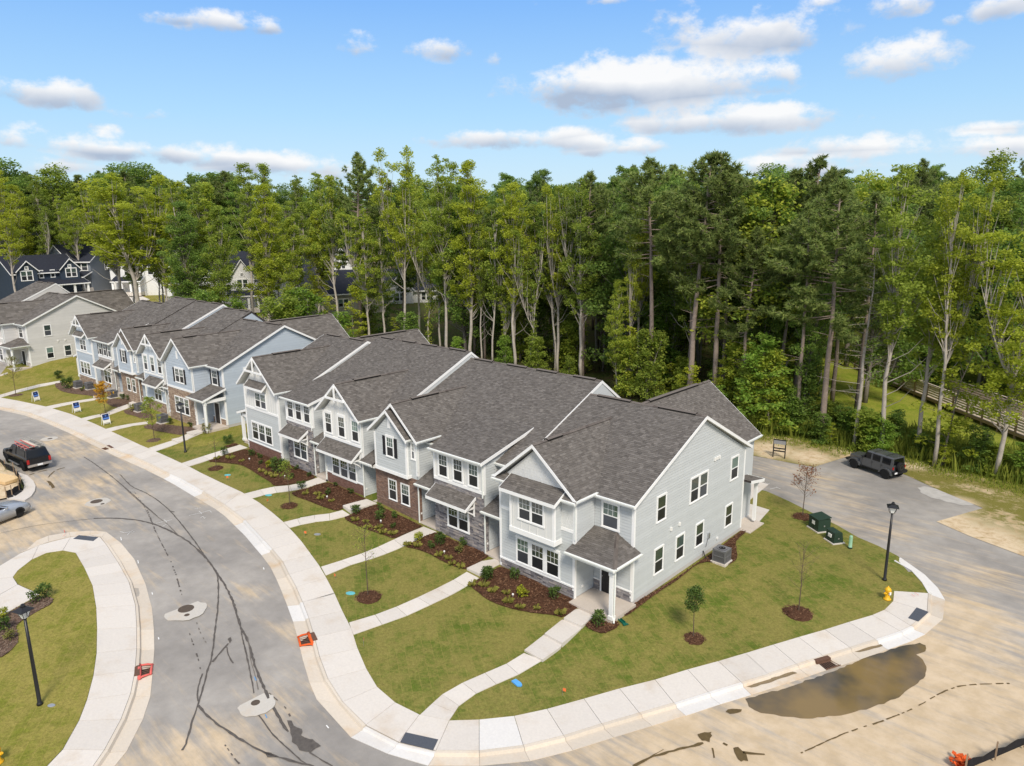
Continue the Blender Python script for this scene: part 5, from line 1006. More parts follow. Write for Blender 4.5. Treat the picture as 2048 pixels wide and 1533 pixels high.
PR = {'pine': [proto('pine', *make_pine(27, *a), M['bark_pine'], M['needles']) for a in ((.58, 3.8), (.50, 4.3), (.64, 3.4), (.45, 4.8, 1.2))],
      'yellow': [proto('tulip', *make_tall(27, *a), M['bark_pale'], M['leaf_yellow']) for a in ((.34, 2.6, 74), (.42, 2.3, 62), (.28, 3.0, 90), (.50, 2.2, 56))],
      'mid': [proto('gum', *make_tall(27, *a), M['bark_pale'], M['leaf_mid']) for a in ((.40, 2.5, 70, 150, .29, .9), (.48, 2.2, 58), (.30, 2.7, 84, 150, .29, .3, 1., True))],
      'grey': [proto('oak', *make_tall(26, *a), M['bark_grey'], M['leaf_dark']) for a in ((.38, 3.0, 84), (.30, 3.4, 96, 150, .30, .9))],
      'thin': [proto('slim', *make_tall(24, *a), M['bark_pale'], M['leaf_mid']) for a in ((.46, 1.7, 44, 95, .34, .2, 1.6, False, .13), (.52, 1.5, 36, 80, .34, .9, 2.2, True, .12))],
      'broad': [proto('broad', *make_broad(22, *a), M['bark_grey'], m) for a, m in (((.2, 5.2), M['leaf_dark']), ((.28, 4.5), M['leaf_mid']), ((.15, 5.8, 95), M['leaf_dark']))],
      'under': [proto('under', *make_under(8, *a), M['bark_grey'], m) for a, m in (((2.2,), M['leaf_mid']), ((2.8, 46, 80, .30, True), M['leaf_fresh']), ((1.8, 36), M['leaf_dark']), ((2.4, 40), M['leaf_fresh']), ((2.6, 44, 80, .3, True), M['leaf_mid']))],
      'lime': [proto('lime', *make_under(10, *a), M['bark_grey'], M['leaf_yellow']) for a in ((2.6, 44, 70, .3, True), (2.0, 36, 70, .28, True))],
      'dead': [proto('snag', *make_dead(), M['bark_pale'], M['leaf_olive'])]}
HP = dict(pine=27., yellow=27., mid=27., grey=26., thin=24., broad=22., under=8., lime=10., dead=21.)
NAMES = dict(pine='pine_tree', yellow='tulip_tree', mid='forest_tree', grey='forest_tree', thin='slim_tree', broad='broadleaf_tree', under='understory_tree', lime='understory_tree', dead='dead_tree')
CATS = dict(pine='pine tree', yellow='tree', mid='tree', grey='tree', thin='tree', broad='tree', under='small tree', lime='small tree', dead='dead tree')
def tree(kind, x, y, h, label, group=None, rz=None, k=None, wide=1.0, lean=0.0, leanaz=0.0):
    ps = PR[kind]; nm, t, c = ps[TR.randrange(len(ps)) if k is None else k % len(ps)]; o = thing(NAMES[kind], label, CATS[kind], (x, y, T(x, y) - .15), TR.uniform(0, 6.28) if rz is None else rz, group); s = h / HP[kind]
    w = s * wide * TR.uniform(.92, 1.1); o.scale = (w, w, s); link('trunk', t, o); link('crown', c, o)
    if lean: o.rotation_euler = (lean * math.cos(leanaz), lean * math.sin(leanaz), o.rotation_euler[2])
    return o
def pick(kind, px, Y, topy, label, group=None, k=None, wide=1.0, pyref=640):
    p = at_depth(px, pyref, Y); d = ray(px, pyref)
    if Y > 90: q = Y / math.hypot(d.x, d.y); p = V(CAM.x + d.x * q, CAM.y + d.y * q, 0)     # a distance instead of a depth
    d = ray(px, topy); t = math.hypot(p.x - CAM.x, p.y - CAM.y) / math.hypot(d.x, d.y); z = CAM.z + d.z * t; return tree(kind, p.x, p.y, z - T(p.x, p.y), label, group, None, k, wide)
# trees one can single out, left to right
for a in (
  ('yellow', 42, 150, 340, 'slender yellow-green tree rising above the dark roofs at the left edge'), ('mid', 108, 186, 362, 'pale-trunked tree standing behind the white-gabled far house'), ('yellow', 78, 188, 385, 'thin yellowish tree between the two leftmost far roofs'),
  ('yellow', 240, 132, 362, 'broad yellow-green tree behind the grey end gable, left of its bigger twin', 3, 1.8), ('yellow', 286, 127, 350, 'biggest yellow-green tree at left, above the blue row roofs', 3, 2.0),
  ('yellow', 372, 126, 362, 'yellow-green tree with forked pale trunk over the blue row', 0, 1.4), ('mid', 430, 122, 368, 'leafy green tree just right of the forked yellow one', 2, 1.3), ('mid', 330, 136, 410, 'rounded olive tree between two yellow-green crowns at left', 0, 1.3),
  ('yellow', 538, 119, 368, 'upright yellow tree with two bare pale stems, left of the tallest pine', 0, 1.3), ('yellow', 562, 127, 395, 'dense lime crown right beside the two-stemmed yellow tree', 1), ('mid', 618, 158, 352, 'round grey-green tree topping the skyline left of the tallest pine', 0, 1.3),
  ('yellow', 640, 121, 420, 'feathery lime-yellow tree in front of the far slate roofs', 0, 1.2), ('pine', 722, 37.5, 308, 'tallest lone pine on the skyline, with a bare double trunk', 3, 1.0), ('thin', 736, 37.8, 470, 'slim bare-stemmed tree hugging the lone pine trunk', 0),
  ('yellow', 806, 37.5, 296, 'very tall narrow pale-trunked tree right of the lone pine', 3, .95), ('mid', 840, 44, 345, 'green tree in the gap right of the tall narrow tree', 0, 1.1), ('mid', 893, 38, 312, 'tall tree with bare twiggy crown top and white trunk', 0, 1.1), ('yellow', 940, 38.5, 322, 'tall bright yellow tree left of the slender trio', 0, 1.1),
  ('mid', 962, 39, 430, 'narrow tree with reddish straight trunk over the middle ridge', 1, .8), ('yellow', 1030, 38, 362, 'golden-green tree with fine white branches above the middle roof', 1, 1.15), ('thin', 985, 38.2, 395, 'thin straight pale tree behind the long roof ridge', 0), ('thin', 1012, 38.6, 520, 'short slim tree beside the thin pale one behind the ridge', 1), ('thin', 1062, 38.2, 455, 'whip-thin white-trunked tree with leafy sleeve', 1),
  ('mid', 1165, 40, 360, 'pale tree forking and leaning right over dark woods', 0, 1.2), ('thin', 1110, 41, 405, 'fine-branched slim tree left of the forked leaning one', 0, 1.2), ('yellow', 1262, 38.5, 440, 'bright yellow-green slim tree at left of the pine stand', 3, .8), ('mid', 1238, 37.5, 560, 'fresh green sleeve-leaved tree by the rear wing of the end house', 2, .9),
  ('pine', 1303, 38.5, 318, 'leftmost tall pine of the stand behind the end house', 0, 1.1), ('pine', 1388, 37.5, 306, 'big pine with thick pale straight trunk above the end gable', 0, 1.15), ('pine', 1436, 39, 305, 'tall pine touching the sky just right of the thick-trunked one', 1, 1.1), ('pine', 1452, 41, 350, 'slim pine pressed between two taller pines of the stand', 2), ('pine', 1518, 46, 400, 'middling pine with dark round crown in the stand gap', 1),
  ('pine', 1602, 47, 314, 'skyline pine with open flat-topped crown right of the stand', 0, 1.1), ('pine', 1664, 38.5, 362, 'broad bushy pine with dark trunk left of the dead tree', 3, 1.2), ('pine', 1730, 48, 385, 'rounded pine behind the bleached dead tree', 1, 1.1),
  ('dead', 1732, 37.5, 500, 'dead-looking tree with bleached trunk and bare side twigs'), ('mid', 1790, 37.2, 334, 'tall white-trunked tree right behind the dark grey off-roader', 1, 1.15), ('mid', 1862, 39, 380, 'dark forked trunk tree with broad crown right of the off-roader', 0, 1.05), ('yellow', 1905, 36.8, 348, 'tallest yellow-tinged tree near the wooden boardwalk', 3, 1.0), ('mid', 1975, 70, 395, 'green tree standing just beyond the boardwalk at right', 1, 1.2), ('lime', 1925, 37.5, 640, 'golden small tree with leaf clusters low beside the tall yellow tree'), ('yellow', 2036, 37, 455, 'pale-trunked tree cut by the right edge of the photo', 2, 1.2)):
    pick(*a[:4], a[4], None, a[5] if len(a) > 5 else None, a[6] if len(a) > 6 else 1.0)
# the woods behind them: individual trees that read alike
GW = 'trees standing in the dense woods behind the townhouses'
LAB = dict(pine='dark green pine deep in the woods behind the townhouses', yellow='yellow-green tree deep in the woods behind the townhouses', mid='mid green tree deep in the woods behind the townhouses', grey='dark leafy tree deep in the woods behind the townhouses', broad='spreading dark tree deep in the woods behind the townhouses', thin='slim pale-stemmed tree in the woods behind the townhouses', under='leafy low tree along the shady edge of the woods', lime='lime-yellow low tree along the edge of the woods')
def fill(x0, x1, y0, y1, stp, wts, h0, h1, cond=None, wide=1.0, lab=None):
    ks = [k for k, w in wts for _ in range(w)]; x = x0
    while x < x1:
        y = y0
        while y < y1:
            a, b = x + TR.uniform(-.42, .42) * stp, y + TR.uniform(-.42, .42) * stp; y += stp
            if cond and not cond(a, b): continue
            k = TR.choice(ks); tree(k, a, b, TR.uniform(h0, h1), lab or LAB[k], (lab or LAB[k]).replace('tree', 'trees') if True else None, None, None, wide)
        x += stp
bw = lambda x: 68 - .93 * (x + 8.6)      # line of the boardwalk
fill(-62, -4, 41, 58, 4.6, (('mid', 3), ('grey', 4), ('yellow', 2), ('pine', 2), ('broad', 1)), 20, 26); fill(-66, -8, 60, 100, 6.5, (('grey', 3), ('pine', 3), ('broad', 2), ('mid', 1)), 21, 26)
fill(-12, 95, 62, 125, 7.2, (('pine', 4), ('grey', 3), ('broad', 3)), 20, 25.5, lambda x, y: y > bw(x) + 7); fill(-18, -2, 40, 52, 4.2, (('pine', 3), ('grey', 2), ('mid', 1)), 19, 24, lambda x, y: y < 46 - .5 * (x + 18) or x < -12)
fill(-62, -2, 36.5, 41, 6.0, (('under', 5), ('lime', 1)), 3.5, 9, lambda x, y: TR.random() < .7, 1.1); fill(-60, -10, 44, 60, 8, (('under', 1),), 6, 12, None, 1.2); fill(-24, -4, 36.8, 40.5, 2.6, (('under', 5), ('lime', 1)), 3.0, 9.5, None, 1.1); fill(-6, 16, 37.6, 41.6, 2.1, (('under', 4), ('lime', 1)), 1.8, 4.2, lambda x, y: x < 13, 1.7)
fill(-12, 70, 64, 84, 6.5, (('under', 1),), 6, 11, lambda x, y: bw(x) + 4 < y < bw(x) + 16, 1.2)
def ring(pa, pb, d0, d1, n, kinds, h0, h1, lab, wide=1.0):
    for i in range(n):
        px = pa + (pb - pa) * (i + TR.uniform(.1, .9)) / n; d = ray(px, 440); dd = TR.uniform(d0, d1) / math.hypot(d.x, d.y); x, y = CAM.x + d.x * dd, CAM.y + d.y * dd; tree(TR.choice(kinds), x, y, TR.uniform(h0, h1), lab, lab + 's' if not lab.endswith('s') else lab, None, None, wide)
ring(-60, 480, 192, 225, 26, ('pine', 'pine', 'broad'), 23, 29, 'tall dark pine standing behind the far houses at left', 1.35); ring(-60, 420, 176, 190, 20, ('mid', 'yellow', 'thin'), 18, 24, 'pale-stemmed tree just behind the far houses at left', 1.2); ring(400, 900, 176, 215, 24, ('pine', 'grey', 'broad'), 21, 27, 'dark tree behind the far white houses', 1.3)
ring(880, 2150, 165, 235, 60, ('pine', 'grey', 'broad', 'mid'), 21, 26, 'dark tree far back in the woods beyond the clearing', 1.35); ring(330, 900, 108, 134, 14, ('mid', 'yellow', 'mid', 'grey', 'thin'), 20, 27, 'leafy tree in the thin strip of woods before the far houses', 1.2); ring(330, 820, 104, 124, 17, ('under', 'under', 'under', 'lime'), 5, 11, 'low leafy tree in the thin strip of woods before the far houses', 1.3); ring(225, 330, 126, 142, 4, ('mid', 'yellow'), 14, 20, 'green tree among the big yellow-green trees at left', 1.2)
# far forest to the horizon: one mass nobody could count
def far_forest():
    tk, cr = MB(), MB(); R0 = random.Random(3)
    for _ in range(380):
        s = R0.random(); a = R0.uniform(0, 6.28); r = 4.2 * math.sqrt(1 - (s * 1.0 - .15) ** 2 if abs(s - .15) < 1 else .1) * R0.uniform(.5, 1); p = V(math.cos(a) * r, math.sin(a) * r, 6 + 17 * s); leaf(cr, p, 1.5, 1.1, .8)
    import numpy as np
    v0 = np.array(cr.v); nv = len(v0); vs = []; nf = len(cr.f); f0 = np.arange(nv).reshape(-1, 4); fs = []; k = 0
    for i in range(1750):
        px = R0.uniform(-1100, 3200); d = ray(px, 440); u = R0.random(); dd = (225 + 1500 * u ** 2.2) if px > 860 else (250 + 1400 * u ** 2.2); n2 = math.hypot(d.x, d.y); x, y = CAM.x + d.x * dd / n2, CAM.y + d.y * dd / n2; a = R0.uniform(0, 6.28); s = R0.uniform(.8, 1.12) * (1 + dd / 5000); w = s * (1.1 + dd / 900)
        c, sn = math.cos(a), math.sin(a); q = np.empty_like(v0); q[:, 0] = (v0[:, 0] * c - v0[:, 1] * sn) * w + x; q[:, 1] = (v0[:, 0] * sn + v0[:, 1] * c) * w + y; q[:, 2] = v0[:, 2] * s * (.92 if dd < 400 else .86) + T(x, y) - 1; vs.append(q); fs.append(f0 + k); k += nv
    me = bpy.data.meshes.new('distant_forest'); vv = np.concatenate(vs); ff = np.concatenate(fs); me.vertices.add(len(vv)); me.vertices.foreach_set('co', vv.ravel()); me.loops.add(ff.size); me.loops.foreach_set('vertex_index', ff.ravel()); me.polygons.add(len(ff)); me.polygons.foreach_set('loop_start', np.arange(0, ff.size, 4)); me.update(); me.materials.append(M['leaf_dark'])
    tag(link('distant_forest', me), 'far wooded horizon beyond the trees', 'forest', None, 'stuff')
far_forest()
# tall weeds along the woods edge, ragged verge grass
def blades(name, spots, n, h0, h1, m, label, cat, spread=1.0, wd=.05):
    mb = MB()
    for i in range(n):
        (x0, y0), (x1, y1), hw = spots[TR.randrange(len(spots))]; t = TR.random(); nx, ny = -(y1 - y0), x1 - x0; L = math.hypot(nx, ny); o = TR.gauss(0, .5) * hw; x = x0 + (x1 - x0) * t + nx / L * o; y = y0 + (y1 - y0) * t + ny / L * o; h = TR.uniform(h0, h1); a = TR.uniform(0, 6.28); z = T(x, y) + .0; w = wd * TR.uniform(.6, 1.5); dx, dy = math.cos(a), math.sin(a); lx, ly = TR.uniform(-.3, .3) * h, TR.uniform(-.3, .3) * h
        mb.poly([(x - dx * w, y - dy * w, z), (x + dx * w, y + dy * w, z), (x + lx * .5 + dx * w * .7, y + ly * .5 + dy * w * .7, z + h * .6), (x + lx, y + ly, z + h), (x + lx * .5 - dx * w * .7, y + ly * .5 - dy * w * .7, z + h * .6)])
    tag(mb.build(name, m), label, cat, None, 'stuff')
EDGE = [W2(*p) for p in ((1470, 850), (1560, 862), (1650, 872), (1720, 893), (1790, 898), (1860, 915), (1950, 938), (2060, 962), (2200, 1000))]
blades('tall_weeds', [(EDGE[i], EDGE[i + 1], 1.5) for i in range(len(EDGE) - 1)], 14000, .5, 1.5, M['weed'], 'strip of tall green weeds along the foot of the woods', 'weeds')
blades('tall_weeds', [((EDGE[i][0] - .6, EDGE[i][1] + 2.4), (EDGE[i + 1][0] - .6, EDGE[i + 1][1] + 2.4), 3.0) for i in range(len(EDGE) - 1)], 9000, .6, 1.9, M['weed'], 'rank weeds and brambles in front of the first tree trunks', 'weeds', 1, .09)
VG = [((p[0] + .3, p[1] - 2.2), (q[0] + .3, q[1] - 2.2), 2.2) for p, q in zip(EDGE[:-1], EDGE[1:])]
blades('verge_grass', VG, 9000, .06, .28, M['weed'], 'patchy grass growing through the sandy verge by the alley', 'grass', 1, .03)
# ------------------------------------------------------------------ the wooden boardwalk
def boardwalk():
    a = W(1738, 752); b = W(2041, 884); d = V(b.x - a.x, b.y - a.y, 0); L0 = d.length; d.normalize(); n = V(-d.y, d.x, 0); n = n if n.y > 0 else -n
    a = a - d * 4; L = L0 + 22; o = thing('boardwalk', 'long weathered wooden boardwalk with plank rails crossing the meadow at right', 'boardwalk', (a.x, a.y, .0), math.atan2(d.y, d.x)); s = 1 if n.dot(V(-d.y, d.x, 0)) > 0 else -1; Wd = 4.2
    pm = MB(); pm.box(0, .62, -.075, .075, -.02, .02); plank = pm.mesh('rail_plank', M['wood']); N = int(L / 2.4)
    dk = MB(); dk.box(0, .29, 0, Wd, -.02, .02); deckm = dk.mesh('deck_plank', M['wood'])
    po = MB(); po.box(-.075, .075, -.075, .075, -.9, 1.55); pom = po.mesh('rail_post', M['wood_post']); rl = MB(); rl.box(0, 2.36, -.03, .03, -.09, .09); rlm = rl.mesh('rail_board', M['wood']); cp = MB(); cp.box(0, 2.38, -.09, .09, -.02, .025); cpm = cp.mesh('cap_board', M['wood'])
    for i in range(N):
        for side in (0, Wd):
            link('rail_post', pom, o, Matrix.Translation((i * 2.4, side * s, .5)))
            for j in range(5): link('rail_board', rlm, o, Matrix.Translation((i * 2.4 + .02, side * s + (.1 if side == 0 else -.1) * s, .75 + j * .265)))
            link('cap_board', cpm, o, Matrix.Translation((i * 2.4 + .01, side * s, 2.08)))
    dp = MB(); x = 0
    while x < N * 2.4: dp.box(x, x + .14, 0.0, s * Wd if s > 0 else Wd, .47 + .006 * RND.random(), .51); x += .155
    if s < 0: dp.v = [(p[0], -p[1], p[2]) for p in dp.v]
    dp.build('deck_planks', M['wood'], o, kind='stuff', fixn=True); bm_ = MB(); bm_.box(0, N * 2.4, -.06, .06, .18, .46); bm_.box(0, N * 2.4, Wd - .06, Wd + .06, .18, .46)
    if s < 0: bm_.v = [(p[0], -p[1], p[2]) for p in bm_.v]
    bm_.build('bearer', M['wood_post'], o, fixn=True)
boardwalk()
# ------------------------------------------------------------------ far houses, each at its own distance
def far_house(label, px, py, D, rz, w, dp, eave, ridge, sid, gabs=(), wins=(), porch=None, garage=False, hip=False):
    d = ray(px, py); t = D / math.hypot(d.x, d.y); x, y, z = CAM.x + d.x * t, CAM.y + d.y * t, CAM.z + d.z * t; o = thing('house', label, 'house', (x, y, z), rad(rz)); mb = MB(); m = M[sid]
    mb.prism([(0, 0, -5), (0, dp, -5), (0, dp, eave), (0, dp / 2, ridge - .2), (0, 0, eave)], (w, 0, 0)); mb.build('wall', m, o, fixn=True); k = (ridge - eave) / (dp / 2)
    roof(o, [(-.35, -.5, eave - .5 * k), (w + .35, -.5, eave - .5 * k), (w + .35, dp / 2, ridge), (-.35, dp / 2, ridge)], [(1, 2, (1, 0, 0)), (0, 3, (-1, 0, 0))], [(0, 1, (0, -1, 0))], 'roof', .2, 'slate', False); roof(o, [(w + .35, dp + .5, eave - .5 * k), (-.35, dp + .5, eave - .5 * k), (-.35, dp / 2, ridge), (w + .35, dp / 2, ridge)], [(0, 3, (1, 0, 0)), (1, 2, (-1, 0, 0))], (), 'roof', .2, 'slate', False)
    for (gx, gw, gy, ge, gr) in gabs:
        g = MB(); g.prism([(gx, -gy, -4), (gx + gw, -gy, -4), (gx + gw, -gy, ge), (gx + gw / 2, -gy, gr - .25), (gx, -gy, ge)], (0, gy + .5, 0)); g.build('wall', m, o, fixn=True); yb = (gr - eave) / k; ye = max((ge - eave) / k, 0)
        roof(o, [(gx - .3, -gy - .4, ge - .2), (gx - .3, ye, ge - .2), (gx + gw / 2, yb, gr), (gx + gw / 2, -gy - .4, gr)], [(0, 3, (0, -1, 0))], (), 'roof', .18, 'slate', False); roof(o, [(gx + gw + .3, -gy - .4, ge - .2), (gx + gw / 2, -gy - .4, gr), (gx + gw / 2, yb, gr), (gx + gw + .3, ye, ge - .2)], [(0, 1, (0, -1, 0))], (), 'roof', .18, 'slate', False)
        window(o, front(-gy), gx + gw / 2 - .35, gx + gw / 2 + .35, ge + .1, ge + .8, 1, False)
    for (F, s0, s1, z0, z1, n) in wins: window(o, F, s0, s1, z0, z1, n, False, 0, .12, .14, .12)
    if porch:
        p0, p1, pz = porch; roof(o, [(p0, -3.2, pz), (p1, -3.2, pz), (p1, 0, pz + .9), (p0, 0, pz + .9)], [(1, 2, (1, 0, 0))], [(0, 1, (0, -1, 0))], 'porch_roof', .15, 'slate', False); bx(o, p0 + .2, p1 - .2, -3.0, 0, -.6, .1, 'porch_slab', 'concrete')
        for i in range(4): c = p0 + .4 + (p1 - p0 - .8) * i / 3; bx(o, c - .18, c + .18, -2.95, -2.6, .1, pz, 'column', 'trim')
        door(o, front(0), (p0 + p1) / 2 - .6, (p0 + p1) / 2 + .6, .1, 2.2, 'door_brown')
    if garage:
        g0, g1 = garage; f = MB(); f.box(g0, g1, -.06, 0, 0, 2.3)
        gd = f.build('garage_door', M['trim'], o)
    return o
sW = lambda a, b, z0, z1, n, y=0: (front(-y), a, b, z0, z1, n)
far_house('slate-grey far house with front gable and columned porch', 72, 577, 184, 40, 12.5, 11, 5.8, 8.9, 'slate_siding', [(3.2, 5.2, .6, 5.8, 9.0)], [sW(3.6, 4.9, 3.6, 5.2, 1, .6), sW(5.3, 6.5, 3.6, 5.2, 1, .6), sW(6.8, 8.1, 3.6, 5.2, 1, .6), sW(9.2, 12, 3.6, 5.3, 2), (right(12.5), 5, 6, 3.4, 5.2, 1), sW(9.0, 11.0, .8, 2.4, 2)], (6.6, 12.8, 2.6))
far_house('navy blue far house with two curved-looking front gables', 30, 594, 170, 97, 12.0, 10, 4.6, 7.6, 'navy_siding', [(.6, 3.6, .8, 4.9, 6.8), (8.4, 3.6, .8, 4.9, 6.9)], [sW(1.2, 3.4, 2.9, 4.9, 2, .8), sW(4.7, 5.6, 3.2, 4.8, 1), sW(6.8, 7.7, 3.2, 4.8, 1), sW(9.3, 11.5, 3.1, 5.0, 2, .8)], (4.4, 12.8, 2.0))
far_house('white-gabled far house with dark roof at the top left corner', -50, 552, 196, 46, 16, 12, 5.6, 9.8, 'far_white', [(1.5, 5, .6, 5.6, 8.4)], [sW(3, 5, 3.6, 5.2, 2, .6), (right(16), 5, 6.2, 3.4, 5, 1)])
far_house('white far house glimpsed between the big yellow trees', 225, 585, 176, 50, 12, 11, 5.6, 9.0, 'far_white', [(2, 5, .6, 5.6, 8.6)], [sW(7.5, 10, 3.5, 5.2, 2), sW(3, 6, 3.5, 5.2, 2, .6)], (1, 7, 2.5))
far_house('pale far house with dark roof left of the white-windowed one', 395, 600, 148, 30, 11, 10, 5.4, 8.8, 'far_white', (), [(right(11), 4, 5.5, 3.4, 5, 1), sW(2, 4.5, 3.4, 5, 2)])
far_house('white far house with twin windows low behind the trees', 452, 618, 140, 62, 11, 11, 5.6, 9.4, 'far_white', [(1.2, 4, .5, 5.6, 8.8)], [sW(6.4, 8.6, 1.0, 2.7, 2), sW(6.4, 8.6, 3.7, 5.3, 2), sW(2.2, 4.2, 3.6, 5.3, 2, .5)], (.5, 6, 2.5))
far_house('white-sided gable of a far house left of the lime-yellow tree', 500, 612, 152, 40, 13, 10, 5.8, 9.8, 'far_white', (), [(right(13), 3, 4.2, 3.6, 5.2, 1), sW(3, 5.2, 3.6, 5.2, 2)])
far_house('far white house with dark dormers beyond the grey-roofed one', 590, 572, 172, 58, 14, 10, 5.6, 9.0, 'far_white', [(2, 4, .5, 5.6, 8.4), (8.5, 4, .5, 5.6, 8.4)], [sW(3, 5, 3.5, 5.2, 2, .5), sW(9.5, 11.5, 3.5, 5.2, 2, .5)])
far_house('beige far house with broad dark roof behind the lone pine', 610, 650, 134, 62, 14.5, 11, 5.6, 9.2, 'far_beige', (), [sW(1.2, 2.2, 2.8, 4.4, 1), sW(6, 8, 2.8, 4.4, 2), (right(14.5), 4, 5.5, 2.8, 4.6, 1)])
far_house('whitish far house seen in slivers right of the lone pine', 745, 640, 142, 52, 13, 11, 5.8, 9.4, 'far_white', [(3, 5, .5, 5.8, 8.8)], [sW(4.2, 6.6, 3.5, 5.2, 2, .5), sW(9.5, 11.5, 3.5, 5.2, 2), sW(9.5, 11.5, .8, 2.5, 2)])
far_house('pale blue-grey far house glinting between trunks above the middle roof', 960, 640, 140, 45, 14, 11, 5.8, 9.4, 'far_white', (), [sW(2, 4.5, 3.4, 5.2, 2), sW(8, 10.5, 3.4, 5.2, 2)])
# ------------------------------------------------------------------ street furniture and small things
def lamp(px, py, h, label):
    p = W(px, py); o = thing('street_lamp', label, 'street lamp', p, rad(20), 'black lantern street lamps'); mb = MB()
    mb.lathe([(.13, 0), (.13, .08), (.115, .12), (.085, .16), (.075, h * .5), (.058, h - .72)], 12); mb.build('post', M['black_metal'], o, True)
    y = MB(); z0 = h - .72; y.lathe([(.07, 0), (.07, .05), (.03, .08)], 10, (0, 0, z0))
    for s in (-1, 1): y.tube([(0, 0, z0 + .02), (s * .13, 0, z0 + .06), (s * .19, 0, z0 + .20), (s * .22, 0, z0 + .48)], .016, 5)
    y.build('yoke', M['black_metal'], o)
    g = MB(); a, b = .09, .20; g.prism([(-a, -a, z0 + .08), (a, -a, z0 + .08), (a, a, z0 + .08), (-a, a, z0 + .08)], (0, 0, .001)); n = [(-a, -a), (a, -a), (a, a), (-a, a)]; m = [(-b, -b), (b, -b), (b, b), (-b, b)]
    for i in range(4): j = (i + 1) % 4; g.poly([(n[i][0], n[i][1], z0 + .08), (n[j][0], n[j][1], z0 + .08), (m[j][0], m[j][1], z0 + .46), (m[i][0], m[i][1], z0 + .46)])
    g.build('lamp_glass', M['lamp_glass'], o)
    c = MB(); R = .31
    for i in range(4):
        t = [(-R, -R), (R, -R), (R, R), (-R, R)]; j = (i + 1) % 4; c.poly([(t[i][0], t[i][1], z0 + .46), (t[j][0], t[j][1], z0 + .46), (t[j][0] * .3, t[j][1] * .3, z0 + .60), (t[i][0] * .3, t[i][1] * .3, z0 + .60)]); c.tube([(n[i][0], n[i][1], z0 + .08), (m[i][0], m[i][1], z0 + .46)], .014, 4)
    c.box(-R, R, -R, R, z0 + .445, z0 + .462); c.lathe([(.10, z0 + .59), (.10, z0 + .67), (.06, z0 + .70), (.07, z0 + .73), (.0, z0 + .76)], 8); c.build('lamp_cap', M['black_metal'], o)
lamp(1769, 1161, 4.95, 'black street lamp on the side lawn by the alley, behind the hydrant'); lamp(80, 1410, 4.95, 'black street lamp on the dry lawn at the lower left corner'); lamp(371, 905, 4.8, 'black street lamp between the blue row and the grey row'); lamp(188, 580, 5.0, 'tiny distant street lamp beside the grey far house')
def condenser(px, py, label, rz=0.0, scale=1.0, pos=None):
    p = Vector(pos) if pos else W(px, py); o = thing('air_conditioner', label, 'air conditioner', p, rz, 'outdoor air conditioning units'); b = MB(); w = .40
    pd = MB(); pd.box(-.5, .5, -.5, .5, -.1, .09); pd.build('pad', M['concrete'], o); b.box(-w + .02, w - .02, -w + .02, w - .02, .09, .88); b.build('coil', M['ac_dark'], o)
    f = MB()
    for s in (-1, 1):
        for t in (-1, 1): f.box(s * w - .03, s * w + .03, t * w - .03, t * w + .03, .09, .90)
    for i in range(17):
        c = -w + .05 + (2 * w - .1) * i / 16
        for s in (-1, 1): f.box(c - .009, c + .009, s * (w - .005) - .012, s * (w - .005) + .012, .12, .86); f.box(s * (w - .005) - .012, s * (w - .005) + .012, c - .009, c + .009, .12, .86)
    for z in (.09, .46, .80): f.box(-w - .02, w + .02, -w - .02, w + .02, z, z + .05 if z != .8 else .88)
    f.build('louvre_cabinet', M['ac'], o, kind='stuff')
    t = MB(); t.box(-w - .03, w + .03, -w - .03, w + .03, .88, .91); t.build('top_cover', M['ac'], o); d = MB(); d.lathe([(.0, .911), (.31, .911), (.31, .916)], 20); g = d.build('fan_opening', M['vent_dark'], o)
    k = MB()
    for r in (.12, .21, .30): k.lathe([(r, .925), (r + .012, .93), (r + .012, .94), (r, .935)], 20)
    for i in range(8): a = i * math.pi / 4; k.tube([(0.05 * math.cos(a), .05 * math.sin(a), .935), (.31 * math.cos(a), .31 * math.sin(a), .93)], .006, 4)
    for i in range(3): a = i * 2.09; k.poly([(0, 0, .92), (.26 * math.cos(a), .26 * math.sin(a), .917), (.26 * math.cos(a + .9), .26 * math.sin(a + .9), .922)])
    k.build('fan_grille', M['ac'], g); return o
h = condenser(0, 0, 'grey air conditioner on a slab beside the long side wall', 0, 1, (1.22, 8.25, T(1.22, 8.25) + .03)); mb = MB(); mb.tube([(-1.15, -.25, .45), (-1.0, -.3, .15), (-.8, -.35, .02), (-.55, -.3, .12), (-.42, -.2, .3)], .035, 6); mb.build('refrigerant_hose', M['black_trim'], h)
for px, py, l in ((157, 776, 'air conditioner beside the round shrub, leftmost in front of the blue row'), (180, 779, 'air conditioner second from left, in front of pale stone'), (226, 796, 'air conditioner behind the orange young tree'), (280, 823, 'air conditioner at the stepped walk before the blue truss gable'), (326, 846, 'air conditioner by the tan brick, nearest the middle street lamp')): condenser(px, py, l, RB)
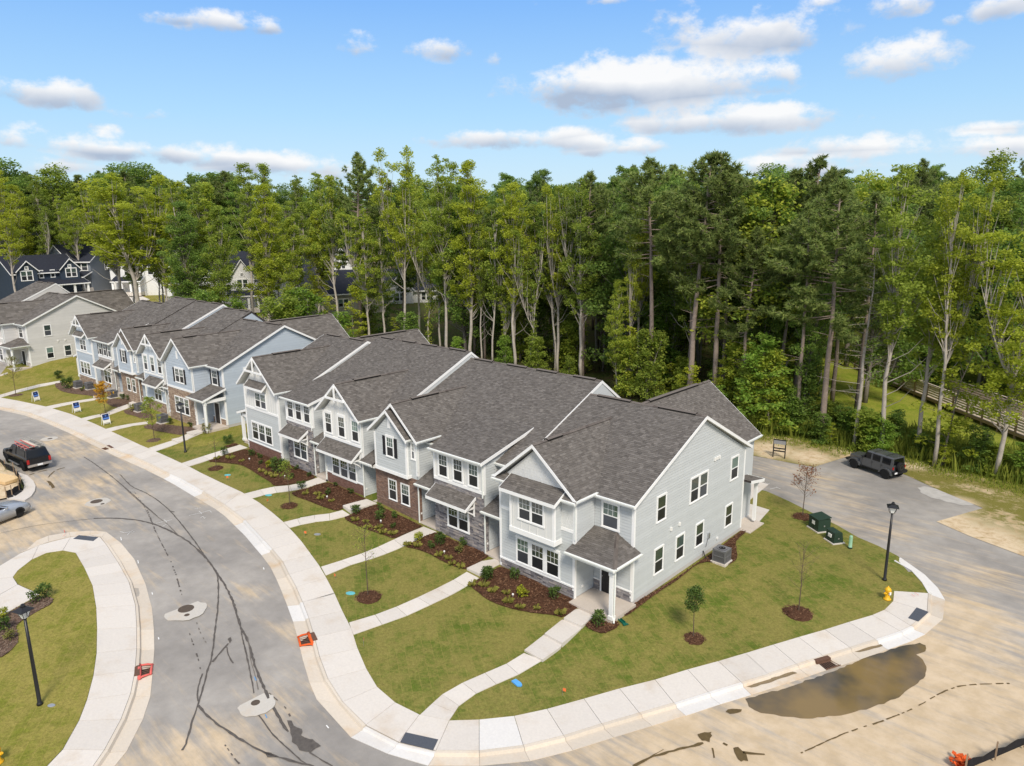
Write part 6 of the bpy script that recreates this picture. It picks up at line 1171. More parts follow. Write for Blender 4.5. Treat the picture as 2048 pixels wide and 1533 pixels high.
def cabinet(px, py, rz, w, d, h, label, slope=False):
    p = W(px, py); o = thing('transformer_box', label, 'utility box', p, rz, 'green utility boxes by the alley'); b = MB(); q = MB(); q.box(-w / 2 - .08, w / 2 + .08, -d / 2 - .08, d / 2 + .08, -.1, .07); q.build('pad', M['concrete'], o)
    if slope: b.prism([(-w / 2, -d / 2, .07), (-w / 2, d / 2, .07), (-w / 2, d / 2 - .12, h - .06), (-w / 2, d / 2 - .22, h), (-w / 2, -d / 2 + .14, h), (-w / 2, -d / 2 + .06, h - .06)], (w, 0, 0))
    else: b.box(-w / 2, w / 2, -d / 2, d / 2, .07, h * .9)
    b.build('cabinet', M['xfmr'], o, fixn=True)
    if not slope: l = MB(); l.prism([(-w / 2 - .03, -d / 2 - .03, h * .9), (w / 2 + .03, -d / 2 - .03, h * .9), (w / 2 + .03, d / 2 + .03, h), (-w / 2 - .03, d / 2 + .03, h)], (0, 0, .05)); l.build('lid', M['xfmr'], o, fixn=True); s = MB(); s.box(-.01, .01, -d / 2 - .012, -d / 2, .12, h * .85); s.build('door_seam', M['vent_dark'], o)
    k = MB(); k.box(-.16, .14, -d / 2 - .015, -d / 2 + (.0 if not slope else .05), h * .45, h * .72); k.build('warning_sticker', M['white_plastic'], o)
    e = MB(); e.box(w / 2 - .05, w / 2 + .015, -.05, .05, h * .4, h * .5); e.build('latch', M['steel'], o)
a = W(1618, 1057); b = W(1638, 1070); ax = math.atan2(b.y - a.y, b.x - a.x); cabinet(1638, 1059, ax, 1.05, .95, 1.0, 'larger square green transformer box on the side lawn'); cabinet(1668, 1083, ax, .85, .75, .82, 'smaller sloped green utility box beside the larger transformer', True)
p = W(1700, 1097); o = thing('utility_pedestal', 'pale green round pedestal right of the two green boxes', 'utility pedestal', p); mb = MB(); mb.lathe([(.125, 0), (.125, .12), (.11, .13), (.11, .78), (.10, .86), (.05, .90), (.0, .91)], 14); mb.build('tube', M['pedestal'], o, True); mb = MB(); mb.lathe([(.14, 0), (.14, .1)], 14); mb.build('base_ring', M['xfmr'], o)
def hydrant(px, py, label):
    p = W(px, py); o = thing('fire_hydrant', label, 'fire hydrant', p, 1.0, 'yellow fire hydrants'); b = MB(); b.lathe([(.21, 0), (.21, .06), (.13, .10), (.12, .46), (.17, .50), (.17, .55), (.13, .56)], 14); b.build('barrel', M['hydrant'], o, True)
    c = MB(); c.lathe([(.17, .55), (.18, .60), (.15, .66), (.08, .74), (.035, .76), (.035, .82), (.0, .82)], 14); c.build('bonnet', M['hydrant'], o, True)
    for s in (-1, 1): n = MB(); n.lathe([(.075, .0), (.075, .10), (.055, .11), (.03, .15)], 10, (s * .10, 0, .40), 0, 'x'); n.v = [(v[0] if s > 0 else 2 * (s * .10) - v[0], v[1], v[2]) for v in n.v]; n.build('side_nozzle', M['hydrant'], o)
    n = MB(); n.lathe([(.10, 0), (.10, .10), (.07, .11), (.03, .14)], 12, (0, .10, .38), 0, 'y'); n.build('front_nozzle', M['steel'], o); m = MB(); m.box(-.05, .05, -.21, -.13, .36, .52); m.build('tag_plate', M['white_plastic'], o)
hydrant(1774, 1199, 'yellow fire hydrant at the right-hand pavement bend'); hydrant(-4, 1526, 'yellow fire hydrant half cut by the left edge of the photo')
def yard_sign(f1, f2, label):
    a, b = W(*f1), W(*f2); rz = math.atan2(b.y - a.y, b.x - a.x); o = thing('yard_sign', label, 'yard sign', ((a.x + b.x) / 2, (a.y + b.y) / 2, T(a.x, a.y)), rz, 'blue and white builder signs on white frames'); w = .36; fr = MB()
    for s in (-1, 1): fr.tube([(s * w, -.02, 0), (s * w, .16, 1.18)], .022, 4); fr.tube([(s * w, .42, 0), (s * w, .16, 1.18)], .022, 4)
    for y, z in ((.16, 1.18), (.03, .14)): fr.tube([(-w, y, z), (w, y, z)], .022, 4)
    fr.build('frame', M['trim'], o)
    def pane(z0, z1, x0, x1, m, name, par, off=0.0): k = MB(); k.prism([(x0, .005 + z0 * .15 - off, z0), (x1, .005 + z0 * .15 - off, z0), (x1, .005 + z1 * .15 - off, z1), (x0, .005 + z1 * .15 - off, z1)], (0, -.012, 0)); return k.build(name, M[m], par, fixn=True)
    bd = pane(.22, 1.14, -w, w, 'white_plastic', 'sign_board', o); pane(.58, 1.13, -w + .01, w - .01, 'sign_blue', 'blue_field', bd, .006); pane(.60, .76, -w + .06, w - .02, 'sign_light_blue', 'light_stripe', bd, .012); pane(.52, .58, -w + .1, w - .1, 'sign_blue', 'text_line', bd, .006)
    k = MB(); k.lathe([(.0, 0), (.085, 0), (.085, .012)], 12, (0, 0, 0), 0, 'y'); k.v = [(v[0] * .9, -v[1] + .005 + .97 * .15 - .02, v[2] + .95) for v in k.v]; k.build('logo', M['sign_light_blue'], bd)
yard_sign((69, 804.5), (80.6, 801.4), 'blue builder sign nearest the left edge, on the widest lawn'); yard_sign((149.5, 827), (162, 824), 'blue builder sign between the two other signs'); yard_sign((208, 851.5), (221, 848.5), 'blue builder sign below the orange young tree')
a, b = W(1546, 914), W(1569, 918); o = thing('notice_stand', 'black frame stand with pale top board on the sandy verge', 'sign stand', ((a.x + b.x) / 2, (a.y + b.y) / 2, T(a.x, a.y)), math.atan2(b.y - a.y, b.x - a.x)); w = .5
for s in (-1, 1): mb = MB(); mb.box(s * w - .045, s * w + .045, -.05, .05, 0, 1.55); mb.build('post', M['black_trim'], o)
mb = MB(); mb.box(-w, w, -.06, .06, 1.25, 1.6); mb.build('board', M['steel'], o); mb = MB(); mb.box(-w - .05, w + .05, -.08, .08, 1.6, 1.66); mb.build('top_rail', M['black_trim'], o)
for z in (.55, .8): mb = MB(); mb.box(-w, w, -.04, .04, z, z + .10); mb.build('crossbar', M['black_trim'], o)
def inlet(corners, hood, fab, label, name='storm_drain'):
    """Kerb inlet: dark recess, iron grate, cast hood at the kerb, and the filter sock laid round it."""
    q = [W(*c, -.10) for c in corners]; c = sum(q, V(0, 0, 0)) / 4; zf = lambda p: T(p.x, p.y) + road_off(p.x, p.y); o = thing(name, label, 'storm drain', (c.x, c.y, zf(c)), 0, None); q = [p - c for p in q]
    for p in q: p.z = 0
    b = MB(); b.prism([p + V(0, 0, -.05) for p in q], (0, 0, .075)); b.build('recess', M['vent_dark'], o, fixn=True); g = MB(); u0, u1, u2, u3 = q
    for i in range(7): t = (i + .5) / 7; A = u0.lerp(u1, t); B = u3.lerp(u2, t); g.tube([A + V(0, 0, .035), B + V(0, 0, .035)], .022, 4)
    for A, B in ((u0, u1), (u3, u2)): g.tube([A + V(0, 0, .03), B + V(0, 0, .03)], .035, 4)
    g.build('grate', M['rust'], o)
    if hood: h0, h1 = [W(*k, .05) - c for k in hood]; hh = MB(); n = V(-(h1 - h0).y, (h1 - h0).x, 0).normalized() * .18; h0.z = h1.z = -.02; hh.prism([h0 - n * .3, h1 - n * .3, h1 + n, h0 + n], (0, 0, .20)); hh.build('hood', M['rust'], o, fixn=True)
    if fab:
        for nm, A, B, r in (('filter_sock', u0, u1, .11), ('fabric_edge', u1, u2, .05), ('fabric_edge', u2, u3, .06), ('fabric_edge', u3, u0, .05)): s = MB(); d = (B - A).normalized() * .06; s.tube([A - d + V(0, 0, .05), A.lerp(B, .33) + V(0, 0, .09), A.lerp(B, .66) + V(0, 0, .07), B + d + V(0, 0, .05)], [r * .8, r, r * .95, r * .75], 7); s.build(nm, M[fab], o, True)
inlet(N4((422, 380), (462, 482), (352, 490), (332, 410)), N4((440, 372), (470, 440)), 'orange', 'storm drain wrapped in bright orange filter fabric on the near kerb'); inlet(N8((866, 905), (866, 992), (938, 962), (946, 902)), N8((845, 905), (842, 970)), 'pink', 'storm drain with faded red filter sock on the left kerb')
inlet(N1((1372, 1108), (1418, 1132), (1345, 1152), (1300, 1132)), N1((1370, 1092), (1428, 1125)), None, 'rusty storm drain in the kerb above the black pickup'); inlet(N7((735, 1155), (850, 1122), (935, 1165), (800, 1210)), N7((712, 1130), (840, 1092)), None, 'rusty hooded storm drain beside the brown puddle')
def flat(name, pts, off, m, label=None, cat=None, wob=.0, kind=None, parent=None, road=True, step=.5):
    if wob:
        r = []
        for i in range(len(pts)):
            a, b = pts[i], pts[(i + 1) % len(pts)]; L = dist2(a, b); n = max(2, int(L / .25))
            for k in range(n): t = k / n; e = wob * RND.uniform(-1, 1) * (1 if k else .4); r.append((a[0] + (b[0] - a[0]) * t - (b[1] - a[1]) / max(L, .01) * e, a[1] + (b[1] - a[1]) * t + (b[0] - a[0]) / max(L, .01) * e))
        pts = r
    o = drape(name, pts, (lambda x, y: off + road_off(x, y)) if road else off, M[m], step, kind or 'structure', parent)
    return tag(o, label, cat)
def RW(*q): return [W2(*p, -.12) for p in q]
def ellipse(c, ra, rb, n=22, wob=.06, rot=0.0): return [(c[0] + ra * (1 + RND.uniform(-wob, wob)) * math.cos(2 * math.pi * i / n), c[1] + rb * (1 + RND.uniform(-wob, wob)) * math.sin(2 * math.pi * i / n)) for i in range(n)]
def manhole(px, py, R, covers, label):
    c = W(px, py, -.12); o = thing('manhole', label, 'manhole', (c.x, c.y, T(c.x, c.y) + road_off(c.x, c.y)), 0, 'manholes set in pale concrete collars'); mb = MB(); mb.prism([(x, y, .0) for x, y in ellipse((0, 0), R, R, 24, .08)], (0, 0, .022)); mb.build('collar', M['collar'], o, fixn=True)
    for (qx, qy, r) in covers: d = W(qx, qy, -.12) - c; k = MB(); k.lathe([(r, .015), (r, .032), (r * .86, .034), (r * .84, .028), (r * .3, .030), (0, .034)], 20, (d.x, d.y, 0)); k.build('cover', M['iron'], o)
manhole(372, 1222, 1.05, ((372, 1218, .42), (374, 1231.5, .14)), 'round manhole in a broad pale collar in the middle of the street'); manhole(513.7, 1410, .80, ((511, 1406, .20),), 'small valve cover in a pale collar near the dark spill'); manhole(196, 1005, .85, ((193, 1003.5, .42), (205, 1008.5, .14)), 'manhole in an angular collar near the street junction'); manhole(98.6, 878, .75, ((100, 878, .22),), 'far manhole behind the black pickup')
c = [W(*p, -.1) for p in NA((1330, 702), (1372, 695), (1440, 727), (1392, 741))]; o = thing('storm_drain', 'flat rusty drain grate in the alley surface', 'storm drain', c[0]); mb = MB(); mb.prism([p - c[0] + V(0, 0, .0) for p in c], (0, 0, .02)); mb.build('frame', M['vent_dark'], o, fixn=True); g = MB(); u = [p - c[0] for p in c]
for i in range(8): t = (i + .5) / 8; g.tube([u[0].lerp(u[3], t) * 1 + V(0, 0, .03), u[1].lerp(u[2], t) + V(0, 0, .03)], .03, 4)
g.build('grate', M['rust'], o)
# puddles and stains on the road
PZ = ZL(1000, 1150, .5117); RZ = ZL(0, 1020, .33465); LZ = ZL(0, 860, .1892)
flat('puddle', RW(*PZ((958, 484), (1100, 448), (1300, 378), (1430, 324), (1560, 282), (1640, 266), (1664, 276), (1662, 300), (1625, 312), (1650, 330), (1668, 360), (1662, 395), (1610, 440), (1560, 480), (1450, 520), (1330, 550), (1200, 563), (1100, 553), (1020, 540), (972, 515))), .016, 'water', 'wide muddy brown puddle on the road by the rusty drain', 'puddle', .05, 'stuff')
flat('puddle', RW(*N7((60, 1372), (200, 1315), (400, 1258), (490, 1230), (535, 1245), (400, 1288), (250, 1340), (110, 1380))), .03, 'mud_wet', 'narrow puddle lying in the gutter left of the drain', 'puddle', .03, 'stuff'); flat('puddle', RW(*N7((1065, 1045), (1180, 1005), (1310, 975), (1330, 992), (1200, 1030), (1110, 1050))), .03, 'mud_wet', 'small gutter puddle right of the drain hood', 'puddle', .03, 'stuff')
def trail(name, N, pts, w, m, parent, breaks=0.0, off=.010, seed=1):
    r = random.Random(seed); q = RW(*N(*pts)); mb = MB(); P = []
    for i in range(len(q) - 1):
        n = max(1, int(dist2(q[i], q[i + 1]) / (.22 if breaks < .3 else .16)))
        for k in range(n):
            t = k / n; p0, p1, p2, p3 = q[max(i - 1, 0)], q[i], q[i + 1], q[min(i + 2, len(q) - 1)]; f = lambda j: .5 * (2 * p1[j] + (p2[j] - p0[j]) * t + (2 * p0[j] - 5 * p1[j] + 4 * p2[j] - p3[j]) * t * t + (3 * p1[j] - p0[j] - 3 * p2[j] + p3[j]) * t ** 3); P.append((f(0), f(1)))
    prev = None
    for i in range(len(P) - 1):
        a, b = P[i], P[i + 1]; L = max(dist2(a, b), 1e-4); nx, ny = -(b[1] - a[1]) / L, (b[0] - a[0]) / L; w0, w1 = (w * r.uniform(.25, .85) * .5 for _ in (0, 1))
        if r.random() < breaks: prev = None; continue
        Z = lambda x, y: (x, y, T(x, y) + road_off(x, y) + off); cur = (Z(b[0] + nx * w0, b[1] + ny * w0), Z(b[0] - nx * w1, b[1] - ny * w1)); prev = prev or (Z(a[0] + nx * w0, a[1] + ny * w0), Z(a[0] - nx * w1, a[1] - ny * w1)); mb.poly([prev[0], prev[1], cur[1], cur[0]]); prev = cur
    return mb.build(name, M[m], parent, kind='stuff')
tr_ = MB(); tr_.poly([(0, 0, -3), (.1, 0, -3), (.1, .1, -3)]); rd = bpy.data.objects['road']
for i, (N, pts, w, br) in enumerate(((RZ, [(560, 52), (680, 50), (800, 60), (900, 80), (980, 110), (1060, 150), (1150, 210), (1240, 300), (1310, 400), (1360, 480), (1400, 570), (1430, 680), (1480, 780), (1510, 880), (1540, 980), (1590, 1090), (1640, 1190), (1700, 1300), (1740, 1340)], .20, .0),
    (RZ, [(1010, 0), (1080, 80), (1150, 170), (1220, 270), (1290, 370), (1305, 470), (1300, 600), (1280, 760), (1265, 880), (1240, 960), (1215, 1060), (1185, 1160), (1150, 1260), (1110, 1400), (1070, 1460)], .13, .0), (RZ, [(880, 0), (930, 130), (980, 230), (1030, 330), (1060, 420), (1090, 520)], .14, .35), (RZ, [(1120, 690), (1140, 760), (1160, 820), (1180, 880), (1200, 960)], .12, .55), (RZ, [(1170, 660), (1200, 740), (1240, 810)], .09, .5),
    (RZ, [(1185, 1170), (1260, 1250), (1400, 1350), (1560, 1440), (1700, 1490), (1900, 1540)], .17, .0), (RZ, [(1270, 910), (1320, 850), (1365, 800), (1380, 770)], .16, .0), (RZ, [(1355, 820), (1370, 880), (1405, 930)], .13, .0), (RZ, [(1430, 650), (1450, 770), (1480, 900), (1500, 1000), (1520, 1110)], .12, .0), (RZ, [(1540, 1220), (1620, 1330), (1700, 1410), (1800, 1500), (1860, 1533)], .12, .0), (RZ, [(1210, 980), (1180, 1080), (1185, 1160)], .12, .0),
    (RZ, [(1590, 1080), (1660, 1140), (1710, 1190), (1745, 1260)], .12, .5), (RZ, [(1850, 1450), (1930, 1500), (2010, 1545)], .12, .0), (RZ, [(1345, 1405), (1390, 1470), (1440, 1530)], .14, .3), (N2, [(0, 700), (150, 850), (320, 930), (480, 1030), (640, 1160)], .12, .0), (N2, [(640, 1170), (690, 1182), (735, 1183)], .2, .0), (N2, [(0, 810), (110, 920), (300, 1090), (480, 1240), (600, 1330), (720, 1450), (830, 1533)], .10, .0),
    (LZ, [(890, 290), (1000, 360), (1200, 510), (1400, 680), (1520, 790), (1670, 920)], .11, .0), (LZ, [(0, 1095), (400, 1010), (800, 960), (1000, 940)], .06, .0), (N2, [(150, 870), (260, 1030), (330, 1150), (400, 1310), (470, 1450), (500, 1533)], .09, .45), (RZ, [(1480, 760), (1500, 900), (1530, 1010), (1545, 1090)], .07, .0))): trail('tyre_track', N, pts, w * (1.0 if br == 0 else .8), 'tar' if w >= .16 else 'tar_faint' if w <= .10 else 'tar', rd, br * (1.0 if br < .3 else 1.25), .022 + .002 * (i % 3), i)
for i, (N, pts, w, br) in enumerate(((N6, [(640, 1533), (800, 1450), (1000, 1390), (1200, 1340), (1350, 1300), (1420, 1300)], .22, .0), (N6, [(1420, 1300), (1440, 1350), (1460, 1450), (1468, 1533)], .1, .3), (N6, [(700, 1500), (850, 1420), (980, 1345)], .08, .2), (PZ, [(1170, 700), (1350, 620), (1500, 570), (1620, 520), (1750, 450), (1850, 430), (2000, 425)], .11, .3), (N6, [(1550, 1300), (1650, 1350), (1750, 1390), (1900, 1410), (2024, 1420)], .2, .2), (LZ, [(500, 520), (560, 450), (640, 410), (720, 395)], .18, .1), (LZ, [(310, 480), (400, 450), (520, 420)], .22, .1))): trail('mud_track', N, pts, w, 'mud', rd, br, .022 + .002 * (i % 3), 40 + i)
flat('spill', RW(*RZ((1715, 1262), (1742, 1262), (1760, 1290), (1800, 1312), (1798, 1350), (1850, 1370), (1880, 1385), (1920, 1415), (1860, 1448), (1790, 1438), (1742, 1390), (1738, 1335))), .024, 'tar', None, None, .07, 'stuff', rd); flat('spill', RW(*N6((1292, 1215), (1360, 1188), (1430, 1188), (1438, 1225), (1412, 1290), (1335, 1276))), .024, 'mud', None, None, .05, 'stuff', rd); flat('spill', RW(*N6((1650, 1345), (1700, 1340), (1780, 1410), (1800, 1480), (1730, 1490), (1680, 1440))), .024, 'mud', None, None, .08, 'stuff', rd)
flat('spill', RW(*N6((1575, 985), (1640, 950), (1740, 960), (1700, 990), (1620, 1005))), .022, 'mud', None, None, .06, 'stuff', rd); flat('spill', RW(*RZ((1360, 775), (1378, 762), (1384, 782), (1372, 800))), .025, 'tar', None, None, .03, 'stuff', rd); flat('spill', RW(*RZ((1560, 1440), (1620, 1455), (1660, 1480), (1600, 1480))), .026, 'tar', None, None, .04, 'stuff', rd); flat('spill', RW(*LZ((490, 540), (530, 545), (580, 610), (550, 620))), .024, 'mud', None, None, .06, 'stuff', rd)
flat('concrete_stain', RW(*NA((1375, 375), (1420, 365), (1560, 400), (1700, 450), (1760, 480), (1660, 488), (1540, 460), (1440, 430), (1390, 400))), .016, 'dust', None, None, .12, 'stuff', rd)
def paint(N, pts, w=.14, m='white_paint', off=.03): trail('paint_mark', N, pts, w, m, rd, 0, off, 7)
for q in ((725, 180), (827, 318), (912, 510), (950, 778), (938, 1073), (1780, 905), (1578, 360)): paint(RZ, [(q[0] - 4, q[1] - 14), (q[0] + 4, q[1] + 12)], .13)
paint(RZ, [(840, 1390), (812, 1430)], .14); paint(RZ, [(1950, 1290), (1978, 1325)], .13)
for N, L in ((N2, [[(880, 1225), (1040, 1190), (1190, 1148)], [(955, 1140), (1000, 1130), (985, 1145), (1030, 1122), (1070, 1120)], [(1010, 1170), (1050, 1205), (1020, 1200), (1070, 1185)], [(1030, 1255), (1060, 1235), (1085, 1265), (1110, 1230)], [(1150, 1170), (1190, 1200)], [(460, 1325), (600, 1295), (710, 1268)], [(560, 1280), (600, 1310), (570, 1320), (620, 1335)], [(550, 1360), (590, 1340), (640, 1365)], [(0, 1430), (50, 1445), (100, 1440), (220, 1400)], [(95, 1475), (130, 1440), (160, 1450), (200, 1410)]]), (NA, [[(410, 345), (440, 350), (470, 355)], [(440, 385), (500, 370)], [(480, 370), (520, 390)]])):
    for l in L: paint(N, l, .075)
paint(N8, [(400, 76), (408, 98)], .1, 'red_paint', .16); paint(N8, [(410, 105), (375, 124)], .1, 'red_paint', .166); paint(N7, [(1590, 540), (1662, 582)], .07, 'red_paint', .17); paint(N7, [(1620, 525), (1697, 577)], .07, 'red_paint', .17); paint(RZ, [(1520, 1000), (1540, 1045)], .12, 'blue_mark'); paint(RZ, [(1585, 1225), (1605, 1270)], .12, 'blue_mark')
# ------------------------------------------------------------------ shrubs, grasses, young trees
SHB = []
for i, (r, n, ln, m) in enumerate(((.34, 340, .12, 'leaf_shrub'), (.34, 340, .12, 'leaf_lime'), (.22, 200, .10, 'leaf_shrub'), (.6, 700, .16, 'leaf_shrub'), (.3, 220, .11, 'leaf_olive'))):
    cr = MB(); tk = MB()
    for k in range(7): a = TR.uniform(0, 6.28); e = V(math.cos(a) * r * .6, math.sin(a) * r * .6, r * TR.uniform(.9, 1.7)); tk.tube([(0, 0, -.05), e * .5, e], [.014, .01, .004], 4); clump(cr, e, r * .5, n // 10, ln, .9)
    clump(cr, V(0, 0, r * .75), r, n // 3, ln, .9, .85); SHB.append((tk.mesh('shrub_stems', M['twig']), cr.mesh('shrub_leaves', M[m])))
def shrub(kind, q, label, s=1.0, group='young shrubs in the mulch beds'):
    p = W(*q, .05); o = thing('shrub', label, 'shrub', (p.x, p.y, T(p.x, p.y) + .05), TR.uniform(0, 6.28), group); k = s * TR.uniform(.9, 1.12); o.scale = (k, k, k * TR.uniform(.9, 1.15)); link('stems', SHB[kind][0], o); link('leaves', SHB[kind][1], o)
TUF = []
for i in range(3):
    mb = MB()
    for k in range(46): a = TR.uniform(0, 6.28); L = TR.uniform(.16, .34); w = .012; e = V(math.cos(a), math.sin(a), 0); s = V(-math.sin(a), math.cos(a), 0) * w; up = TR.uniform(.5, 1.4); mb.poly([s, -s, e * L * .6 + V(0, 0, L * up * .8) - s, e * L * 1.1 + V(0, 0, L * up * .6), e * L * .6 + V(0, 0, L * up * .8) + s])
    TUF.append(mb.mesh('grass_tuft', M['grass_tuft']))
def tuft(q, label, s=1.0): p = W(*q, .05); o = link('grass_tuft', TUF[TR.randrange(3)]); o.location = (p.x, p.y, T(p.x, p.y) + .04); o.rotation_euler = (0, 0, TR.uniform(0, 6.28)); o.scale = (s, s, s); tag(o, label, 'ornamental grass', 'striped ornamental grass tufts in the beds')
B1, B2, B3, B4, B5 = 'before the end house', 'before the nearest stone-fronted house', 'before the brown brick house', 'before the red-brick-skirted house', 'in the long left bed'
for N, L, bed_ in ((NW, [(0, (543, 440), 'round green shrub at the left end'), (0, (848, 445), 'green shrub right under the triple window'), (1, (938, 650), 'lime-yellow shrub in the middle'), (0, (1300, 665), 'dark green shrub nearest the porch slab')], B1), (NV, [(1, (1210, 720), 'lime-tinted shrub at the walk corner'), (2, (1435, 690), 'small shrub near the wall end'), (0, (1437, 765), 'round shrub in the middle'), (2, (1670, 775), 'small shrub under the double window'), (4, (1630, 850), 'olive loose shrub in the front'), (2, (1345, 800), 'tiny shrub at the front edge')], B2),
    (NV, [(0, (570, 445), 'large leafy shrub by the step'), (2, (828, 415), 'small shrub close to the brick'), (0, (822, 510), 'round shrub in the centre'), (2, (968, 488), 'small shrub below the brick windows'), (2, (952, 592), 'small shrub near the front')], B3), (NV, [(0, (18, 190), 'bright shrub by the left walk'), (2, (365, 170), 'small shrub at the brick skirt'), (2, (285, 250), 'small shrub near the white cap'), (2, (520, 245), 'small shrub near the right walk')], B4),
    (NU, [(0, (452, 255), 'shrub beside the leftmost walk'), (0, (733, 265), 'green shrub by the skirt corner'), (2, (818, 290), 'small upper shrub of a pair'), (2, (824, 350), 'small lower shrub of a pair'), (1, (918, 385), 'lime shrub in the middle'), (3, (1005, 430), 'biggest dark shrub'), (2, (1187, 405), 'small shrub below the stone'), (2, (1320, 475), 'small shrub at the right end'), (2, (1140, 498), 'small shrub behind the young tree')], B5)):
    for k, q, l in L: shrub(k, N(q)[0], l + ' ' + bed_)
shrub(0, NW((1805, 970))[0], 'leafy green shrub in the small bed at the porch corner', 1.15); shrub(0, NV((1915, 1120))[0], 'dark green shrub beside the walk step of the end house bed', 1.05); shrub(3, NU((495, 135))[0], 'broad shrub beside the side porch of the near row', .8)
for k, q, l, s in ((3, N1((870, 365))[0], 'big round shrub left of the first air conditioner', 1.3), (3, N1((745, 235))[0], 'dark shrub at the porch post of the far blue house', 1.0), (2, N1((1050, 395))[0], 'small shrub in front of the leftmost air conditioner pair', 1.2), (0, N1((1245, 375))[0], 'shrub under the pale stone window of the far row', 1.2), (0, N1((1570, 500))[0], 'left shrub of the pair before the tan brick', 1.0), (0, N1((1650, 515))[0], 'right shrub of the pair before the tan brick', .9), (4, N1((1700, 655))[0], 'straggly olive shrub by the stepped walk', 1.5), (0, N2((640, 50))[0], 'shrub right of the last far air conditioner', 1.0), (2, N2((900, 90))[0], 'small shrub below the tan brick window', 1.1), (4, N2((1100, 170))[0], 'reddish sparse shrub at the blue corner porch', 1.6),
    (0, N8((222, 515))[0], 'left shrub of the pair beside the left driveway', 1.15), (0, N8((285, 482))[0], 'right shrub of the pair beside the left driveway', 1.1), (0, N8((15, 690))[0], 'shrub behind the lower left street lamp', 1.2), (1, N8((15, 610))[0], 'pale shrub at the left edge above the lamp bed', 1.0), (4, N8((62, 745))[0], 'small rust-coloured shrub in the lower left bed', .9)): shrub(k, q, l, s, 'shrubs in the older beds')
for N, L, bed_ in ((NW, [(500, 530), (600, 590), (755, 615), (775, 712), (910, 775), (1097, 785), (1365, 845), (362, 518)], B1), (NV, [(1415, 880), (1520, 912), (1100, 775), (1205, 785), (1550, 968), (1645, 1000)], B2), (NV, [(568, 520), (675, 538), (690, 595), (802, 600), (845, 648), (948, 660)], B3), (NV, [(55, 250), (180, 258), (212, 298), (322, 325)], B4), (NU, [(515, 297), (630, 325), (835, 430), (905, 460), (960, 484), (378, 300)], B5)):
    for q in L: tuft(N(q)[0], 'tuft of striped yellow grass ' + bed_, TR.uniform(.8, 1.25))
def ring_mound(x, y, R, old=False):
    o = thing('mulch_ring', 'ring of bark mulch round a young tree trunk', 'mulch ring', (x, y, T(x, y)), TR.uniform(0, 6), 'mulch rings round the young trees'); mb = MB(); n = 18; c = [(R * TR.uniform(.88, 1.1) * math.cos(i * 6.2832 / n), R * TR.uniform(.88, 1.1) * math.sin(i * 6.2832 / n)) for i in range(n)]
    for i in range(n):
        a, b = c[i], c[(i + 1) % n]; m0, m1 = (a[0] * .55, a[1] * .55, .10), (b[0] * .55, b[1] * .55, .10); mb.poly([(a[0], a[1], -.03), (b[0], b[1], -.03), m1, m0]); mb.poly([m0, m1, (0, 0, .13)])
    mb.build('mound', M['mulch_old' if old else 'mulch_bed'], o); k = MB()
    for _ in range(330):
        r = R * math.sqrt(TR.random()) * 1.02; a = TR.uniform(0, 6.28); z = .13 * (1 - (r / R) ** 2) + .01; s = TR.uniform(.02, .06); b = TR.uniform(0, 6.28); p = V(r * math.cos(a), r * math.sin(a), max(z, .0)); u = V(math.cos(b) * s, math.sin(b) * s, TR.uniform(-.01, .02)); w = V(-math.sin(b) * s * .4, math.cos(b) * s * .4, .005); k.poly([p - u - w, p + u - w, p + u + w, p - u + w])
    k.build('chips', M['mulch_chip_old' if old else 'mulch'], o, kind='stuff')
def sapling(base, h, c0, R, n, leafm, label, ln=.11, nb=16, trunk=.028, ringR=.75, old=False, per=30):
    p = W(*base); ring_mound(p.x, p.y, ringR, old); o = thing('young_tree', label, 'young tree', p, 0); tk, cr = MB(), MB(); P = bend(h, .08, 6, .03); tk.tube(P, [trunk * (1 - .8 * i / 5) + .004 for i in range(6)], 6)
    for i in range(nb):
        t = c0 + (1 - c0) * (i + TR.random()) / nb; b = along(P, min(.98, t)); a = TR.uniform(0, 6.28); L = R * math.sin(math.pi * min(1, .25 + .7 * (t - c0) / (1 - c0))) * TR.uniform(.8, 1.15) + .1; e = b + V(math.cos(a) * L, math.sin(a) * L, L * TR.uniform(.7, 1.3)); m = b.lerp(e, .5) + V(0, 0, -.05 * L); tk.tube([b, m, e], [.011, .007, .003], 4, 0, False)
        for q in range(3): f = b.lerp(e, TR.uniform(.3, .9)); g = f + (unit() + V(0, 0, .8)).normalized() * L * .45; tk.tube([f, g], [.005, .002], 3, 0, False); clump(cr, g, .14, per // 5, ln, .5)
        if per: clump(cr, b.lerp(e, .75), .22 + .1 * R, per, ln, .6)
    tk.build('trunk', M['twig'], o); cr.build('crown', M[leafm], o)
sapling((1387, 1277), 2.75, .52, .36, 0, 'leaf_shrub', 'leafy young tree in the lawn nearest the end house wall', .10, 30, .03, .62, False, 44); sapling((1597, 1225), 4.2, .30, .95, 0, 'leaf_olive', 'bare-branched young tree on the side lawn', .08, 18, .03, .85, False, 1); sapling((1605, 1034), 3.6, .40, 1.0, 0, 'leaf_rust', 'rust-leaved young tree beside the alley', .13, 26, .035, .80, False, 12)
sapling((736, 1194), 4.3, .45, .75, 0, 'leaf_mid', 'thin see-through young tree on the second lawn from the corner', .09, 16, .028, .80, False, 7); sapling((580, 1012), 3.3, .55, .42, 0, 'leaf_mid', 'narrow leafy young tree before the long mulch bed', .12, 16, .028, .70, False, 20); sapling((433, 937), 2.9, .45, .5, 0, 'leaf_fresh', 'almost leafless pale young tree nearest the side porch walk', .09, 8, .025, .70, False, 2)
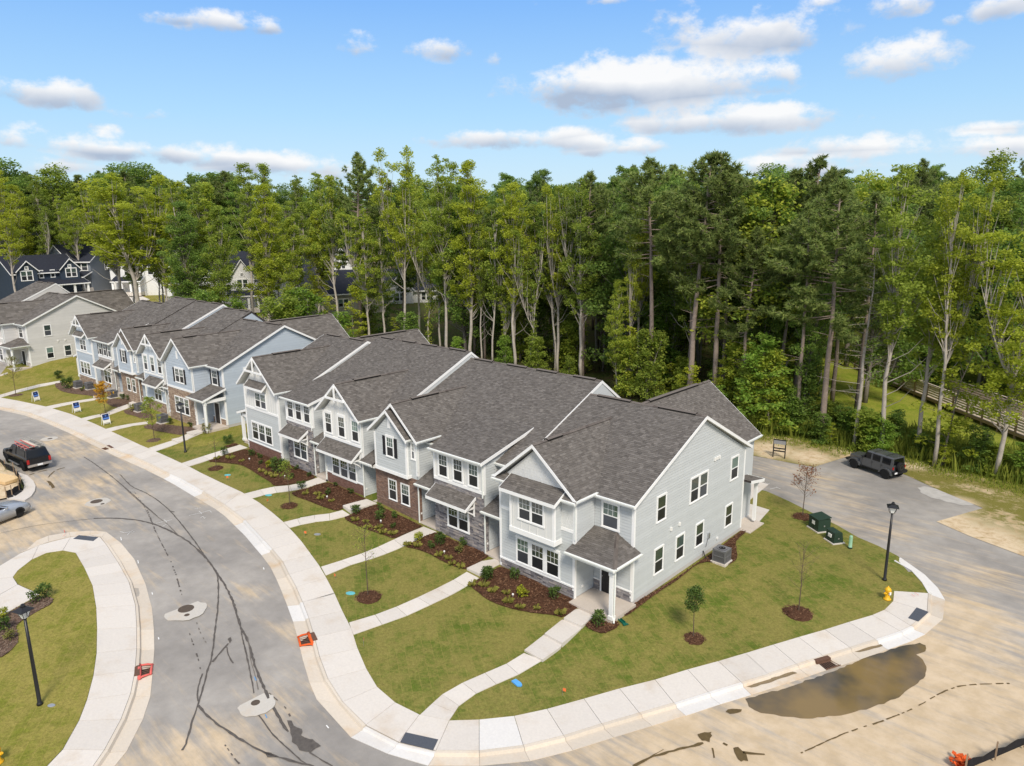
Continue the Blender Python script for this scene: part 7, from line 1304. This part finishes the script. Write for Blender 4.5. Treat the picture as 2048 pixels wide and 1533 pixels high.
sapling((309, 881), 4.2, .30, .85, 0, 'leaf_mid', 'leafy young tree hiding the far air conditioners', .16, 22, .035, .75, True, 34); sapling((32, 791), 4.6, .34, 1.0, 0, 'leaf_olive', 'tall airy young tree at the far left lawn', .14, 24, .035, .85, True, 22); sapling((211, 829), 3.4, .30, .9, 0, 'leaf_orange', 'orange autumn-leaved young tree behind a blue sign', .17, 24, .03, .6, True, 40)
# flags, lids, caps
for q, l in ((NU((500, 520))[0], 'before the long bed'), (NU((907, 755))[0], 'near the young tree ring'), (N3((1205, 600))[0], 'on the lawn of the brown brick house'), (N3((1610, 1160))[0], 'on the second lawn'), (N4((900, 490))[0], 'on the corner lawn by the pavement'), (N5((1663, 470))[0], 'on the corner lawn right of the curved walk')):
    p = W(*q); o = thing('marker_flag', 'small orange utility flag ' + l, 'marker flag', p, TR.uniform(0, 6)); mb = MB(); mb.tube([(0, 0, 0), (.02, 0, .42)], .006, 4); mb.build('stake', M['steel'], o); mb = MB(); mb.prism([(.02, 0, .26), (.16, .03, .24), (.17, .03, .40), (.02, 0, .42)], (0, .004, 0)); mb.build('flag', M['flag'], o)
for q, m, l, s in ((NU((487, 464))[0], 'cyan_paint', 'turquoise-painted meter lid before the long bed', .28), (NU((905, 670))[0], 'cyan_paint', 'turquoise-painted meter lid near the second young tree', .28), (N3((1372, 572))[0], 'steel', 'grey meter lid on the brown brick house lawn', .24), (N3((1795, 1325))[0], 'cyan_paint', 'faded blue-grey meter lid on the second lawn', .28), (N8((320, 1157))[0], 'steel', 'pale valve lid by the lower left lamp', .18)):
    p = W(*q); mb = MB(); mb.lathe([(s, 0), (s, .03), (s * .85, .04), (s * .8, .035), (0, .04)], 14); o = mb.build('meter_lid', M[m]); o.location = (p.x, p.y, T(p.x, p.y)); o.scale = (1, .65, 1); o.rotation_euler = (0, 0, .6); tag(o, l, 'utility lid')
p = W(*N5((1200, 350))[0]); mb = MB(); mb.prism([(-.28, -.13, .0), (.16, -.14, .0), (.29, -.04, .0), (.29, .07, 0), (.14, .14, 0), (-.27, .13, 0)], (0, 0, .07)); o = mb.build('plastic_bag', M['blue_paint'], None, fixn=True); o.location = (p.x, p.y, T(p.x, p.y) + .01); o.rotation_euler = (0, 0, -.15); tag(o, 'bright blue plastic packet lying on the corner lawn', 'packet')
for N, q, l in ((NW, (828, 645), 'left of the lime shrub before the end house'), (NV, (1475, 855), 'in the stone-fronted house bed'), (NV, (827, 540), 'in the brown brick house bed'), (NV, (278, 290), 'in the red-brick-skirted house bed'), (NU, (710, 310), 'left in the long bed'), (NU, (1072, 489), 'right in the long bed')):
    p = W(*N(q)[0], .05); mb = MB(); mb.lathe([(.05, 0), (.05, .10), (.065, .11), (.06, .17), (.03, .20), (0, .21)], 10); o = mb.build('cleanout_cap', M['white_plastic'], None, True); o.location = (p.x, p.y, T(p.x, p.y) + .05); tag(o, 'white pipe cap ' + l, 'pipe cap')
p = W(*N6((500, 50))[0]); q = W(*N6((562, 105))[0]); o = thing('downspout_extension', 'dark green plastic drain spout lying by the porch column', 'drain spout', p, math.atan2(q.y - p.y, q.x - p.x)); L = (q - p).length; mb = MB(); mb.prism([(0, -.1, 0), (0, .1, 0), (0, .1, .10), (0, .07, .10), (0, .07, .03), (0, -.07, .03), (0, -.07, .10), (0, -.1, .10)], (L * .75, 0, 0)); mb.build('trough', M['teal'], o, fixn=True); mb = MB(); mb.prism([(L * .75, -.1, 0), (L * 1.1, -.16, 0), (L * 1.1, .16, 0), (L * .75, .1, 0)], (0, 0, .05)); mb.build('lip', M['teal'], o, fixn=True)
# ------------------------------------------------------------------ the building plot at the left edge and the lower right corner
drape('building_plot', [W2(*p) for p in LZ((-400, 200), (0, 330), (60, 420), (150, 455), (185, 520), (225, 590), (200, 650), (70, 720), (-300, 800), (-700, 600))], .02, M['verge'], .8, attr=('bare', lambda x, y: .9))
pa = MB().build('kerb_ramp', M['joint'], None, kind='structure'); slab_obj([W2(*p) for p in LZ((175, 440), (290, 482), (355, 540), (378, 590), (370, 640), (330, 700), (262, 745), (70, 720), (205, 650), (225, 585), (185, 510))], .0, 'slab', M['concrete'], pa)
def silt_fence(N, pts, h, label):
    q = [W(*p) for p in N(*pts)]; o = thing('silt_fence', label, 'silt fence', q[0]); q = [p - q[0] for p in q]; mb = MB()
    for i in range(len(q) - 1):
        n = 4
        for k in range(n):
            a, b = q[i].lerp(q[i + 1], k / n), q[i].lerp(q[i + 1], (k + 1) / n); s0, s1 = (.06 * math.sin((i * n + k + j) * 2.1) for j in (0, 1)); d = (q[i + 1] - q[i]).normalized(); nn = V(-d.y, d.x, 0); mb.poly([a + nn * .25, b + nn * .25, b + V(0, 0, .12), a + V(0, 0, .12)]); mb.poly([a + V(0, 0, .12), b + V(0, 0, .12), b + nn * s1 + V(0, 0, h), a + nn * s0 + V(0, 0, h)])
    mb.build('fabric', M['fabric_black'], o)
    for p in q: m = MB(); m.box(p.x - .03, p.x + .03, p.y - .03, p.y + .03, 0, h + .35); m.build('stake', M['wood_post'], o)
silt_fence(LZ, [(-200, 240), (0, 350), (60, 420), (150, 452), (185, 520), (222, 590), (205, 650), (130, 700), (70, 716)], .55, 'black silt fence round the building plot at the left edge'); silt_fence(ZL(0, 0, 1), [(1930, 1545), (1990, 1520), (2048, 1495), (2110, 1465)], .5, 'black silt fence in the lower right corner')
p = W(1925, 1530); mb = MB(); clump(mb, V(0, 0, .12), .5, 90, .3, .9, .25); o = mb.build('fabric_heap', M['orange']); o.location = p; tag(o, 'crumpled orange cloth on the sand at the lower right', 'cloth')
o = thing('lumber_pile', 'stack of yellow sheet lumber at the left edge of the photo', 'lumber', W(*LZ((60, 550))[0]), .35)
for i in range(5): mb = MB(); mb.box(-1.6 + RND.uniform(-.1, .1), 1.0, -.65, .65, .08 + i * .05, .125 + i * .05); mb.build('board', M['lumber'], o)
for y in (-.45, .45): mb = MB(); mb.box(-1.5, .9, y - .05, y + .05, 0, .08); mb.build('bearer', M['wood_post'], o)
for q, n in ((LZ((235, 620))[0], 30), (LZ((100, 430))[0], 40), (LZ((40, 380))[0], 40), (LZ((200, 560))[0], 25)):
    p = W(*q); mb = MB()
    for k in range(n): a = TR.uniform(0, 6.28); r = TR.uniform(0, .6); h = TR.uniform(.2, .9); x, y = r * math.cos(a), r * math.sin(a); mb.poly([(x - .02, y, 0), (x + .02, y, 0), (x + TR.uniform(-.2, .2), y + TR.uniform(-.2, .2), h)])
    o = mb.build('weed_clump', M['weed']); o.location = p; tag(o, 'scruffy weeds growing along the black silt fence', 'weeds', None, 'stuff')
# ------------------------------------------------------------------ vehicles (built along +x = forward, wheels on z = 0)
def wheel(o, x, y, r, w, rim='rim'):
    s = 1 if y > 0 else -1; t = MB(); t.lathe([(r * .62, -w / 2), (r * .92, -w / 2), (r, -w * .36), (r, w * .36), (r * .92, w / 2), (r * .62, w / 2)], 22, (0, 0, 0), 0, 'y'); wh = t.build('wheel', M['tyre'], o, M=Matrix.Translation((x, y, r)))
    d = MB(); d.lathe([(0, s * w * .30), (r * .64, s * w * .34), (r * .64, s * w * .46), (r * .56, s * w * .46)] if s > 0 else [(r * .56, s * w * .46), (r * .64, s * w * .46), (r * .64, s * w * .34), (0, s * w * .30)], 18, (0, 0, 0), 0, 'y')
    for i in range(5): a = i * 2 * math.pi / 5; d.prism([(math.cos(a) * .05 - math.sin(a) * .035, s * w * .34, math.sin(a) * .05 + math.cos(a) * .035), (math.cos(a) * r * .6 - math.sin(a) * .03, s * w * .40, math.sin(a) * r * .6 + math.cos(a) * .03), (math.cos(a) * r * .6 + math.sin(a) * .03, s * w * .40, math.sin(a) * r * .6 - math.cos(a) * .03), (math.cos(a) * .05 + math.sin(a) * .035, s * w * .34, math.sin(a) * .05 - math.cos(a) * .035)], (0, s * w * .10, 0))
    d.build('rim', M[rim], wh)
def loft(mb, secs, mi=0):
    """secs: rings of equal length, joined in order, ends capped."""
    b = len(mb.v); n = len(secs[0])
    for s in secs: mb.v += [tuple(p) for p in s]
    for i in range(len(secs) - 1):
        for j in range(n): jj = (j + 1) % n; mb.f.append((b + i * n + j, b + i * n + jj, b + (i + 1) * n + jj, b + (i + 1) * n + j)); mb.m.append(mi)
    mb.f.append(tuple(b + j for j in range(n))); mb.m.append(mi); mb.f.append(tuple(b + (len(secs) - 1) * n + j for j in range(n - 1, -1, -1))); mb.m.append(mi)
def hull(mb, prof, w, tops=None):
    """prof: (x, z_low, z_high, half width low, half width high) from back to front, rounded shoulders."""
    loft(mb, [[(x, -a, z0), (x, -a, z0 + (z1 - z0) * .55), (x, -b - (a - b) * .3, z1 - .06), (x, -b + .05, z1), (x, b - .05, z1), (x, b + (a - b) * .3, z1 - .06), (x, a, z0 + (z1 - z0) * .55), (x, a, z0)] for x, z0, z1, a, b in prof])
def side_glass(o, x0b, x1b, x0t, x1t, zb, zt, yb, yt, m='car_glass', name='window'):
    for s in (-1, 1): mb = MB(); q = [(x0b, s * yb, zb), (x1b, s * yb, zb), (x1t, s * yt, zt), (x0t, s * yt, zt)]; mb.prism(q, (0, s * .012, 0)); mb.build(name, M[m], o, fixn=True)
def quadpart(o, q, vec, m, name): mb = MB(); mb.prism(q, vec); return mb.build(name, M[m], o, fixn=True)
def place_vehicle(label, front_px, rear_px, cat, wb):
    a, b = W(*front_px, -.08), W(*rear_px, -.08); d = V(a.x - b.x, a.y - b.y, 0).normalized(); return a, b, d
# the off-roader
a, b, d = place_vehicle('', (1707, 937.5), (1770, 959.5), 'suv', 3.0); lf = V(-d.y, d.x, 0); c = (a + b) / 2 - lf * .80; o = thing('parked_suv', 'dark grey boxy off-roader with rear spare wheel parked on the alley pad', 'off-road car', (c.x, c.y, T(c.x, c.y) + road_off(c.x, c.y) + .015), math.atan2(d.y, d.x)); WB = 1.5; R = .41
mb = MB(); mb.box(-2.05, 1.0, -.78, .78, .52, 1.18); loft(mb, [[(1.0, -.74, .55), (1.0, -.74, 1.12), (1.0, -.6, 1.20), (1.0, .6, 1.20), (1.0, .74, 1.12), (1.0, .74, .55)], [(2.12, -.62, .62), (2.12, -.62, 1.04), (2.12, -.52, 1.12), (2.12, .52, 1.12), (2.12, .62, 1.04), (2.12, .62, .62)]]); body = mb.build('body', M['jeep'], o, fixn=True)
mb = MB(); mb.prism([(-2.02, -.76, 1.18), (.78, -.76, 1.18), (.42, -.68, 1.80), (-1.98, -.68, 1.80)], (0, .02, 0)); loft(mb, [[(-2.03, -.765, 1.18), (.80, -.765, 1.18), (.80, .765, 1.18), (-2.03, .765, 1.18)], [(-1.98, -.68, 1.80), (.40, -.66, 1.80), (.40, .66, 1.80), (-1.98, .68, 1.80)]]); mb.build('cabin', M['jeep'], o, fixn=True)
mb = MB(); loft(mb, [[(-2.02, -.70, 1.78), (.46, -.68, 1.78), (.46, .68, 1.78), (-2.02, .70, 1.78)], [(-1.95, -.62, 1.87), (.38, -.60, 1.87), (.38, .60, 1.87), (-1.95, .62, 1.87)]]); mb.build('hard_top', M['jeep'], o, fixn=True)
for x0, x1 in ((.02, .62), (-.86, -.16), (-1.82, -1.06)): side_glass(o, x0, x1 + (.06 if x0 > 0 else 0), x0, x1 - (.16 if x0 > 0 else 0), 1.24, 1.72, .762, .693)
quadpart(o, [(.83, -.70, 1.22), (.83, .70, 1.22), (.45, .60, 1.77), (.45, -.60, 1.77)], (.012, 0, .006), 'car_glass', 'windscreen'); quadpart(o, [(-2.035, -.62, 1.26), (-2.035, .62, 1.26), (-1.99, .56, 1.74), (-1.99, -.56, 1.74)], (-.012, 0, 0), 'car_glass', 'rear_window')
for x in (WB, -WB):
    for s in (-1, 1):
        mb = MB(); arc = [(x + .60 * math.cos(t), .42 + .52 * math.sin(t)) for t in [math.pi * k / 8 for k in range(9)]]; inn = [(x + .48 * math.cos(t), .42 + .42 * math.sin(t)) for t in [math.pi * k / 8 for k in range(8, -1, -1)]]; y0, y1 = s * .70, s * .93
        for k in range(8): mb.prism([(arc[k][0], y0, arc[k][1]), (arc[k + 1][0], y0, arc[k + 1][1]), (inn[7 - k][0], y0, inn[7 - k][1]), (inn[8 - k][0], y0, inn[8 - k][1])], (0, y1 - y0, 0))
        mb.build('fender_flare', M['jeep'], o, fixn=True); wheel(o, x, s * .80, R, .27)
mb = MB(); mb.box(-2.30, -2.05, -.80, .80, .55, .76); mb.build('rear_bumper', M['black_trim'], o); mb = MB(); mb.box(2.12, 2.36, -.82, .82, .54, .74); mb.build('front_bumper', M['black_trim'], o); mb = MB(); mb.box(2.12, 2.14, -.5, .5, .68, 1.06); mb.build('grille', M['black_trim'], o)
for s in (-1, 1):
    quadpart(o, [(-2.06, s * .66, .92), (-2.06, s * .78, .92), (-2.06, s * .78, 1.12), (-2.06, s * .66, 1.12)], (-.05, 0, 0), 'red_light', 'tail_light'); mb = MB(); mb.lathe([(.0, 0), (.10, 0), (.10, .03)], 12, (2.13, s * .42, .9), 0, 'x'); mb.build('headlight', M['lamp_glass'], o); mb = MB(); mb.box(.60, .72, s * .80, s * 1.0, 1.22, 1.40) if s > 0 else mb.box(.60, .72, s * 1.0, s * .80, 1.22, 1.40); mb.build('mirror', M['black_trim'], o)
    for x in (-.10, -.98): mb = MB(); mb.box(x - .16, x, s * .782 - .02, s * .782 + .02, 1.02, 1.06); mb.build('door_handle', M['black_trim'], o)
    for x in (.80, -.12, -1.0): mb = MB(); mb.box(x - .008, x + .008, s * .782 - .004, s * .782 + .004, .58, 1.18); mb.build('door_seam', M['vent_dark'], o)
    mb = MB(); mb.box(-.95, .95, s * .72 - .1, s * .72 + .1, .44, .52); mb.build('side_step', M['black_trim'], o)
mb = MB(); mb.lathe([(.20, -.13), (.36, -.13), (.40, -.09), (.40, .09), (.36, .13), (.20, .13)], 20, (0, 0, 0), 0, 'x'); sp = mb.build('spare_wheel', M['tyre'], o, M=Matrix.Translation((-2.25, .08, 1.10))); mb = MB(); mb.lathe([(.0, -.10), (.25, -.12), (.25, -.14), (.0, -.12)], 16, (0, 0, 0), 0, 'x'); mb.build('rim', M['rim'], sp)
quadpart(o, [(-2.305, .48, .60), (-2.305, .78, .60), (-2.305, .78, .74), (-2.305, .48, .74)], (-.012, 0, 0), 'plate', 'number_plate')
for x in (-.25, -1.35):
    mb = MB(); mb.tube([(x, -.66, 1.86), (x, -.60, 1.95), (x, .60, 1.95), (x, .66, 1.86)], .022, 5); mb.build('roof_bar', M['black_trim'], o)
mb = MB(); mb.box(1.2, 2.0, -.12, .12, 1.12, 1.17); mb.build('hood_bulge', M['jeep'], o)
# the pickup with a canopy and ladders
rl, rr = W(44, 943, -.1), W(98, 930, -.1); y_ = V(rl.x - rr.x, rl.y - rr.y, 0).normalized(); d = V(y_.y, -y_.x, 0); c = (rl + rr) / 2 + d * 1.85; o = thing('pickup_truck', 'black pickup with canopy and ladders on its roof rack', 'pickup truck', (c.x, c.y, T(c.x, c.y) + road_off(c.x, c.y) + .02), math.atan2(d.y, d.x)); R = .40
mb = MB(); hull(mb, [(-2.95, .62, 1.22, .94, .92), (-2.4, .50, 1.26, .98, .94), (.95, .50, 1.26, .99, .95), (1.1, .50, 1.24, .99, .93), (2.6, .52, 1.16, .97, .88), (2.85, .60, 1.02, .86, .80)], 1); mb.build('body', M['truck'], o, fixn=True)
mb = MB(); loft(mb, [[(-.55, -.93, 1.22), (1.35, -.91, 1.22), (1.35, .91, 1.22), (-.55, .93, 1.22)], [(-.45, -.76, 1.90), (.62, -.73, 1.90), (.62, .73, 1.90), (-.45, .76, 1.90)]]); mb.build('cab', M['truck'], o, fixn=True)
mb = MB(); loft(mb, [[(-2.90, -.90, 1.22), (-.58, -.90, 1.22), (-.58, .90, 1.22), (-2.90, .90, 1.22)], [(-2.62, -.74, 1.92), (-.58, -.75, 1.92), (-.58, .75, 1.92), (-2.62, .74, 1.92)]]); mb.build('canopy', M['truck'], o, fixn=True)
side_glass(o, .35, 1.15, .35, .66, 1.28, 1.80, .912, .765); side_glass(o, -.42, .25, -.40, .25, 1.28, 1.80, .915, .785); side_glass(o, -2.5, -.75, -2.38, -.75, 1.32, 1.80, .888, .778, 'car_glass', 'canopy_window')
quadpart(o, [(1.37, -.84, 1.26), (1.37, .84, 1.26), (.68, .70, 1.86), (.68, -.70, 1.86)], (.01, 0, .01), 'car_glass', 'windscreen'); quadpart(o, [(-2.90, -.80, 1.28), (-2.90, .80, 1.28), (-2.68, .68, 1.82), (-2.68, -.68, 1.82)], (-.012, 0, 0), 'car_glass', 'rear_window')
quadpart(o, [(-2.975, -.72, .72), (-2.975, .72, .72), (-2.955, .72, 1.18), (-2.955, -.72, 1.18)], (-.015, 0, 0), 'truck', 'tailgate'); mb = MB(); mb.box(-3.12, -2.9, -.93, .93, .52, .72); mb.build('rear_bumper', M['chrome'], o); quadpart(o, [(-3.125, -.2, .55), (-3.125, .2, .55), (-3.125, .2, .70), (-3.125, -.2, .70)], (-.01, 0, 0), 'plate', 'number_plate')
for s in (-1, 1):
    quadpart(o, [(-2.96, s * .74, .78), (-2.96, s * .93, .78), (-2.95, s * .92, 1.16), (-2.95, s * .74, 1.16)], (-.035, 0, 0), 'red_light', 'tail_light')
    for x in (1.85, -1.85): wheel(o, x, s * .84, R, .28, 'chrome'); mb = MB(); mb.prism([(x + .50 * math.cos(t), s * .80, .42 + .50 * math.sin(t)) for t in [math.pi * k / 8 for k in range(9)]], (0, s * .195, 0)); mb.build('wheel_arch', M['black_trim'], o, fixn=True)
    mb = MB(); mb.box(-.9, 1.2, s * .96 - .09, s * .96 + .09, .36, .44); mb.build('side_step', M['steel'], o); mb = MB(); q = (s * .94, s * 1.16); mb.box(1.0, 1.12, min(q), max(q), 1.24, 1.46); mb.build('mirror', M['black_trim'], o)
for x in (-2.3, -1.5, -.7): mb = MB(); mb.tube([(x, -.74, 1.90), (x, -.72, 2.04), (x, .72, 2.04), (x, .74, 1.90)], .025, 5); mb.build('rack_bar', M['alu'], o)
for y in (-.68, .68): mb = MB(); mb.tube([(-2.5, y, 2.05), (.2, y, 2.05)], .025, 5); mb.build('rack_rail', M['pink' if y > 0 else 'alu'], o)
def ladder(y0, w, x0, x1, z, m, label):
    p = o.matrix_world if False else None; l = thing('ladder', label, 'ladder', o.location, o.rotation_euler[2]); k = MB()
    for y in (y0, y0 + w): b_ = MB(); b_.box(x0, x1, y - .02, y + .02, z, z + .08); b_.build('ladder_rail', M[m], l)
    n = int((x1 - x0) / .3)
    for i in range(n): g = MB(); x = x0 + .15 + i * .3; g.tube([(x, y0, z + .04), (x, y0 + w, z + .04)], .018, 5); g.build('rung', M['alu'], l)
ladder(.08, .42, -2.6, .6, 2.08, 'pink', 'red ladder strapped on the pickup roof, left side'); ladder(-.66, .45, -3.0, 1.1, 2.08, 'alu', 'aluminium ladder on the pickup roof, right side')
lt = thing('plank_bundle', 'bundle of rough boards lying between the ladders on the pickup', 'boards', o.location, o.rotation_euler[2])
for i in range(4): mb = MB(); mb.box(-2.4 + .1 * i, .1 + .05 * i, -.18 + i * .06, -.13 + i * .06, 2.07, 2.12 + .01 * i); mb.build('board', M['wood'], lt)
# the silver coupe, mostly cut by the left edge
p0, p1 = W(38, 1034, -.1), W(-60, 1072, -.1); d = V(p0.x - p1.x, p0.y - p1.y, 0).normalized(); lf = V(-d.y, d.x, 0); c = p0 - d * 1.36 + lf * .76; o = thing('parked_car', 'silver coupe with dark alloy wheel cut by the left edge', 'car', (c.x, c.y, T(c.x, c.y) + road_off(c.x, c.y) + .015), math.atan2(d.y, d.x)); R = .345
mb = MB(); hull(mb, [(-2.35, .42, .92, .78, .72), (-2.0, .30, 1.00, .90, .82), (-.9, .22, 1.02, .93, .86), (.7, .22, 1.00, .93, .86), (1.5, .24, .93, .92, .80), (2.1, .28, .84, .86, .72), (2.36, .36, .70, .72, .62)], 1); mb.build('body', M['silver'], o, True, fixn=True)
mb = MB(); loft(mb, [[(-1.75, -.76, .98), (.75, -.80, .98), (.75, .80, .98), (-1.75, .76, .98)], [(-1.0, -.56, 1.36), (-.05, -.58, 1.38), (-.05, .58, 1.38), (-1.0, .56, 1.36)]]); mb.build('cabin', M['silver'], o, fixn=True)
side_glass(o, -.75, .50, -.75, -.06, 1.02, 1.33, .795, .605); side_glass(o, -1.4, -.85, -1.05, -.85, 1.02, 1.32, .785, .61, 'car_glass', 'quarter_window'); quadpart(o, [(.78, -.72, 1.0), (.78, .72, 1.0), (-.02, .54, 1.37), (-.02, -.54, 1.37)], (.01, 0, .01), 'car_glass', 'windscreen'); quadpart(o, [(-1.78, -.66, 1.0), (-1.78, .66, 1.0), (-1.03, .5, 1.35), (-1.03, -.5, 1.35)], (-.01, 0, .01), 'car_glass', 'rear_window')
for s in (-1, 1):
    for x in (1.36, -1.36): wheel(o, x, s * .80, R, .25, 'rim'); mb = MB(); mb.prism([(x + .42 * math.cos(t), s * .76, .35 + .42 * math.sin(t)) for t in [math.pi * k / 9 for k in range(10)]], (0, s * .165, 0)); mb.build('wheel_arch', M['black_trim'], o, fixn=True)
    quadpart(o, [(2.22, s * .48, .62), (2.12, s * .78, .62), (2.06, s * .78, .76), (2.20, s * .50, .76)], (.04, 0, 0), 'lamp_glass', 'headlight'); mb = MB(); q = (s * .82, s * 1.0); mb.box(.42, .56, min(q), max(q), .98, 1.10); mb.build('mirror', M['silver'], o)
mb = MB(); mb.box(2.1, 2.42, -.78, .78, .26, .44); mb.build('front_bumper', M['silver'], o); mb = MB(); mb.box(-2.0, -1.75, -.62, .62, 1.02, 1.06); mb.build('rear_spoiler', M['black_trim'], o)
